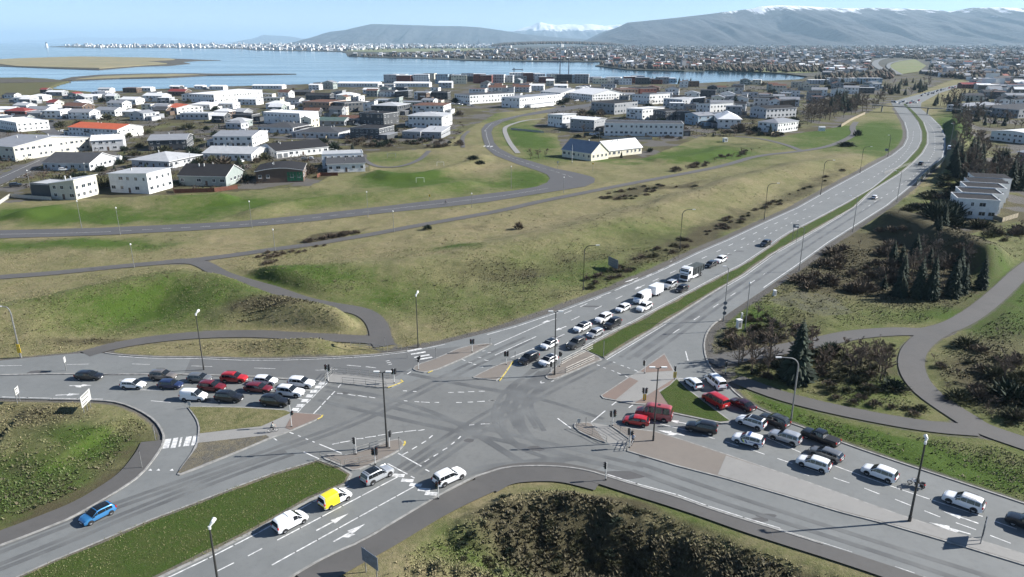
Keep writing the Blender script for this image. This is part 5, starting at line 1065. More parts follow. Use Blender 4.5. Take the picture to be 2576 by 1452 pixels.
def person(loc, rz, pose, label, mats, group=None, helmet=None, z=0.):
    # pose: joints in local metres, +x forward, +y left, z up
    J = dict(pose); E = [('pelvis','belly'),('belly','chest'),('chest','neck'),('neck','head'),('head','crown')]
    for s in 'LR': E += [('chest','sh'+s),('sh'+s,'el'+s),('el'+s,'wr'+s),('wr'+s,'pa'+s),('pelvis','hi'+s),('hi'+s,'kn'+s),('kn'+s,'an'+s),('an'+s,'to'+s)]
    Rd = dict(pelvis=(.16,.13),belly=(.15,.12),chest=(.18,.13),neck=.06,head=(.095,.10),crown=(.075,.08))
    for s in 'LR':
        Rd.update({'sh'+s:.075,'el'+s:.052,'wr'+s:.034,'pa'+s:(.042,.02),'hi'+s:.10,'kn'+s:.065,'an'+s:.045,'to'+s:(.045,.03)})
        w_, pa = Vector(J['wr'+s]), Vector(J['pa'+s]); d_ = (pa-w_).normalized(); sd_ = d_.cross(Vector((0,0,1))).normalized()
        for i, (o_, l) in enumerate(((-.034,.075),(-.012,.085),(.012,.08),(.034,.065))):
            k = 'f%s%d' % (s, i); J[k] = tuple(pa+sd_*o_+d_*l*.55); J[k+'t'] = tuple(pa+sd_*o_+d_*l*.8+Vector((0,0,-.04))); E += [('pa'+s, k), (k, k+'t')]; Rd[k] = .010; Rd[k+'t'] = .008
        k = 'th'+s; J[k] = tuple(w_.lerp(pa, .5)+sd_*.05+d_*.03+Vector((0,0,-.02))); E.append(('pa'+s, k)); Rd[k] = .011
    hd_ = Vector(J['head']); wz = J['pelvis'][2]+.05
    def mf(c):
        if (c-hd_).length < .2: return 2
        if any((c-Vector(J['pa'+s])).length < .13 for s in 'LR'): return 2
        return 0 if c.z > wz and not (abs(c.y) < .4 and c.z < wz) else (3 if min((c-Vector(J['an'+s])).length for s in 'LR') < .16 else 1)
    me = body_mesh('person_body', J, E, Rd, [mats[0], mats[1], M_SKIN, M_BLK], mf)
    e = empty('person', (loc[0], loc[1], z), rz, label, 'person', group); obj('body', me, e)
    fw = Vector((1,0,0)); up = Vector((0,0,1))
    hh = MB().tube([tuple(hd_+up*.02+fw*-.02), tuple(hd_+up*.10+fw*-.01), tuple(hd_+up*.155)], [.122,.115,.05], 10)
    hh.obj('helmet' if helmet else 'hair', helmet or mat('hair_brown', (.06,.04,.025), .8, var=0), e, True)
    for s in (1, -1): MB().box(-.008, .008, -.014, .014, -.007, .007).obj('eye', M_BLK, e, loc=tuple(hd_+fw*.098+Vector((0, s*.035, .01))))
    MB().box(-.014, .018, -.012, .012, -.022, .02).obj('nose', M_SKIN, e, loc=tuple(hd_+fw*.10+up*-.02)); MB().box(-.006, .006, -.024, .024, -.006, .006).obj('mouth', mat('lips', (.35,.12,.1), .6, var=0), e, loc=tuple(hd_+fw*.092+up*-.06))
    for s in (1, -1): MB().box(-.02, .02, -.008, .008, -.03, .03).obj('ear', M_SKIN, e, loc=tuple(hd_+Vector((0, s*.103, 0))))
    return e
RIDE = dict(pelvis=(-.22,0,.98),belly=(-.14,0,1.12),chest=(.02,0,1.36),neck=(.10,0,1.50),head=(.15,0,1.62),crown=(.16,0,1.72),
 shL=(.03,.19,1.40),elL=(.22,.24,1.18),wrL=(.42,.24,1.08),paL=(.49,.24,1.06),shR=(.03,-.19,1.40),elR=(.22,-.24,1.18),wrR=(.42,-.24,1.08),paR=(.49,-.24,1.06),
 hiL=(-.20,.10,.95),knL=(.14,.12,.72),anL=(.02,.12,.36),toL=(.16,.12,.30),hiR=(-.20,-.10,.95),knR=(.18,-.12,.84),anR=(.10,-.12,.52),toR=(.24,-.12,.47))
MOTO = dict(RIDE); MOTO.update(pelvis=(-.28,0,.86),belly=(-.24,0,1.02),chest=(-.12,0,1.28),neck=(-.06,0,1.43),head=(-.02,0,1.55),crown=(-.01,0,1.66),shL=(-.12,.20,1.32),elL=(.10,.28,1.12),wrL=(.34,.32,1.06),paL=(.41,.32,1.05),shR=(-.12,-.20,1.32),elR=(.10,-.28,1.12),wrR=(.34,-.32,1.06),paR=(.41,-.32,1.05),hiL=(-.26,.12,.84),knL=(.16,.22,.72),anL=(.06,.22,.34),toL=(.22,.22,.30),hiR=(-.26,-.12,.84),knR=(.16,-.22,.72),anR=(.06,-.22,.34),toR=(.22,-.22,.30))
def wheel_ring(r_, t, name, e, x, m1=None, hub=True):
    v = []; f = []; N = 20; K = 6
    for k in range(N):
        a = 2*math.pi*k/N
        for j in range(K): b_ = 2*math.pi*j/K; rr = r_+t*math.cos(b_); v.append((rr*math.cos(a), t*math.sin(b_), rr*math.sin(a)))
    for k in range(N):
        for j in range(K): f.append((k*K+j, ((k+1) % N)*K+j, ((k+1) % N)*K+(j+1) % K, k*K+(j+1) % K))
    w_ = obj('wheel', mesh('wheel', v, f, [M_TYRE], True), e, (x, 0, r_+t))
    for k in range(6): a = math.pi*k/6; MB().tube([(-r_*math.cos(a),0,-r_*math.sin(a)),(r_*math.cos(a),0,r_*math.sin(a))], .006, 4).obj('spoke', M_RIM, w_)
def bicycle(loc, rz, label, col, z):
    e = empty('bicycle', (loc[0], loc[1], z), rz, label, 'bicycle', 'bicycles'); fm_ = cloth('bike_'+label[:6], col)
    wheel_ring(.32, .025, 'w', e, -.52); wheel_ring(.32, .025, 'w', e, .52)
    MB().tube([(-.52,0,.34),(-.05,0,.32),(-.2,0,.85),(-.52,0,.34)], .018, 6).tube([(-.05,0,.32),(.36,0,.82),(-.17,0,.76)], .02, 6).tube([(.52,0,.34),(.36,0,.92)], .02, 6).obj('frame', fm_, e)
    MB().box(-.35, -.08, -.07, .07, .87, .93).obj('saddle', M_BLK, e); MB().tube([(.40,-.28,1.02),(.36,0,.98),(.40,.28,1.02)], .015, 6).obj('handlebar', M_BLK, e)
    for s in (1, -1): MB().box(-.05+s*.1, .05+s*.1, s*.1-.04, s*.1+.04, .3+s*.1, .33+s*.1).obj('pedal', M_BLK, e)
    return e
loc, rz = place((686,1084), (760,1070), .5); bicycle(loc, rz, 'dark bicycle under the cyclist waiting on the left island', (.03,.03,.035), .26)
person(loc, rz, RIDE, 'cyclist in pale jacket waiting with bicycle on left island', (cloth('pale', (.45,.47,.43)), cloth('dark', (.03,.03,.035))), z=.26)
loc, rz = place((1121,512), (1220,500), .5); bicycle(loc, rz, 'tiny bicycle on the minor road', (.1,.1,.1), .13)
person(loc, rz, RIDE, 'tiny cyclist riding along the minor road', (cloth('grey', (.12,.13,.15)), cloth('dark', (.03,.03,.035))), z=.13)
loc, rz = place((1592,1113), (1610,1080), .5); bicycle(loc, rz, 'pale bicycle beside railings on the long median', (.4,.42,.45), .26)
person(loc, rz, RIDE, 'cyclist in grey-blue waiting at the long median railings', (cloth('bluegrey', (.22,.26,.32)), cloth('dark', (.03,.03,.035))), z=.26)
loc, rz = place((2305,1218), (2205,1182), .5)
e = empty('motorcycle', (loc[0], loc[1], .125), rz, 'chrome and white touring motorcycle in the right-hand queue', 'motorcycle', RQ)
wheel_ring(.28, .06, 'w', e, -.78); wheel_ring(.28, .06, 'w', e, .80)
M_CHR = mat('chrome', (.7,.7,.72), .15, 1., var=0)
MB().tube([(-.1,0,.35),(.1,0,.35),(.2,0,.55),(-.1,0,.6)], [.2,.28,.26,.14], 8).obj('engine', M_CHR, e, True); MB().tube([(-.15,0,.78),(.1,0,.86),(.35,0,.84),(.45,0,.78)], [.1,.22,.22,.1], 10).obj('fuel_tank', PAINT['white'], e, True)
MB().tube([(-.85,0,.70),(-.5,0,.72),(-.15,0,.72)], [.08,.15,.1], 8).obj('seat', M_BLK, e, True); MB().tube([(.80,-.09,.34),(.5,-.09,.98)], .03, 6).tube([(.80,.09,.34),(.5,.09,.98)], .03, 6).obj('fork', M_CHR, e)
MB().tube([(.38,-.38,1.06),(.5,-.15,1.0),(.5,.15,1.0),(.38,.38,1.06)], .02, 6).obj('handlebar', M_CHR, e); MB().tube([(.56,0,.9),(.68,0,.9)], .1, 10).obj('headlight', M_LAMP, e)
obj('windshield', mesh('windshield', [(.55,-.25,1.0),(.55,.25,1.0),(.42,.2,1.4),(.42,-.2,1.4)], [(0,1,2,3)], [M_LAMP]), e)
for s in (1, -1): MB().box(-1.0, -.5, s*.32-.14, s*.32+.14, .4, .82).obj('pannier', M_BLK, e); MB().tube([(-.9,s*.2,.32),(.0,s*.2,.28)], .05, 6).obj('exhaust', M_CHR, e)
MB().box(-1.12, -.98, -.12, .12, .62, .72).obj('tail_light', M_RED, e); MB().tube([(.45,0,.62),(.8,0,.72),(1.1,0,.5)], .05, 6).obj('mudguard', PAINT['white'], e)
person(loc, rz, MOTO, 'motorcyclist in black leathers and helmet riding the touring motorcycle', (cloth('black', (.015,.015,.016)), cloth('black', (.015,.015,.016))), RQ, helmet=mat('helmet_black', (.02,.02,.022), .2, var=0), z=.125)
# ---- footbridge and transparent noise barrier at the bend
a, b_ = G(2236,283), G(2412,293); c = (a+b_)/2; d_ = b_-a; e = empty('footbridge', c, math.atan2(d_.y, d_.x), 'slim concrete footbridge crossing the highway', 'bridge'); L_ = d_.length
M_BC = mat('bridge_concrete', (.16,.17,.17), .8, var=.15)
MB().box(-L_/2-14, L_/2+22, -1.3, 1.3, 5.0, 5.7).obj('deck', M_BC, e)
for y in (-1.25, 1.25):
    MB().box(-L_/2-14, L_/2+22, y-.04, y+.04, 6.5, 6.6).obj('handrail', M_POLE, e)
    for k in range(16): x = -L_/2-14+(L_+36)*k/15; MB().box(x-.04, x+.04, y-.04, y+.04, 5.7, 6.5).obj('baluster', M_POLE, e)
for x in (-L_/2-6, L_*.06, L_/2+3): MB().box(x-.45, x+.45, -.6, .6, -.5, 5.0).obj('pier', M_BC, e)
mg = bpy.data.materials.new('barrier_glass'); mg.use_nodes = True; b0 = mg.node_tree.nodes['Principled BSDF']; b0.inputs['Base Color'].default_value = (.07,.10,.12,1); b0.inputs['Alpha'].default_value = .72; b0.inputs['Roughness'].default_value = .12
P = resample(W([(2376,404),(2362,418),(2340,434),(2305,468)]), 4.); o0 = P[0]; e = empty('noise_barrier', (o0.x,o0.y,0), 0, 'dark glazed noise barrier along the highway bend', 'barrier')
for i in range(len(P)):
    q = P[i]-o0; MB().box(q.x-.1, q.x+.1, q.y-.1, q.y+.1, 0, 2.9).obj('post', M_DPOLE, e)
    if i:
        q0 = P[i-1]-o0; t = (q-q0).normalized(); n = Vector((-t.y,t.x,0))*.06
        for z0, z1, nm, m in ((0.,.6,'plinth',M_BC),(.62,2.8,'pane',mg)):
            v = [(s_.x, s_.y, z) for z in (z0, z1) for s_ in (q0-n, q-n, q+n, q0+n)]; obj(nm, mesh(nm, v, [(0,3,2,1),(4,5,6,7),(0,1,5,4),(1,2,6,5),(2,3,7,6),(3,0,4,7)], [m]), e)
# ============================================================ BUILDINGS
WALLC = {'white':(.78,.78,.76),'cream':(.76,.71,.56),'beige':(.55,.53,.45),'lightgrey':(.52,.53,.54),'grey':(.30,.31,.32),'darkgrey':(.075,.08,.085),'black':(.03,.03,.032),'tan':(.38,.25,.17),'redbrown':(.17,.06,.05),'paleblue':(.36,.46,.53),'greengrey':(.30,.34,.32),'yellowish':(.66,.60,.42),'brown':(.13,.09,.065),'pink':(.45,.25,.24)}
ROOFC = {'white':(.80,.80,.80),'grey':(.26,.27,.29),'lightgrey':(.45,.46,.47),'dark':(.035,.035,.038),'charcoal':(.075,.078,.085),'orange':(.55,.12,.045),'red':(.26,.05,.04),'brown':(.15,.085,.065),'blue':(.22,.255,.31),'green':(.10,.15,.14)}
def wallm(n): return mat('wall_'+n, WALLC[n], .85, var=.08, vs_=.6)
def roofm(n):
    k = 'roof_'+n
    if k in MATS: return MATS[k]
    m, nt, b, P = newmat(k); c = ROOFC[n]; n1 = noisen(nt, P, .4, 5, .65)
    wv = nt.nodes.new('ShaderNodeTexWave'); wv.inputs['Scale'].default_value = 1.1; wv.inputs['Distortion'].default_value = .3; nt.links.new(P, wv.inputs[0])
    cc = mixn(nt, rangen(nt, n1, .35, .7), c, tuple(x*.82 for x in c)); nt.links.new(cc, b.inputs['Base Color']); b.inputs['Specular IOR Level'].default_value = .5 if c[0] > .2 else .12; b.inputs['Roughness'].default_value = .55 if c[0] > .2 else .9
    bp = nt.nodes.new('ShaderNodeBump'); bp.inputs['Strength'].default_value = .25; bp.inputs['Distance'].default_value = .04; nt.links.new(wv.outputs['Fac'], bp.inputs['Height']); nt.links.new(bp.outputs[0], b.inputs['Normal']); return m
M_FASC = mat('fascia_white', (.75,.75,.74), .6, var=.05); M_WIN = mat('window_glass', (.02,.03,.042), .08, var=0, spec=.7); M_DOOR = mat('door_brown', (.11,.07,.05), .6, var=.1); M_GAR = mat('garage_door_grey', (.16,.17,.18), .6, var=.1); M_CHIM = mat('chimney_render', (.5,.5,.48), .85, var=.1)
WM = {}
def win_mesh(w, h):
    k = (round(w, 1), round(h, 1))
    if k not in WM:
        w, h = k; f = MB(); t = .08; f.box(-w/2,-w/2+t,-.05,.06,-h/2,h/2).box(w/2-t,w/2,-.05,.06,-h/2,h/2).box(-w/2+t,w/2-t,-.05,.06,-h/2,-h/2+t).box(-w/2+t,w/2-t,-.05,.06,h/2-t,h/2).box(-.03,.03,-.04,.05,-h/2+t,h/2-t)
        g = MB().box(-w/2+t, w/2-t, -.02, .03, -h/2+t, h/2-t); s = MB().box(-w/2-.06, w/2+.06, -.12, .0, -h/2-.07, -h/2)
        WM[k] = (f.mesh('window', M_FASC), g.mesh('pane', M_WIN), MB().box(-w/2, w/2, -.03, .03, -h/2, h/2).mesh('window', M_WIN), s.mesh('sill', M_FASC))
    return WM[k]
def window(e, x, y, z, rz, w, h, detail):
    f, g, s, sl = win_mesh(w, h)
    if detail: o = obj('window', f, e, (x, y, z), rz); obj('pane', g, o); obj('sill', sl, o)
    else: obj('window', s, e, (x, y, z), rz)
HOUSES = []
def house(A, B, d, h, roof, rise, wall, rc, label=None, name='house', detail=1, cat='house', group='neighbourhood houses', chim=False, door=True, garage=0, zz=.1, wins=True, ov=.45, big=False, skipwall=(), seed=None, attrs=None, plan=None, annex=False):
    h *= K; rise *= K
    rr = random.Random(seed if seed is not None else int(A[0]*7+A[1]*13)); pa, pb = (A, B) if plan else (G(A[0], A[1], zz), G(B[0], B[1], zz)); v = pb-pa; w = max(4., v.length); rz = math.atan2(v.y, v.x)
    e = empty(name, (pa.x, pa.y, zz), rz, label, cat, group); wm = wallm(wall); rm = roofm(rc)
    c = pa+Vector((math.cos(rz)*w/2-math.sin(rz)*d/2, math.sin(rz)*w/2+math.cos(rz)*d/2, 0)); HOUSES.append((c.x, c.y, math.hypot(w, d)/2, e, wall, rc, roof, h))
    wv = [(0,0,-1),(w,0,-1),(w,d,-1),(0,d,-1),(0,0,h),(w,0,h),(w,d,h),(0,d,h)]; wf = [(0,1,5,4),(1,2,6,5),(2,3,7,6),(3,0,4,7)]
    t = .2
    def slab(pts, name='roof'):   # thick roof plane, counter-clockwise from above
        n = len(pts); return [tuple(p) for p in pts]+[(p[0], p[1], p[2]-t) for p in pts], [tuple(range(n))]+[tuple(range(n, 2*n))[::-1]]+[(i, n+i, n+(i+1) % n, (i+1) % n) for i in range(n)], [0, 1]+[1]*n
    slabs = []
    if roof == 'gx':
        wv += [(0,d/2,h+rise),(w,d/2,h+rise)]; wf += [(1,2,6,9,5)][:0]+[(5,6,9),(7,4,8)]; k = rise/(d/2); z0 = h-ov*k+t
        slabs = [[(-ov,-ov,z0),(w+ov,-ov,z0),(w+ov,d/2,h+rise+t),(-ov,d/2,h+rise+t)], [(w+ov,d+ov,z0),(-ov,d+ov,z0),(-ov,d/2,h+rise+t),(w+ov,d/2,h+rise+t)]]
    elif roof == 'gy':
        wv += [(w/2,0,h+rise),(w/2,d,h+rise)]; wf += [(4,5,8),(6,7,9)]; k = rise/(w/2); z0 = h-ov*k+t
        slabs = [[(-ov,d+ov,z0),(-ov,-ov,z0),(w/2,-ov,h+rise+t),(w/2,d+ov,h+rise+t)], [(w+ov,-ov,z0),(w+ov,d+ov,z0),(w/2,d+ov,h+rise+t),(w/2,-ov,h+rise+t)]]
    elif roof == 'hip':
        z0 = h+t; q = min(w, d)/2
        a_, b_ = ((q, d/2), (w-q, d/2)) if w >= d else ((w/2, q), (w/2, d-q)); r1 = (a_[0], a_[1], h+rise+t); r2 = (b_[0], b_[1], h+rise+t)
        c0, c1, c2, c3 = (-ov,-ov,z0),(w+ov,-ov,z0),(w+ov,d+ov,z0),(-ov,d+ov,z0)
        slabs = [[c0,c1,r2,r1],[c1,c2,r2],[c2,c3,r1,r2],[c3,c0,r1]] if w >= d else [[c0,c1,r1],[c1,c2,r2,r1],[c2,c3,r2],[c3,c0,r1,r2]]
    elif roof == 'mono':
        wv += [(w,0,h+rise),(w,d,h+rise)]; wf += [(4,5,8),(5,6,9,8),(6,7,9)]; slabs = [[(-ov,-ov,h+t-ov*rise/w),(w+ov,-ov,h+rise+t+ov*rise/w),(w+ov,d+ov,h+rise+t+ov*rise/w),(-ov,d+ov,h+t-ov*rise/w)]]
    elif roof == 'monob':
        wv += [(0,d,h+rise),(w,d,h+rise)]; wf += [(5,6,9),(6,7,8,9),(7,4,8)]; slabs = [[(-ov,-ov,h+t),(w+ov,-ov,h+t),(w+ov,d+ov,h+rise+t),(-ov,d+ov,h+rise+t)]]
    elif roof == 'arc':
        n = 8; pr = [(x, h+rise*math.sin(math.pi*(.12+.76*x/w))-rise*math.sin(math.pi*.12)) for x in [w*i/n for i in range(n+1)]]
        b0 = len(wv); wv += [(x, 0, z+.02) for x, z in pr]+[(x, d, z+.02) for x, z in pr]; wf += [tuple(range(b0, b0+n+1)), tuple(range(b0+n+1, b0+2*n+2))[::-1]]
        for (x0, z0), (x1, z1) in zip(pr, pr[1:]): slabs.append([(x0-(ov if x0 == 0 else 0),-ov,z0+t),(x1+(ov if x1 >= w-.01 else 0),-ov,z1+t),(x1+(ov if x1 >= w-.01 else 0),d+ov,z1+t),(x0-(ov if x0 == 0 else 0),d+ov,z0+t)])
    elif roof == 'flat': slabs = [[(-.12,-.12,h+.22),(w+.12,-.12,h+.22),(w+.12,d+.12,h+.22),(-.12,d+.12,h+.22)]]
    obj('wall', mesh('wall', wv, wf, [wm]), e)
    V_a = []; F_a = []; I_a = []
    for s in slabs:
        a, f, i_ = slab(s); b0 = len(V_a); V_a += a; F_a += [tuple(x+b0 for x in q) for q in f]; I_a += i_
    ro = obj('roof', mesh('roof', V_a, F_a, [rm, M_FASC], False, I_a), e)
    if roof == 'flat' and detail:
        for x0, x1, y0, y1 in ((-.12,w+.12,-.12,.12),(-.12,w+.12,d-.12,d+.12),(-.12,.12,.12,d-.12),(w-.12,w+.12,.12,d-.12)): MB().box(x0, x1, y0, y1, h+.2, h+.5).obj('parapet', wm if detail else M_FASC, ro)
    if chim: cx_ = w*rr.uniform(.3,.7); MB().box(cx_-.35, cx_+.35, d*.5-.3, d*.5+.3, h+rise-.4, h+rise+1.0).obj('chimney', M_CHIM, ro)
    st = 2 if h > 5.0 else 1
    if h > 9.4: st = 3
    if h > 12.4: st = 4
    if wins:
        fh = h/st
        for s in range(st):
            zc = fh*s+fh*.56; hh = min(1.4, fh*.46)
            for wl_, ln in (('f', w), ('r', d), ('l', d)):
                if wl_ in skipwall: continue
                n = max(1, int(ln/(3.1 if detail else 3.6))); 
                for k in range(n):
                    if rr.random() < .12: continue
                    u = ln*(k+.5)/n+rr.uniform(-.25,.25); ww = rr.choice([1.0,1.4,1.4,2.0]) if ln/n > 2.6 else 1.0
                    if wl_ == 'f' and s == 0 and door and k == n//2: continue
                    if wl_ == 'f' and s == 0 and garage and k < garage: continue
                    if wl_ == 'f': window(e, u, -.03, zc, 0, ww, hh, detail)
                    elif wl_ == 'r': window(e, w+.03, u, zc, math.pi/2, ww, hh, detail)
                    else: window(e, -.03, u, zc, -math.pi/2, ww, hh, detail)
        if door:
            n = max(1, int(w/(3.1 if detail else 3.6))); u = w*(n//2+.5)/n; dd = MB().box(u-.5, u+.5, -.05, .03, .05, 2.1).obj('door', M_DOOR, e)
            if detail: MB().box(u+.34, u+.4, -.1, -.05, 1.0, 1.12).obj('handle', M_CHR, dd)
        for g in range(garage): n = max(1, int(w/3.1)); u = w*(g+.5)/n; MB().box(u-1.15, u+1.15, -.05, .03, .05, 2.2).obj('garage_door', M_GAR, e)
    if detail and roof != 'flat' and not chim:
        for _ in range(rr.randint(1, 3)): u, v_ = w*rr.uniform(.2,.8), d*rr.uniform(.35,.65); MB().box(u-.2, u+.2, v_-.2, v_+.2, h+rise*.4, h+rise+.5*K).obj('roof_vent', M_CHIM, ro)
    if annex and rr.random() < .6:
        aw = rr.uniform(3.5,6); ad = d*rr.uniform(.5,.8); ah = 2.9; sx = rr.choice([-1,1]); x0, x1 = (-aw, -.02) if sx < 0 else (w+.02, w+aw); y0 = rr.uniform(-1.5, d-ad)
        g_ = MB().box(x0, x1, y0, y0+ad, -1, ah).obj('garage', wallm(rr.choice([wall, wall, 'grey', 'darkgrey'])), e); MB().box(x0-.15, x1+.15, y0-.15, y0+ad+.15, ah, ah+.22).obj('garage_roof', roofm(rr.choice([rc, 'dark', 'grey'])), g_); MB().box((x0+x1)/2-1.2, (x0+x1)/2+1.2, y0-.06, y0-.01, .05, 2.2).obj('garage_door', M_GAR, g_)
    if annex and st == 2 and rr.random() < .6:
        u = w*rr.uniform(.2,.5); bw = rr.uniform(3,5); b_ = MB().box(u, u+bw, -1.5, -.01, h/2-.1, h/2+.08).obj('balcony', M_FASC, e); MB().box(u, u+bw, -1.5, -1.44, h/2+.08, h/2+1.0).obj('balustrade', rr.choice([M_WIN, M_FASC, M_GAR]), b_)
    return e
def dep(B, C, A):
    b_, c = G(*B), G(*C); a = G(*A); v = (b_-a).normalized(); n = Vector((-v.y, v.x, 0)); return max(5., abs((c-b_).dot(n)))
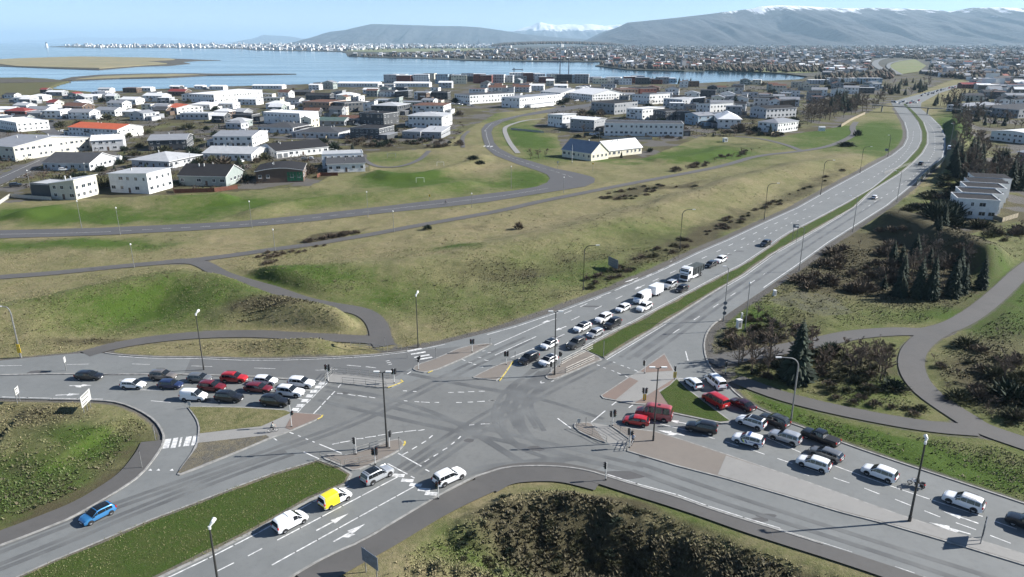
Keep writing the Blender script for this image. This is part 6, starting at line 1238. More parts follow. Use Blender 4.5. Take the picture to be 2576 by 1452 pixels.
X = [  # A, B, C (photo px at ground), wall height, roof, rise, wall, roof colour, label, options
 ((131,501),(193,503.5),(229,487),5.2,'mono',1.4,'beige','lightgrey','beige two-storey house with tall windows at front left of the lawn',{}),
 ((82,497),(130,500),(150,486),4.6,'flat',0,'darkgrey','lightgrey','dark grey wing attached left of the beige two-storey house',dict(wins=False)),
 ((280,483),(376,488),(406,470),6.4,'mono',.6,'white','lightgrey','white modern two-storey house with thin pale flat roof above the lawn',{}),
 ((452,466),(570,469),(588,452),3.6,'gx',3.2,'greengrey','dark','house with huge black gable roof beside the red-brown fence',{}),
 ((645,461),(764,457),(775,438),4.2,'arc',1.7,'brown','dark','dark house with curved black roof and green glass corner',{}),
 ((824,434.5),(919,431),(930,420),3.3,'monob',.9,'white','charcoal','low white house with four small square windows, lower tier',{}),
 ((812,424),(915,420),(922,411),5.6,'flat',0,'white','lightgrey','white upper tier behind the low white house by the park',dict(door=False)),
 ((697,398),(827,385),(832,368),3.0,'gx',2.4,'white','dark','white bungalow with long black roof and double garage',dict(garage=2)),
 ((111,428),(227,430),(255,412),3.0,'gx',3.0,'lightgrey','charcoal','grey bungalow with charcoal gables behind the beige house',{}),
 ((333,420),(427,425),(452,405),3.0,'hip',2.4,'lightgrey','lightgrey','pale hipped-roof bungalow with carport',dict(ov=1.2)),
 ((512,402.5),(634,405),(640,390),3.0,'gx',2.0,'white','lightgrey','long pale grey-roofed bungalow behind the black gable house',{}),
 ((-45,398),(40,405),(126,370),6.0,'gx',2.4,'beige','grey','large beige gable-ended block at the left picture edge',{}),
 ((233,381),(313,377),(356,364),5.0,'gx',1.6,'lightgrey','white','grey two-storey house with low white roof in front of red row',{}),
 ((376,380),(472,377),(492,364),5.0,'gx',1.6,'darkgrey','grey','dark-walled two-storey house with grey roof and two chimneys',dict(chim=True)),
 ((538,370),(636,370),(641,354),5.2,'gx',1.5,'white','grey','white two-storey house with balconies and grey roof',dict(chim=True)),
 ((175,341),(298,348),(346,338),4.6,'gx',2.0,'white','orange','long white terrace under a bright orange-red roof',{}),
 ((-12,322),(45,332),(74,317),5.0,'flat',0,'white','white','long white building at the left edge behind the beige block',{}),
 ((478,257),(540,260),(615,247),7.0,'monob',1.0,'white','white','large white school-like block with grey shaded end near the sea',dict(name='school_building')),
 ((415,284),(446,288),(476,279),4.5,'gx',1.8,'white','orange','white house with small orange roof near the large white block',{}),
 ((665,310),(756,315),(802,308),6.8,'flat',0,'white','white','big white flat-roofed modern house with blank shaded front',{}),
 ((650,333),(738,336),(745,325),3.0,'hip',2.2,'white','charcoal','white bungalow with dark hipped roof below the modern white house',{}),
 ((745,346),(852,349),(860,336),3.0,'hip',2.2,'lightgrey','charcoal','grey bungalow with dark hipped roof beside wooden garden fence',{}),
 ((882,348),(955,351),(992,341),5.4,'flat',0,'darkgrey','dark','dark green-grey flat house with tan side wall behind hedge',{}),
 ((1012,347),(1058,349),(1066,338),3.2,'flat',0,'grey','grey','low grey flat-roofed house below the white hipped villa',{}),
 ((1058,348),(1110,349),(1119,337),3.4,'monob',.8,'grey','lightgrey','low grey house with pale roof below the white hipped villa',{}),
 ((1028,320),(1112,322),(1119,312),6.8,'hip',1.6,'white','lightgrey','white two-storey villa with wide grey hipped roof and garage',dict(garage=1,ov=1.3)),
 ((1038,287),(1116,288),(1124,280),6.0,'hip',1.2,'white','brown','white house with red-brown roof directly behind the white villa',{}),
 ((935,289),(1000,291),(1019,284),6.6,'hip',1.8,'darkgrey','lightgrey','dark grey two-storey house with pale hipped roof',dict(ov=.8)),
 ((905,313),(966,317),(985,310),7.2,'flat',0,'darkgrey','dark','blackish three-box house with white window wall and tall chimney',dict(chim=True)),
 ((838,279),(868,282),(884,274),6.4,'flat',0,'darkgrey','charcoal','dark house with white end wall behind the garden trees',{}),
 ((762,278),(830,280),(836,272),6.4,'flat',0,'tan','brown','orange-tan house with dark left half among trees',{}),
 ((1144,258),(1182,262),(1241,250),7.0,'flat',0,'white','charcoal','white terrace of four stepped units above parked cars',{}),
 ((1262,270),(1307,273),(1394,260),7.8,'flat',0,'white','grey','white and tan terrace above the grass by the road bend',{}),
 ((1430,247),(1490,253),(1519,244),5.0,'gx',4.0,'white','white','sports hall with large pale gable roof',dict(name='sports_hall',cat='building')),
 ((1360,244),(1410,248),(1428,240),5.0,'gx',3.0,'white','lightgrey','white hall with grey roof left of the sports hall',dict(cat='building')),
 ((1487,284),(1545,289),(1566,280),7.6,'flat',0,'grey','dark','dark and white stacked flats behind bare shrubs',{}),
 ((1378,316),(1414,321),(1433,316),6.8,'mono',.8,'white','white','white house with black upper band beside the grey-roofed one',{}),
 ((1434,327),(1494,332),(1515,326),6.6,'gx',1.0,'grey','white','grey-fronted two-storey house with white roof above the cream hall',{}),
 ((1520,341),(1718,344),(1738,336),6.6,'flat',0,'white','charcoal','long white terrace with balconies and dark roof behind the cream hall',dict(name='terrace_house')),
 ((1575,297),(1615,301),(1642,293),6.4,'mono',.6,'white','white','white house with slanted white roof above the long terrace',{}),
 ((1642,301),(1673,306),(1688,300),6.4,'flat',0,'darkgrey','dark','left of two narrow dark houses with white windows above terrace',{}),
 ((1692,301),(1703,306),(1718,299),6.4,'flat',0,'darkgrey','dark','right of two narrow dark houses with white windows above terrace',{}),
 ((1722,311),(1755,316),(1770,310),6.0,'gy',1.3,'paleblue','grey','pale blue house with low grey gable',{}),
 ((1772,306),(1785,309),(1799,303),5.6,'flat',0,'darkgrey','grey','dark house with white side joined to the pale blue house',{}),
 ((1590,259),(1633,263),(1653,257),7.2,'mono',1.2,'white','dark','white modern house with dark slanted roof beside red-brown block',{}),
 ((1543,240),(1562,244),(1578,238),6.8,'flat',0,'tan','brown','tan block with white end beside the red-brown block',{}),
 ((1580,238),(1610,242),(1620,237),7.0,'flat',0,'redbrown','dark','dark red-brown block with white balconies',{}),
 ((1668,269),(1715,273),(1733,266),6.6,'flat',0,'lightgrey','lightgrey','light grey two-storey house with dark window band',{}),
 ((1750,282),(1785,286),(1801,278),6.0,'mono',1.2,'white','dark','white house framing a big dark glass front',{}),
 ((1806,323),(1862,324),(1898,313),5.4,'hip',3.4,'white','white','white villa with swooping white hipped roof near the lawn',dict(ov=1.0)),
 ((1886,293),(1926,298),(1951,288),6.2,'gy',1.4,'lightgrey','dark','grey gable-fronted house behind the white hipped villa',{}),
 ((1905,330),(1955,335),(1975,325),5.4,'hip',1.8,'white','grey','white house with grey roof behind a dark spruce',{}),
 ((1414,394),(1487,405.5),(1529,399),3.4,'gx',4.2,'cream','blue','cream hall with steep blue-grey roof by the flagpole',dict(name='church_hall',cat='building',door=False)),
 ((2438,287),(2560,298),(2600,280),5.5,'flat',0,'grey','charcoal','long dark flat-roofed building right of the footbridge',dict(cat='building')),
 ((2552,425),(2640,440),(2680,400),7.0,'gx',3.0,'pink','grey','pinkish gabled house at the right picture edge',{}),
 ((2490,352),(2600,365),(2650,330),4.5,'arc',2.0,'white','white','white hall with curved roof at the right picture edge',dict(cat='building')),
 ((2380,280),(2430,284),(2440,272),4.5,'hip',1.5,'lightgrey','grey','grey-roofed house right of the footbridge end',{}),
]
for A, B, C, h, roof, rise, wall, rc, lb, op in X:
    op = dict(op); house(A, B, dep(B, C, A), h, roof, rise, wall, rc, lb, detail=1 if A[1] > 300 else 0, annex=(A[1] > 260 and A[1] < 380), **op)
# green glass corner, church wing, terrace units with own roofs
pa, pb = G(720,458.5,.1), G(764,457,.1); rz = math.atan2(pb.y-pa.y, pb.x-pa.x)
for o in bpy.data.objects:
    if o.get('label', '').startswith('dark house with curved'):
        w = (G(764,457,.1)-G(645,461,.1)).length; M_GG = mat('green_glass', (.03,.16,.09), .15, var=.2, vs_=1.2)
        for i in range(5):
            for k in range(2): x = w*.66+i*w*.068; MB().box(x, x+w*.06, -.09, -.02, .5+k*2.1, 2.4+k*2.0).obj('green_pane', M_GG, o)
    if o.get('label', '').startswith('cream hall'):
        d = dep((1487,405.5),(1529,399),(1414,394)); 
house((1529,396),(1614,386),12.0,3.0,'gx',3.6,'cream','white','long low wing of the cream hall with white roof', name='church_wing', cat='building', detail=1, door=False, skipwall=())
for k in range(5):
    a = Vector(G(2400,546,.1)); ux = (G(2506,553,.1)-a); ux.z = 0; w = ux.length; ux.normalize(); uy = Vector((-ux.y, ux.x, 0)); dv = (uy*.95+ux*.30).normalized()
    A_ = a+dv*k*11.6; B_ = A_+ux*w
    e = house(A_, B_, 11.2, 5.4+k*.22, 'flat', 0, 'white', 'dark', ['nearest','second nearest','third nearest','fourth nearest','farthest'][k]+' unit of the stepped white terrace right of the highway', name='terrace_house', detail=1 if k < 3 else 0, group='stepped white terrace', plan=True, door=False)
# ---- mid-distance houses: centre px, width m, depth m, turn deg, height, roof, rise, wall, roof colour
MID = [(200,300,16,11,-8,4.5,'gx',1.8,'white','grey'),(265,292,17,11,-14,4,'gx',1.8,'white','grey'),(290,274,14,10,-14,4.5,'gx',1.6,'white','grey'),(345,303,12,11,-20,4.5,'gy',1.6,'lightgrey','grey'),(400,285,14,10,-20,4.5,'gx',1.6,'white','grey'),(322,263,16,11,-15,4,'gx',1.8,'white','white'),(385,256,20,12,-15,5,'gx',2,'white','white'),(445,241,18,11,-10,4,'gx',2,'brown','red'),(490,301,20,12,-5,4,'flat',0,'lightgrey','lightgrey'),(505,277,16,12,-10,4,'hip',1.8,'white','white'),(560,274,18,11,-10,4,'gx',1.2,'white','white'),(622,264,17,11,-14,4.5,'gx',1.4,'white','white'),(55,258,15,11,-8,4,'hip',1.6,'white','white'),(92,254,13,11,-8,4,'hip',1.6,'white','white'),(137,241,16,10,-5,3.5,'gx',1.2,'grey','white'),(185,285,17,12,-12,5,'gx',2,'brown','brown'),(225,252,18,11,-5,3.5,'gx',1.3,'white','white'),(260,251,13,10,-12,4.5,'gx',1.4,'white','grey'),(92,290,17,11,-10,4,'gx',1.8,'white','grey'),(40,297,16,11,-8,4.5,'hip',2,'redbrown','red'),(130,298,14,10,-5,5,'flat',0,'white','white'),(12,289,12,10,-8,4,'gx',1.4,'white','white'),(52,279,12,10,-12,4,'gx',1.6,'lightgrey','lightgrey'),(262,233,13,9,-5,3.5,'gx',1.2,'white','lightgrey'),(327,233,15,10,-5,4.5,'flat',0,'brown','brown'),(367,230,11,9,-5,3.5,'gx',1,'white','white'),(440,226,12,9,-5,3.5,'gx',1,'white','white'),(500,225,10,9,-5,3.5,'gx',1,'white','white'),(545,226,16,10,-8,3.5,'gx',1.2,'white','white'),
 (800,254,22,12,-5,5,'gx',1.5,'darkgrey','dark'),(868,256,17,13,-15,5.5,'hip',2,'white','white'),(825,224,13,10,-15,7,'gy',1.8,'greengrey','grey'),(790,226,12,10,-10,5,'gx',1,'white','white'),(900,219,48,18,-5,4,'gx',1.5,'white','white'),(1035,219,42,16,-5,4,'gx',1.5,'white','white'),(970,243,18,11,-15,4.5,'gx',1.4,'white','charcoal'),(1010,245,14,11,-15,5,'mono',1,'darkgrey','lightgrey'),(1060,249,14,11,-10,6,'flat',0,'white','grey'),(1105,250,16,11,-10,6,'flat',0,'darkgrey','dark'),(1040,268,22,11,-8,3.5,'flat',0,'beige','grey'),(962,262,14,10,-10,3.5,'flat',0,'white','lightgrey'),(672,224,34,14,-3,3.5,'gx',1,'white','white'),(692,275,15,11,-10,4,'hip',2,'white','white'),(660,245,20,8,-8,3,'flat',0,'cream','grey'),(684,255,16,8,-8,3,'flat',0,'cream','grey'),(825,316,22,11,-10,3,'gx',1.6,'grey','green'),(880,310,16,10,-12,3,'gx',1.5,'beige','brown'),(610,305,14,11,-10,4,'flat',0,'darkgrey','dark'),(760,240,18,10,-5,3.5,'gx',1.4,'brown','charcoal'),(930,236,14,10,-8,4,'gx',1.4,'white','white'),(1120,222,15,11,-5,6,'gx',1.5,'lightgrey','white'),(735,262,13,10,-10,3.5,'gx',1.4,'white','charcoal'),
 (1200,240,16,11,-10,6,'flat',0,'white','brown'),(1250,236,18,11,-10,6,'gx',2,'white','brown'),(1310,232,18,12,-12,5,'gx',2,'lightgrey','brown'),(1290,250,14,10,-12,5,'flat',0,'white','dark'),(1350,228,15,10,-10,5,'gx',1.6,'white','white'),(1410,228,14,10,-10,5,'gx',1.5,'white','white'),(1340,258,14,10,-12,5,'gx',1.4,'white','grey'),(1530,226,16,11,-10,5.5,'flat',0,'lightgrey','dark'),(1500,238,14,10,-12,5.5,'gx',1.6,'white','charcoal'),(1640,236,14,10,-12,6,'gy',1.8,'tan','brown'),(1690,240,13,10,-15,6,'gy',2,'white','dark'),(1670,252,14,10,-15,6,'flat',0,'lightgrey','grey'),(1740,252,13,10,-15,6,'gy',1.6,'white','grey'),(1780,245,14,10,-18,6.5,'flat',0,'darkgrey','dark'),(1815,276,17,11,-15,5,'gx',1.6,'greengrey','grey'),(1830,255,13,10,-15,6,'gy',2,'white','grey'),(1860,268,13,10,-18,6,'gy',2,'white','charcoal'),(1750,271,13,10,-15,6.5,'mono',1.4,'darkgrey','white'),(1885,250,14,11,-15,6,'flat',0,'lightgrey','dark'),(1930,262,13,10,-18,6,'flat',0,'darkgrey','charcoal'),(1985,268,15,10,-15,5.5,'gx',1.6,'lightgrey','grey'),(1990,245,15,10,-15,6,'flat',0,'white','dark'),(2060,242,14,10,-18,6,'gx',1.8,'white','grey'),(2110,243,15,10,-20,6,'gy',2,'white','charcoal'),(2140,236,14,10,-20,6,'gx',1.6,'white','grey'),(2040,228,16,10,-15,5,'flat',0,'beige','dark'),(1960,228,14,10,-12,5,'gx',1.6,'beige','brown'),(2180,235,14,10,-20,5.5,'flat',0,'darkgrey','lightgrey'),(2190,212,26,14,-10,7,'flat',0,'paleblue','lightgrey'),(2120,207,34,12,-5,5,'flat',0,'white','white'),(2060,212,24,12,-5,5,'flat',0,'lightgrey','white'),(2462,223,36,12,-6,4.5,'gx',1.6,'redbrown','red'),(2540,214,30,12,-6,5,'flat',0,'lightgrey','white'),(2500,245,18,12,-8,5,'gx',1.6,'grey','charcoal'),(2560,255,18,12,-8,5,'gx',1.6,'lightgrey','grey'),(2450,255,15,11,-8,5,'gx',1.6,'beige','charcoal')]
ORD = ['first','second','third','fourth','fifth','sixth','seventh','eighth','ninth','tenth','eleventh','twelfth','thirteenth','fourteenth','fifteenth','sixteenth','seventeenth','eighteenth','nineteenth','twentieth']
AUTO = []
def auto_house(cx, cy, w, d, an, h, roof, rise, wall, rc, gp='neighbourhood houses', nm='house', ct='house', det=0, wins=True):
    w *= K; d *= K; p = G(cx, cy, .1); ux = Vector((math.cos(R(an)), math.sin(R(an)), 0)); A = p-ux*w/2
    e = house(A, A+ux*w, d, h, roof, rise, wall, rc, None, nm, det, ct, gp, plan=True, seed=int(cx*3+cy), door=det, wins=wins, annex=(nm == 'house')); AUTO.append((e, cx, cy, wall, rc, roof, h)); return e
for q in MID: auto_house(*q, det=1 if q[1] > 330 else 0)
rf = random.Random(21)
# shoreline apartment blocks
for k in range(46):
    x = 985+k*15.5+rf.uniform(-5,5); y = 207+rf.uniform(-3,4)+(3 if x > 1500 else 0)
    auto_house(x, y, rf.uniform(12,20), rf.uniform(10,14), rf.uniform(-15,5), rf.choice([7,8.5,10,10,11]) if x < 1480 else rf.choice([5.5,7,8]), 'flat', 0, rf.choice(['white','white','lightgrey','paleblue','grey','darkgrey','cream','redbrown']), rf.choice(['white','grey','dark','lightgrey']), 'apartment blocks along the shore', 'apartment_block', 'building')
# infill houses
def clear(X_, Y_, r_):
    for c in HOUSES:
        if (c[0]-X_)**2+(c[1]-Y_)**2 < (c[2]*.8+r_)**2: return False
    return True
def onroad(X_, Y_, m=6):
    i, j = int(X_-RX0), int(Y_-RY0); m = int(math.ceil(m))
    if i < m or j < m or i >= ROADR.shape[0]-m or j >= ROADR.shape[1]-m: return False
    return bool(ROADR[i-m:i+m+1, j-m:j+m+1].any())
FILL = [[(-20,330),(-20,236),(130,234),(240,236),(420,228),(640,222),(980,216),(1180,218),(1180,245),(1140,250),(1130,285),(960,300),(880,330),(640,335),(420,300),(180,330)], [(1180,214),(1700,215),(1960,208),(2200,206),(2210,225),(2150,245),(2100,262),(1990,270),(1960,285),(1800,300),(1560,275),(1400,262),(1200,240)], [(2440,240),(2640,235),(2640,300),(2440,270)], [(2430,215),(2640,200),(2640,225),(2450,232)]]
n = 0; tries = 0
while n < 148 and tries < 7000:
    tries += 1; pl = rf.choices(FILL, [6,6,1,1])[0]; xs = [p[0] for p in pl]; ys = [p[1] for p in pl]; x = rf.uniform(min(xs), max(xs)); y = rf.uniform(min(ys), max(ys))
    if not inpoly(np.array([x]), np.array([y]), pl)[0]: continue
    p = G(x, y, .1); w = rf.uniform(7.5,12); d = rf.uniform(7,9.5)
    if not clear(p.x, p.y+d/2, max(w, d)*.55) or onroad(p.x, p.y, 9): continue
    left = x < 700
    auto_house(x, y, w, d, rf.uniform(-22,-4), rf.choice([3.2,3.5,4.5,5.5]) if left else rf.choice([3.5,5.5,6,6.2]), rf.choice(['gx','gx','gy','hip','flat'] if left else ['gx','gy','flat','flat','mono']), rf.uniform(1.2,2.), rf.choice(['white','white','lightgrey','beige','grey','darkgrey','greengrey','cream','brown','grey']), rf.choice(['white','white','grey','lightgrey','charcoal','red'] if left else ['grey','dark','charcoal','white','brown'])); n += 1
# labels for automatic houses: look, area, then order from the left
RN = {'gx':'gable','gy':'gable','hip':'hipped','flat':'flat','mono':'slanted','monob':'slanted','arc':'curved'}
def area(x, y):
    if y < 222: b_ = 'nearest the sea'
    elif y < 245: b_ = 'in back rows'
    elif y < 275: b_ = 'in middle rows'
    else: b_ = 'in front rows'
    s = 'far left' if x < 330 else 'left' if x < 700 else 'centre' if x < 1250 else 'mid right' if x < 1750 else 'right' if x < 2240 else 'beyond highway'
    return b_+(', ' if s == 'beyond the highway' else ', ')+s
cnt = {}
for e, cx, cy, wall, rc, roof, h in AUTO:
    wn_ = {'lightgrey':'light grey','darkgrey':'dark grey','paleblue':'pale blue','redbrown':'red-brown','greengrey':'green-grey'}.get(wall, wall); rn = {'lightgrey':'pale grey','charcoal':'charcoal','dark':'black'}.get(rc, rc)
    base = '%s %s, %s %s roof, %s' % (wn_, 'apartment block' if e.name.startswith('apart') else 'house', rn, RN[roof], area(cx, cy)); cnt.setdefault(base, []).append((cx, e))
for base, L in cnt.items():
    L.sort(key=lambda q: q[0])
    for i, (cx, e) in enumerate(L): e['label'] = base if len(L) == 1 else '%s, %s from left' % (base, ORD[min(i, 19)])
# garden walls, fences, sheds, dumb details
def fence(px, h, m, label, z=.1, step=2.2):
    P = resample(W(px), step); o0 = P[0]; e = empty('garden_fence', (o0.x,o0.y,z), 0, label, 'fence')
    for i in range(len(P)):
        q = P[i]-o0; MB().box(q.x-.06, q.x+.06, q.y-.06, q.y+.06, -.3, h+.08).obj('post', m, e)
        if i:
            q0 = P[i-1]-o0; t = (q-q0).normalized(); nn = Vector((-t.y,t.x,0))*.03
            v = [(s_.x, s_.y, zz_) for zz_ in (.05, h) for s_ in (q0-nn, q-nn, q+nn, q0+nn)]; obj('panel', mesh('panel', v, [(0,3,2,1),(4,5,6,7),(0,1,5,4),(1,2,6,5),(2,3,7,6),(3,0,4,7)], [m]), e)
M_FRED = mat('fence_redbrown', (.16,.06,.035), .8, var=.2, vs_=2); M_FWOOD = mat('fence_wood', (.40,.34,.24), .85, var=.2, vs_=2); M_FCON = mat('garden_wall', (.45,.44,.40), .85, var=.1)
fence([(436,480),(440,487),(540,484),(598,476)],1.7,M_FRED,'red-brown board fence around the black gable house'); fence([(798,448),(806,444),(850,443)],1.6,M_FRED,'short red-brown fence left of the low white house')
fence([(820,350),(836,346),(842,338)],1.8,M_FWOOD,'pale wooden fence beside the grey bungalow'); fence([(1368,335),(1405,334)],1.6,M_FWOOD,'wooden fence on the garden terrace by the road bend'); fence([(1285,327),(1368,335)],1.3,M_FCON,'low concrete wall on the garden terrace by the road bend')
fence([(1500,347),(1530,351),(1640,352)],1.6,M_FCON,'grey garden wall in front of the long white terrace'); fence([(1940,340),(1965,333)],1.5,M_FWOOD,'pale fence at the lawn corner by the grey roof house'); fence([(2116,320),(2140,305),(2176,288)],2.0,M_FWOOD,'pale wooden noise fence on the park ridge'); fence([(40,408),(90,390),(125,377)],1.4,M_FCON,'pale wall along the residential street'); fence([(2470,545),(2520,560),(2560,548)],1.6,M_FWOOD,'wooden fence below the stepped white terrace'); fence([(0,515),(26,497),(60,500),(130,505)],1.4,M_FCON,'low wall at the corner of the front left lawn')
for px, lb in [((290,408),'small pale garden shed between the front houses'),((583,436),'little white play house beside the black gable house'),((2066,330),'white hut at the edge of the bare trees')]:
    p = G(px[0], px[1], .1); A = p-Vector((1.4,0,0)); house(A, A+Vector((2.8,0,0)), 2.4, 2.0, 'gx', .6, 'white', 'lightgrey', lb, 'garden_shed', 0, 'shed', None, plan=True, wins=False, ov=.15)
# parked cars in the streets (small)
PK = [(98,326,'white'),(116,322,'white'),(160,332,'white'),(150,352,'grey'),(182,352,'white'),(195,356,'silver'),(108,310,'grey'),(128,308,'black'),(160,430,'white'),(190,428,'white'),(430,424,'silver'),(605,408,'white'),(838,382,'white'),(780,402,'white'),(768,403,'grey'),(800,310,'white'),(830,309,'white'),(930,316,'silver'),(900,316,'silver'),(560,282,'white'),(1140,263,'white'),(1150,264,'silver'),(1160,265,'white'),(1170,265.5,'black'),(1130,262,'white'),(1180,267,'silver'),(1190,268,'grey'),(1450,255,'white'),(1465,256,'white'),(1480,257,'silver'),(1425,250,'black'),(1290,262,'black'),(1570,285,'white'),(1390,297,'white'),(930,312,'white'),(1416,270,'grey'),(1550,252,'silver'),(640,300,'white'),(520,293,'silver'),(610,330,'white'),(1490,340,'white'),(1500,338,'silver'),(40,470,'black')]
for i, (x, y, c) in enumerate(PK):
    p = G(x, y, .12); d = car_meshes('hatch' if i % 3 else 'suv'); sp_ = SPEC['hatch' if i % 3 else 'suv']
    e = empty('parked_car', (p.x, p.y, .2), rf.uniform(-.6,.6)+(math.pi if i % 2 else 0), 'small %s parked car among the houses, %s' % (c, area(x, y)), 'car', 'cars parked among the houses, %s %s' % (c, area(x, y)))
    obj('body', d['body'], e, m=PAINT[c]); obj('windscreen', d['ws'], e); obj('rear_window', d['rw'], e)
    for s in d['side']: obj('side_window', s, e)
    for xx in sp_['wx']:
        for s in (1, -1): obj('wheel', d['tyre'], e, (xx, s*(sp_['W']-.10), sp_['wr']))
# cranes and the far landmarks
M_CRANE = mat('crane_steel', (.12,.14,.17), .6, var=.1)
for px, h, jib, lb in [((1408,206),30,(-26,9),'left tower crane with jib over the shoreline flats'),((1430,206),42,(-5,5),'taller slim tower crane mast over the shoreline flats'),((1293,203),17,(-3,14),'low crane among the shoreline flats')]:
    p = G(*px); e = empty('tower_crane', (p.x,p.y,0), .2, lb, 'crane'); MB().box(-.6,.6,-.6,.6,0,h).obj('mast', M_CRANE, e); MB().box(jib[0],jib[1],-.45,.45,h-.8,h+.4).obj('jib', M_CRANE, e); MB().box(-.7,.7,-.7,.7,h+.4,h+2.4).obj('cab', M_CRANE, e); MB().box(jib[1]-1.5,jib[1],-.7,.7,h-2,h-.8).obj('counterweight', M_KERB, e)
p = G(1204,113,2); e = empty('church_tower', (p.x,p.y,0), 0, 'tall pointed church tower on the far town skyline', 'church'); M_FARC = mat('far_concrete', (.30,.31,.33), .9, var=.05)
hT = 120.; MB().box(-14,14,-14,14,0,hT*.55).obj('tower', M_FARC, e); MB().add([(-14,-14,hT*.55),(14,-14,hT*.55),(14,14,hT*.55),(-14,14,hT*.55),(0,0,hT)], [(0,1,4),(1,2,4),(2,3,4),(3,0,4)]).obj('spire', M_FARC, e); MB().box(-60,60,20,120,0,40).obj('nave', M_FARC, e)
for s in (-1, 1): MB().add([(s*14,-8,0),(s*46,-8,0),(s*14,-8,hT*.5),(s*14,8,0),(s*46,8,0),(s*14,8,hT*.5)], [(0,1,2),(3,5,4),(1,4,5,2),(0,2,5,3),(0,3,4,1)]).obj('stepped_wing', M_FARC, e)
p = G(1679-270,122,2); e = empty('dome_building', (p.x,p.y,12), 0, 'pale glass dome on tanks above the dark wooded hill', 'building')
v = []; f = []
for i in range(5):
    for k in range(12): a = R(90*i/4.); b_ = 2*math.pi*k/12; v.append((16*math.cos(a)*math.cos(b_), 16*math.cos(a)*math.sin(b_), 26+14*math.sin(a)))
for i in range(4):
    for k in range(12): f.append((i*12+k, i*12+(k+1) % 12, (i+1)*12+(k+1) % 12, (i+1)*12+k))
obj('dome', mesh('dome', v, f, [mat('dome_glass', (.5,.55,.6), .3, var=0)], True), e)
for k in range(5): a = 2*math.pi*k/5; MB().tube([(22*math.cos(a),22*math.sin(a),0),(22*math.cos(a),22*math.sin(a),26)], 10, 10).obj('tank', M_LHEAD, e)
p = G(118,119,2); e = empty('lighthouse', (p.x,p.y,0), 0, 'white lighthouse at the end of the far headland', 'lighthouse'); MB().tube([(0,0,0),(0,0,40)], [14,9], 10).obj('tower', M_LHEAD, e); MB().tube([(0,0,40),(0,0,48),(0,0,53)], [7,7,1], 10).obj('lantern', M_SIGB, e)
# ---- the far town: too many and too small to pick apart
def townmat():
    m, nt, b, P = newmat('far_town_walls'); at = nt.nodes.new('ShaderNodeAttribute'); at.attribute_name = 'cov'; nt.links.new(at.outputs['Color'], b.inputs['Base Color']); b.inputs['Roughness'].default_value = .85; return m
M_FT = townmat()
def town(name, polys, label, seed, hmul=1., whites=.45):
    r_ = np.random.RandomState(seed); V_b = []; F_b = []; C_b = []; off = 0
    for pl, n in polys:
        xs = [p[0] for p in pl]; ys = [p[1] for p in pl]; k = 0
        while k < n:
            y = min(ys)+(max(ys)-min(ys))*r_.rand(); x = min(xs)+(max(xs)-min(xs))*r_.rand()
            if not inpoly(np.array([x]), np.array([y]), pl)[0]: continue
            k += 1; p = G(x, y, .4); big = max(1., p.y/2600.)
            w, d, h = r_.uniform(9,18)*big**.6, r_.uniform(8,13)*big**.4, r_.choice([4,5.5,6,7,9,14],p=[.25,.25,.2,.15,.1,.05])*hmul*big**.35
            a = r_.uniform(-.5,.3); c_, s_ = math.cos(a), math.sin(a); rs = r_.rand() < .55; rh = h+(r_.uniform(1.5,2.8)*big**.3 if rs else 0)
            lv = [(-w/2,-d/2,0),(w/2,-d/2,0),(w/2,d/2,0),(-w/2,d/2,0),(-w/2,-d/2,h),(w/2,-d/2,h),(w/2,d/2,h),(-w/2,d/2,h),(-w/2,0,rh),(w/2,0,rh)]
            if not rs: lv[8] = (-w/2,0,h); lv[9] = (w/2,0,h)
            wc = r_.choice(3, p=[whites, .30, .70-whites]); col = [(.78,.78,.76),(.42,.41,.40),(.12,.115,.11)][wc]; rc_ = [(.72,.73,.74),(.24,.25,.27),(.07,.07,.075),(.24,.08,.06)][r_.choice(4, p=[.75*whites+.03,.45-.4*whites,.44-.35*whites,.08])]
            # walls and roof carry their own vertices so that each keeps its colour
            for (fs, cc) in (([(0,1,5,4),(1,2,6,5),(3,0,4,7),(5,6,9,9),(7,4,8,8)], col), ([(4,5,9,8),(8,9,6,7)], rc_)):
                for q in fs:
                    for i in q: X_, Y_, Z_ = lv[i]; V_b.append((p.x+X_*c_-Y_*s_, p.y+X_*s_+Y_*c_, .4+Z_)); C_b.append(cc)
                    F_b.append((off, off+1, off+2, off+3)); off += 4
    me = npmesh(name, np.array(V_b), np.array(F_b), M_FT, False, np.array(C_b, np.float32))
    return obj(name, me, kind='stuff', label=label)
town('far_shore_town', [([(150,114),(240,120),(440,120.5),(600,122),(640,125),(740,127),(850,129),(1000,122),(1290,121),(1290,110),(1000,110),(600,111.5),(200,115)], 1500)], 'pale houses of the far peninsula town across the bay', 1, 1.6, .65)
town('hillside_town', [([(880,141),(960,143),(1100,145),(1180,149),(1290,151),(1426,153),(1535,153),(1500,164),(1580,173),(1720,176),(1800,166),(1900,167),(2000,172),(2190,175),(2190,140),(2000,112),(1700,112),(1560,116),(1300,124),(1180,130),(980,135)], 1700), ([(1560,108),(2576,108),(2576,150),(2300,146),(2200,148),(2000,120)], 900)], 'dense low houses on the hillside across the inlet', 2, 1.1, .16)
town('right_hand_town', [([(2320,190),(2340,165),(2330,150),(2576,150),(2700,150),(2700,190),(2440,203)], 330), ([(2080,190),(2180,180),(2190,150),(2060,182)], 60), ([(2450,205),(2700,190),(2700,235),(2460,238)], 110)], 'houses and white roofed sheds beyond the wooded highway', 3, .9, .25)
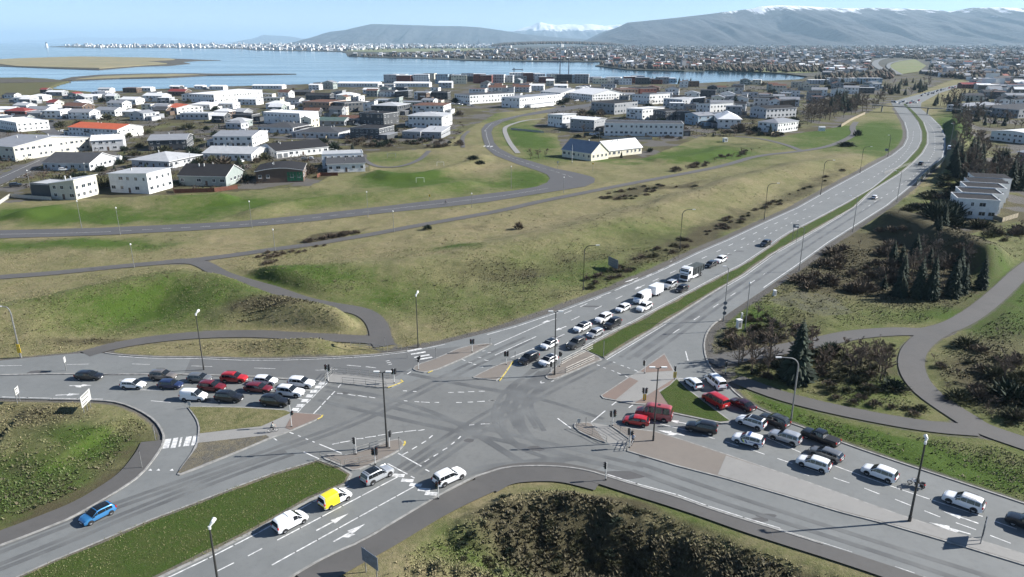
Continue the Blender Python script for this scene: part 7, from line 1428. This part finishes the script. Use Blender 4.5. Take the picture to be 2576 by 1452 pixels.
# ============================================================ VEGETATION
M_BARK = mat('bark_grey_brown', (.11,.085,.065), .9, var=.3, vs_=3); M_TWIG = mat('bare_twigs', (.19,.15,.115), .95, var=.3, vs_=1.2, col2=(.13,.098,.074)); M_BIRCH = mat('birch_twigs', (.25,.21,.17), .95, var=.3, vs_=1.)
M_NEED = mat('spruce_needles', (.022,.038,.020), .9, var=.35, vs_=1.5, col2=(.010,.018,.010)); M_SHRUB = mat('brown_shrub', (.125,.10,.07), .95, var=.4, vs_=1.5, col2=(.075,.056,.04)); M_GSHRUB = mat('olive_shrub', (.085,.085,.04), .95, var=.4, vs_=1.5, col2=(.04,.042,.022))
def bare_tree(seed, h=6., spread=.42, n1=10, n2=7, n3=12):
    r_ = random.Random(seed); tr_ = MB(); V_b = []; F_b = []
    tr_.tube([(0,0,-.3),(0,0,h*.3),(r_.uniform(-.1,.1),r_.uniform(-.1,.1),h*.62),(r_.uniform(-.2,.2),r_.uniform(-.2,.2),h*.9)], [h*.022,h*.017,h*.010,h*.003], 5)
    def twig(a, b_, w):
        d_ = (b_-a); s = d_.cross(Vector((r_.uniform(-1,1),r_.uniform(-1,1),r_.uniform(-1,1)))).normalized()*w; k = len(V_b); V_b.extend([a-s, a+s, b_]); F_b.append((k, k+1, k+2))
    for i in range(n1):
        z = h*r_.uniform(.18,.8); a = Vector((0,0,z)); an = r_.uniform(0,6.283); up = r_.uniform(.5,1.3); L = h*spread*r_.uniform(.6,1.05)*(1.15-z/h*.7)
        d_ = Vector((math.cos(an),math.sin(an),up)).normalized(); b_ = a+d_*L; tr_.tube([a, a+d_*L*.5+Vector((0,0,.05*L)), b_], [h*.008,h*.005,h*.002], 3, False)
        for j in range(n2):
            t = r_.uniform(.25,1); c = a+d_*L*t; d2 = (d_+Vector((r_.uniform(-.9,.9),r_.uniform(-.9,.9),r_.uniform(-.1,.8)))).normalized(); L2 = L*.5*r_.uniform(.5,1); e_ = c+d2*L2; twig(c, e_, .05)
            for k in range(n3): q = c.lerp(e_, r_.uniform(.2,1)); d3 = (d2+Vector((r_.uniform(-1,1),r_.uniform(-1,1),r_.uniform(-.4,.9)))).normalized(); twig(q, q+d3*L2*r_.uniform(.3,.7), .05)
    return tr_.mesh('trunk', M_BARK), V_b, F_b
def spruce(seed, h=9., rad=.23):
    r_ = random.Random(seed); tr_ = MB().tube([(0,0,-.3),(0,0,h*.5),(0,0,h*.97)], [h*.018,h*.012,h*.002], 6); V_b = []; F_b = []; nl = 30
    for i in range(nl):
        t = i/(nl-1.); z = h*(.06+.92*t); rr = h*rad*(1-t)**.85*r_.uniform(.8,1.12)+.1; n = int(7+9*(1-t))
        for k in range(n):
            an = 6.283*(k+r_.random())/n; l = rr*r_.uniform(.65,1.15); d_ = Vector((math.cos(an),math.sin(an),0)); s = Vector((-d_.y,d_.x,0)); w = l*.22+.06
            a = Vector((0,0,z)); m1 = a+d_*l*.55+Vector((0,0,-l*.10)); b_ = a+d_*l+Vector((0,0,-l*r_.uniform(.18,.42)))
            o = len(V_b); V_b += [a+Vector((0,0,.06*h*.1)), m1-s*w+Vector((0,0,-.12*l)), b_, m1+s*w+Vector((0,0,-.12*l)), m1+Vector((0,0,.10*l))]; F_b += [(o,o+1,o+4),(o+1,o+2,o+4),(o+2,o+3,o+4),(o+3,o,o+4)]
    return tr_.mesh('trunk', M_BARK), V_b, F_b
def shrub(seed, h=1.6, w=1.6, n=260):
    r_ = random.Random(seed); V_b = []; F_b = []; tr_ = MB()
    for i in range(6): an = r_.uniform(0,6.283); tr_.tube([(0,0,-.2),(math.cos(an)*w*.25,math.sin(an)*w*.25,h*.5)], [.05,.02], 3)
    for i in range(n):
        an = r_.uniform(0,6.283); el = r_.uniform(.12,1.5); q = r_.uniform(.25,.8); d_ = Vector((math.cos(an)*math.cos(el)*w,math.sin(an)*math.cos(el)*w,math.sin(el)*h)); a = d_*q*.9; b_ = a+d_*r_.uniform(.2,.4)+Vector((r_.uniform(-.2,.2),r_.uniform(-.2,.2),r_.uniform(-.05,.25)))
        s = Vector((r_.uniform(-1,1),r_.uniform(-1,1),r_.uniform(-1,1))).normalized()*r_.uniform(.05,.13); o = len(V_b); V_b += [a-s, a+s, b_]; F_b.append((o,o+1,o+2))
    return tr_.mesh('stems', M_BARK), V_b, F_b
PROTO = {}
def proto(key, fn, m, nm='crown'): t, v, f = fn; PROTO[key] = (t, mesh(nm, v, f, [m]))
for i in range(4): proto('bare%d' % i, bare_tree(100+i, 6., .45), M_TWIG); proto('birch%d' % i, bare_tree(150+i, 7., .30, 11, 6, 9), M_BIRCH)
for i in range(3): proto('spruce%d' % i, spruce(200+i, 9., .20+.03*i), M_NEED)
for i in range(4): proto('shrub%d' % i, shrub(300+i), M_SHRUB, 'foliage'); proto('gshrub%d' % i, shrub(340+i, 1.5, 1.5, 300), M_GSHRUB, 'foliage'); proto('dark%d' % i, shrub(380+i, 1.5, 1.5, 380), M_NEED, 'foliage')
rv = random.Random(77); PLANTS = []
NMS = {'bare':('bare_tree','tree','trunk','crown'),'birch':('birch_tree','tree','trunk','crown'),'spruce':('spruce_tree','tree','trunk','crown'),'shrub':('brown_shrub','shrub','stems','foliage'),'gshrub':('olive_shrub','shrub','stems','foliage'),'dark':('evergreen_bush','bush','stems','foliage')}
def plant(kind, p, h, label, group=None, wide=1.):
    i = rv.randrange(3 if kind == 'spruce' else 4); t, c = PROTO['%s%d' % (kind, i)]; base = {'bare':6.,'birch':7.,'spruce':9.,'shrub':1.6,'gshrub':1.5,'dark':1.5}[kind]; k = h/base; nm, ct, a, b_ = NMS[kind]
    e = empty(nm, p, rv.uniform(0,6.28), label, ct, group); e.scale = (k*wide, k*wide, k); obj(a, t, e); obj(b_, c, e); PLANTS.append(p); return e
# single ones that the photo picks out
for kind, px, h, lb, w in [('spruce',(2003,960),12.5,'tall dark spruce between the slip road and the woodland path',1.25),('spruce',(2307,750),10.5,'tall spruce in the middle of the right thicket',1.1),('spruce',(2339,754),11.5,'tallest spruce of the right thicket',1.),('spruce',(2394,746),9.5,'spruce right of the thicket middle',1.),('spruce',(2467,727),9,'rightmost spruce of the thicket by the path',1.1),('spruce',(2262,744),6.5,'low broad spruce at the left front of the thicket',1.6),('spruce',(2222,727),4,'small spruce left of the low broad one',1.5),('spruce',(2420,740),8,'spruce at the path side of the thicket',1.),
 ('spruce',(1563,397),4,'small spruce in front of the cream hall wing',1.),('dark',(1635,383),2.6,'round dark bush right of the cream hall',1.),('dark',(2157,342),4.2,'big round dark bush in the bend of the park path',.9),('dark',(2130,368),2.8,'flat dark bush below the park path bend',2.6),('dark',(2244,980),2.0,'dark creeping bush in the path triangle',1.6),('dark',(2548,1008),3.2,'large black-green bush at the right picture edge',1.6),('dark',(1075,577),1.6,'small dark bush beside the long footpath',1.3),('shrub',(1305,577),2.8,'lone bare shrub standing on the dry grass ridge',.8),('dark',(1190,402),2.2,'dark bush on the lawn mound, upper of two',1.9),('dark',(1207,413),2.0,'dark bush on the lawn mound, lower of two',1.8),
 ('bare',(1867,911),7.5,'bare twiggy tree nearest the slip road kerb',1.),('bare',(1890,912),7,'bare twiggy tree left of the tall spruce',1.),('birch',(1935,880),7.5,'pale birch behind the bare trees by the slip road',1.),('bare',(2066,945),6,'bare tree right of the tall spruce',1.),('bare',(2165,915),5.5,'spreading bare tree in the path triangle',1.3),('bare',(2522,965),6.5,'bare tree beside the big dark bush on the right',1.),('bare',(2120,900),4.5,'small bare tree near the woodland path',1.2),('birch',(1905,800),5,'small pale birch at the slip road verge',1.),
 ('bare',(1335,401),5.5,'left of three bare trees by the cream hall car park',1.),('bare',(1355,399),5.5,'middle of three bare trees by the cream hall car park',1.),('bare',(1373,397),5,'right of three bare trees by the cream hall car park',1.),('shrub',(1155,292),4.5,'red-brown bare tree clump by the road bend',1.2),('spruce',(1937,338),7,'dark spruce in front of the white house with grey roof',1.2),('spruce',(1848,268),13,'tall dark spruce behind the pale blue house',1.3),('spruce',(1862,262),10,'shorter spruce beside the tall one by the shore',1.2),('spruce',(690,300),7,'spruce beside the white modern house',1.4)]:
    plant(kind, GT(*px), h, lb, None, w)
def scatter(poly, n, kinds, hr, label, group, wide=(.9,1.3), mind=0., avoid=True):
    xs = [p[0] for p in poly]; ys = [p[1] for p in poly]; k = 0; t = 0
    while k < n and t < n*40:
        t += 1; x = rv.uniform(min(xs), max(xs)); y = rv.uniform(min(ys), max(ys))
        if not inpoly(np.array([x]), np.array([y]), poly)[0]: continue
        p = G(x, y)
        if avoid and (onroad(p.x, p.y, 2.5) or any((c[0]-p.x)**2+(c[1]-p.y)**2 < (c[2]*.75)**2 for c in HOUSES)): continue
        if avoid and samp(fmw, np.array([p.x]), np.array([p.y]), 1.)[0] < .3 and y > 500: continue
        if mind and any((c.x-p.x)**2+(c.y-p.y)**2 < mind*mind for c in PLANTS[-60:]): continue
        kd = rv.choice(kinds); q = GT(x, y) if y > 380 else G(x, y, .1); plant(kd, q, rv.uniform(*hr), label % {'bare':'bare tree','birch':'pale birch','spruce':'dark spruce','shrub':'brown shrub','gshrub':'olive shrub','dark':'evergreen bush'}[kd], group+', '+kd, rv.uniform(*wide)); k += 1
TH = [(1990,700),(2060,640),(2200,570),(2270,580),(2400,640),(2500,690),(2440,735),(2330,750),(2200,735),(2040,735)]
scatter(TH, 66, ['shrub','shrub','shrub','bare'], (1.3,2.8), '%s crowded among others in the right thicket', 'right thicket', (1.,1.7))
scatter([(2180,640),(2330,620),(2490,680),(2480,735),(2320,752),(2220,730)], 26, ['birch','bare','birch'], (5,8), '%s standing tall among the thicket spruces', 'thicket trees', (.8,1.1))
scatter([(2240,640),(2400,660),(2490,690),(2470,740),(2250,748)], 12, ['spruce'], (4,8.5), '%s crowded into the thicket grove', 'thicket trees', (1.,1.3))
scatter([(1480,735),(1660,655),(1840,575),(2060,470),(2140,430),(2130,420),(1980,490),(1800,560),(1650,625),(1470,705)], 70, ['shrub','shrub','gshrub'], (.5,1.3), '%s in the scrub band along the highway bank', 'highway bank scrub', (1.2,2.2))
scatter([(1790,870),(1860,800),(1960,770),(2040,830),(1930,870),(1840,890)], 24, ['shrub','gshrub','shrub'], (.7,1.8), '%s in the rough patch beside the slip road', 'slip road scrub', (1.,1.8))
scatter([(1800,935),(1850,915),(2000,885),(2100,880),(2010,960),(1900,960)], 26, ['shrub','gshrub','dark'], (.8,2.0), '%s at the foot of the tall spruce', 'spruce foot scrub', (1.,1.6))
scatter([(2040,900),(2250,850),(2300,860),(2270,930),(2300,1000),(2380,1060),(2200,1035),(2060,990)], 40, ['gshrub','shrub','gshrub'], (.5,1.5), '%s inside the triangle of footpaths', 'path triangle scrub', (1.,2.))
scatter([(2330,920),(2420,860),(2576,900),(2576,1080),(2480,1060),(2380,1000)], 40, ['shrub','gshrub','bare'], (.6,2.2), '%s on the rough ground at the right edge', 'right edge scrub', (1.,1.8))
scatter([(1080,1440),(1250,1250),(1400,1235),(1560,1270),(1780,1340),(2050,1430),(1980,1452)], 70, ['gshrub','gshrub','dark'], (.25,.6), '%s in the lava scrub at the bottom', 'bottom scrub', (1.3,2.4))
scatter([(760,612),(862,590),(900,582),(905,592),(860,600),(770,622)], 16, ['shrub'], (.9,1.6), '%s in the low hedge beside the footpath', 'footpath hedge', (1.2,2.)); scatter([(640,640),(780,622),(860,606),(862,612),(760,635),(650,655)], 16, ['shrub'], (.5,1.1), '%s in the low strip below the footpath', 'footpath strip', (1.2,2.2)); scatter([(662,664),(690,655),(700,660),(680,668)], 4, ['shrub'], (.7,1.1), '%s in the small patch at the ridge start', 'ridge patch', (1.3,2.))
scatter([(1500,500),(1560,475),(1700,462),(1760,470),(1640,490),(1540,512)], 30, ['shrub','gshrub'], (.5,1.1), '%s in the dark patch below the park path', 'dark patch', (1.5,2.6)); scatter([(1690,430),(1800,400),(1900,365),(1930,372),(1840,400),(1730,432)], 34, ['shrub','bare'], (1.,2.6), '%s in the bare scrub above the park path', 'park path scrub', (1.2,1.8))
scatter([(860,352),(1010,355),(1130,352),(1165,340),(1160,372),(1000,372),(880,368)], 60, ['dark','shrub','bare','shrub'], (1.5,3.2), '%s in the garden hedge behind the lawn', 'lawn hedge', (1.1,1.7))
scatter([(2010,318),(2110,300),(2200,276),(2225,262),(2150,255),(2040,275)], 70, ['bare','birch','bare'], (8,13), '%s in the bare grove left of the footbridge', 'footbridge grove', (.9,1.2)); scatter([(2085,286),(2165,278),(2160,252),(2095,255)], 18, ['spruce'], (11,16), '%s in the evergreen clump left of the footbridge', 'evergreen clump', (1.,1.3))
scatter([(2395,300),(2425,300),(2470,380),(2560,450),(2576,470),(2440,480),(2400,420)], 60, ['bare','birch','bare'], (8,13), '%s on the shady bank right of the highway bend', 'bend bank trees', (.9,1.2)); scatter([(2400,400),(2460,400),(2570,440),(2576,480),(2440,500),(2395,450)], 44, ['spruce'], (8,13), '%s on the shady bank right of the highway bend', 'bend bank trees', (1.,1.3)); scatter([(2340,262),(2430,240),(2480,300),(2410,330),(2400,290)], 46, ['bare','birch','spruce'], (8,13), '%s around the right end of the footbridge', 'right footbridge trees', (.9,1.3))
scatter([(2235,212),(2340,205),(2350,226),(2250,250),(2215,240)], 40, ['spruce','spruce','bare'], (7,12), '%s in the dark wood where the highway bends', 'bend wood', (1.,1.4)); scatter([(2400,240),(2576,232),(2576,330),(2480,320),(2430,270)], 40, ['bare','spruce','bare'], (5,10), '%s among the houses right of the highway', 'right side garden trees', (.9,1.3))
scatter([(1430,560),(2576,560),(2576,600),(2480,600)], 0, ['shrub'], (1,2), '%s', 'none')
scatter([(-20,480),(-20,250),(240,240),(640,232),(960,225),(1180,225),(1180,285),(960,345),(840,430),(600,470),(300,485)], 120, ['bare','bare','shrub','spruce','dark','gshrub'], (2.2,5.5), '%s in the gardens of the left-hand houses', 'left garden plants', (.9,1.6)); scatter([(1180,225),(1700,220),(2000,214),(2210,214),(2150,262),(2010,330),(1900,345),(1780,345),(1560,345),(1420,330),(1400,290)], 120, ['bare','shrub','spruce','bare','dark'], (2.5,6.5), '%s in the gardens of the right-hand houses', 'right garden plants', (.9,1.5))
scatter([(-20,470),(-20,300),(300,290),(640,300),(900,320),(900,350),(820,430),(600,465),(300,480)], 80, ['dark','gshrub','dark','bare'], (1.6,3.8), '%s close beside the front rows of left-hand houses', 'front garden plants', (1.,1.7)); scatter([(1420,346),(1560,352),(1740,352),(1740,347),(1560,345)], 26, ['shrub','dark','bare'], (1.2,2.4), '%s in front of the long white terrace', 'terrace hedge', (1.2,1.8)); scatter([(1790,335),(1960,345),(1970,338),(1800,328)], 20, ['dark','shrub'], (1.2,2.6), '%s below the white hipped villa', 'villa hedge', (1.2,1.7)); scatter([(2390,560),(2480,600),(2576,620),(2576,570),(2510,562)], 24, ['shrub','bare','gshrub'], (1.,3.), '%s below the stepped white terrace', 'terrace foot scrub', (1.2,1.8)); scatter([(1620,212),(1740,212),(1740,204),(1620,204)], 14, ['spruce'], (6,11), '%s on the shore behind the houses', 'shore spruces', (1.,1.2))
scatter([(2392,430),(2420,440),(2400,520),(2300,560),(2262,540),(2330,490)], 40, ['dark','gshrub','shrub'], (1.2,2.8), '%s in the hedge rows below the highway barrier', 'barrier hedges', (1.2,2.)); scatter([(2400,520),(2440,480),(2480,470),(2420,560),(2395,590),(2330,575)], 16, ['spruce','dark'], (3,7), '%s in the shade left of the stepped terrace', 'terrace shade trees', (1.,1.4))
scatter([(2060,200),(2190,190),(2230,200),(2220,215),(2060,214)], 26, ['spruce','bare'], (6,11), '%s on the inlet shore left of the far highway', 'inlet shore trees', (1.,1.4))
scatter([(1800,930),(1860,905),(1960,890),(2060,870),(2040,920),(1900,955)], 12, ['bare','birch'], (5,8), '%s beside the tall spruce and the woodland path', 'path side trees', (.9,1.2)); scatter([(2050,930),(2200,880),(2280,880),(2250,960),(2120,970)], 9, ['bare'], (4,6.5), '%s inside the triangle of footpaths', 'path triangle trees', (1.,1.3))
# far woods: reads as one mass
def woods(name, polys, label, seed, hr=(6,11), nh=None):
    r_ = np.random.RandomState(seed); V_b = []; F_b = []; C_b = []; o = 0
    for pl, n, zf in polys:
        xs = [p[0] for p in pl]; ys = [p[1] for p in pl]; k = 0
        while k < n:
            x = min(xs)+(max(xs)-min(xs))*r_.rand(); y = min(ys)+(max(ys)-min(ys))*r_.rand()
            if not inpoly(np.array([x]), np.array([y]), pl)[0]: continue
            p = G(x, y, .4); k += 1
            if nh and (onroad(p.x, p.y, 2) or any((a[0]-p.x)**2+(a[1]-p.y)**2 < (a[2]*.8)**2 for a in nh)): continue
            b_ = max(1., p.y/2000.); h = r_.uniform(*hr)*b_**.5; w = h*r_.uniform(.3,.7); z0 = zf(x)
            c = .025+.04*r_.rand(); c = (c*(1.+.7*r_.rand()), c*1.08, c*.75)
            if nh:
                c = .012+.035*r_.rand(); c = (c*(1.+.8*r_.rand()), c*1.05, c*.7); h *= .8; w = h*r_.uniform(.5,1.1)
                for _ in range(16):
                    a = r_.rand()*6.283; q_ = r_.rand()**.5; bx, by, bz = p.x+w*q_*math.cos(a), p.y+w*q_*math.sin(a), z0+h*r_.rand()*(1-.6*q_*q_); ss = h*.28
                    for k3 in range(3): V_b.append((bx+ss*r_.randn()*.6, by+ss*r_.randn()*.6, max(0, bz+ss*r_.randn()*.5))); C_b.append(c)
                    F_b.append((o, o+1, o+2)); o += 3
                continue
            ring = [(p.x+w*math.cos(a)*r_.uniform(.7,1.2), p.y+w*math.sin(a), z0+h*.35*r_.uniform(.6,1.3)) for a in np.arange(5)*1.2566]
            for q in ring+[(p.x, p.y, z0-.5), (p.x+w*.2*r_.randn(), p.y, z0+h)]: V_b.append(q); C_b.append(c)
            for i in range(5): F_b += [(o+i, o+(i+1) % 5, o+6), (o+(i+1) % 5, o+i, o+5)]
            o += 7
    obj(name, npmesh(name, np.array(V_b), np.array(F_b), M_FT, False, np.array(C_b, np.float32)), kind='stuff', label=label)
nohouse = [(c[0], c[1], c[2]) for c in HOUSES]
woods('garden_undergrowth', [([(-20,470),(-20,250),(240,240),(640,232),(960,225),(1180,225),(1180,285),(1160,340),(960,368),(920,372),(800,365),(830,440),(600,470),(300,480)], 2600, lambda x: .1), ([(1180,222),(1700,217),(2000,212),(2210,210),(2150,262),(2010,318),(1900,340),(1780,345),(1560,340),(1420,322),(1400,290),(1250,260)], 2200, lambda x: .1), ([(2440,240),(2640,235),(2640,300),(2440,290)], 160, lambda x: .1)], 'low hedges and shrubs filling the gardens between the houses', 9, (.9,3.0), nohouse)
woods('far_town_trees', [([(880,142),(1100,146),(1290,152),(1535,154),(1500,164),(1580,174),(1720,177),(1990,184),(2190,178),(2190,140),(2000,112),(1700,112),(1560,116),(1300,124),(1180,130)], 4200, lambda x: .4), ([(1560,107.6),(2576,107.6),(2700,150),(2300,150),(2000,120)], 2800, lambda x: .4), ([(2330,190),(2340,165),(2576,150),(2700,190),(2460,204)], 800, lambda x: .4), ([(2040,200),(2110,194),(2200,185),(2240,178),(2250,200),(2200,206),(2080,206)], 160, lambda x: .4), ([(500,120.8),(850,129),(1290,121),(1290,112),(600,112)], 500, lambda x: .4)], 'dark garden trees among the far town houses', 5)
hillz = lambda x: 38.*max(0., 1-((x-1400)/175.)**2)**.7
woods('wooded_hill', [([(1235,121),(1300,123),(1420,124),(1520,122),(1575,118),(1540,114),(1400,113),(1270,114)], 1500, hillz)], 'dark wooded hill below the glass dome', 6, (9,14))
# ---- grass tufts close by
N = 260000; rg = np.random.RandomState(3); yy = 50*np.exp(rg.rand(N)**.85*math.log(210/50.)); uu = rg.uniform(-.85,.85,N); PX = yy*uu; PY = yy
g0 = samp(fmw, PX, PY, 0.); dx2, dy2 = D_of(PX, PY, np.zeros(N)); med = inpoly(dx2, dy2, MEDIAN_PX)|inpoly(dx2, dy2, ML+MR); kp = ((g0 > .8)|med) & (dx2 > -60) & (dx2 < 2640) & (dy2 < 1500); PX, PY, med = PX[kp], PY[kp], med[kp]
ri = np.clip(np.searchsorted(rows, PY), 0, nr-1); ci = np.clip(np.searchsorted(us, PX/PY), 0, nc-1); cc = cv[ri, ci]; PZ = H(PX, PY); n = len(PX)
cc = np.where(med[:, None], np.array([.62,.05,0.]), cc); PZ = np.where(med, .25, PZ); pn = fbm(PX, PY, 5., 3, 70)
kp = (rg.rand(n) > cc[:, 2]*.9) & (rg.rand(n) < np.clip((pn-.33)*3.2+.25*cc[:, 1], .06, 1)); PX, PY, PZ, cc, pn, med = PX[kp], PY[kp], PZ[kp], cc[kp], pn[kp], med[kp]; n = len(PX)
gr = np.clip(cc[:, 0]+.6*(fbm(PX, PY, 9., 3, 75)-.5)+rg.randn(n)*.14, 0, 1)[:, None]; br = np.clip((cc[:, 1]+rg.randn(n)*.2-.3)*1.6, 0, 1)[:, None]
col = (1-gr)*np.array([.30,.25,.14])+gr*np.array([.085,.135,.032]); col = col*(1-br)+br*np.array([.088,.076,.043]); col = col*(.75+.5*rg.rand(n)[:, None])
sz = (.09+.13*rg.rand(n)+.30*br[:, 0]*rg.rand(n))*np.where(med, .6, 1.)
V_t = np.zeros((n, 9, 3))
for k in range(3):
    a = rg.rand(n)*6.283; ln_ = sz*(.5+.7*rg.rand(n)); w = sz*.5; ca, sa = np.cos(a), np.sin(a)
    V_t[:, 3*k] = np.stack([PX-sa*w, PY+ca*w, PZ-.03], -1); V_t[:, 3*k+1] = np.stack([PX+sa*w, PY-ca*w, PZ-.03], -1); V_t[:, 3*k+2] = np.stack([PX+ca*ln_, PY+sa*ln_, PZ+sz*(.6+.5*rg.rand(n))], -1)
# darker tussocks on the rough slopes
N = 26000; qy = 60*np.exp(rg.rand(N)**.9*math.log(420/60.)); qx = qy*rg.uniform(-.8,.85,N); g0 = samp(fm, qx, qy, 0.); qn = fbm(qx, qy, 22., 3, 90); kp = (g0 > .6) & (rg.rand(N) < np.clip((qn-.45)*4, 0, 1)); qx, qy = qx[kp], qy[kp]
qs = .22+.3*rg.rand(len(qx)); n2 = len(qx); bl = 7
bx = np.repeat(qx, bl)+rg.randn(n2*bl)*np.repeat(qs, bl)*.55; by = np.repeat(qy, bl)+rg.randn(n2*bl)*np.repeat(qs, bl)*.55; bz = H(bx, by); bs = np.repeat(qs, bl)*(.5+.6*rg.rand(n2*bl)); nb = n2*bl
c2 = np.repeat(np.array([.12,.108,.058])*(.5+.8*rg.rand(n2)[:, None]), bl, 0)*(.8+.4*rg.rand(nb)[:, None]); a = rg.rand(nb)*6.283; ca, sa = np.cos(a), np.sin(a); w = bs*.28
W_t = np.stack([np.stack([bx-sa*w, by+ca*w, bz-.03], -1), np.stack([bx+sa*w, by-ca*w, bz-.03], -1), np.stack([bx+ca*bs*.8, by+sa*bs*.8, bz+bs*.55], -1)], 1)
V_t = np.concatenate([V_t.reshape(-1, 3), W_t.reshape(-1, 3)]); CT_ = np.concatenate([np.repeat(col, 9, 0), np.repeat(c2, 3, 0)]).astype(np.float32)
mt = MATS['far_town_walls'].copy(); mt.name = 'grass_tuft_blades'
obj('grass_tufts', npmesh('grass_tufts', V_t, np.arange(len(V_t)).reshape(-1, 3), mt, False, CT_), kind='stuff', label='dry and green grass tufts on the rough verges')
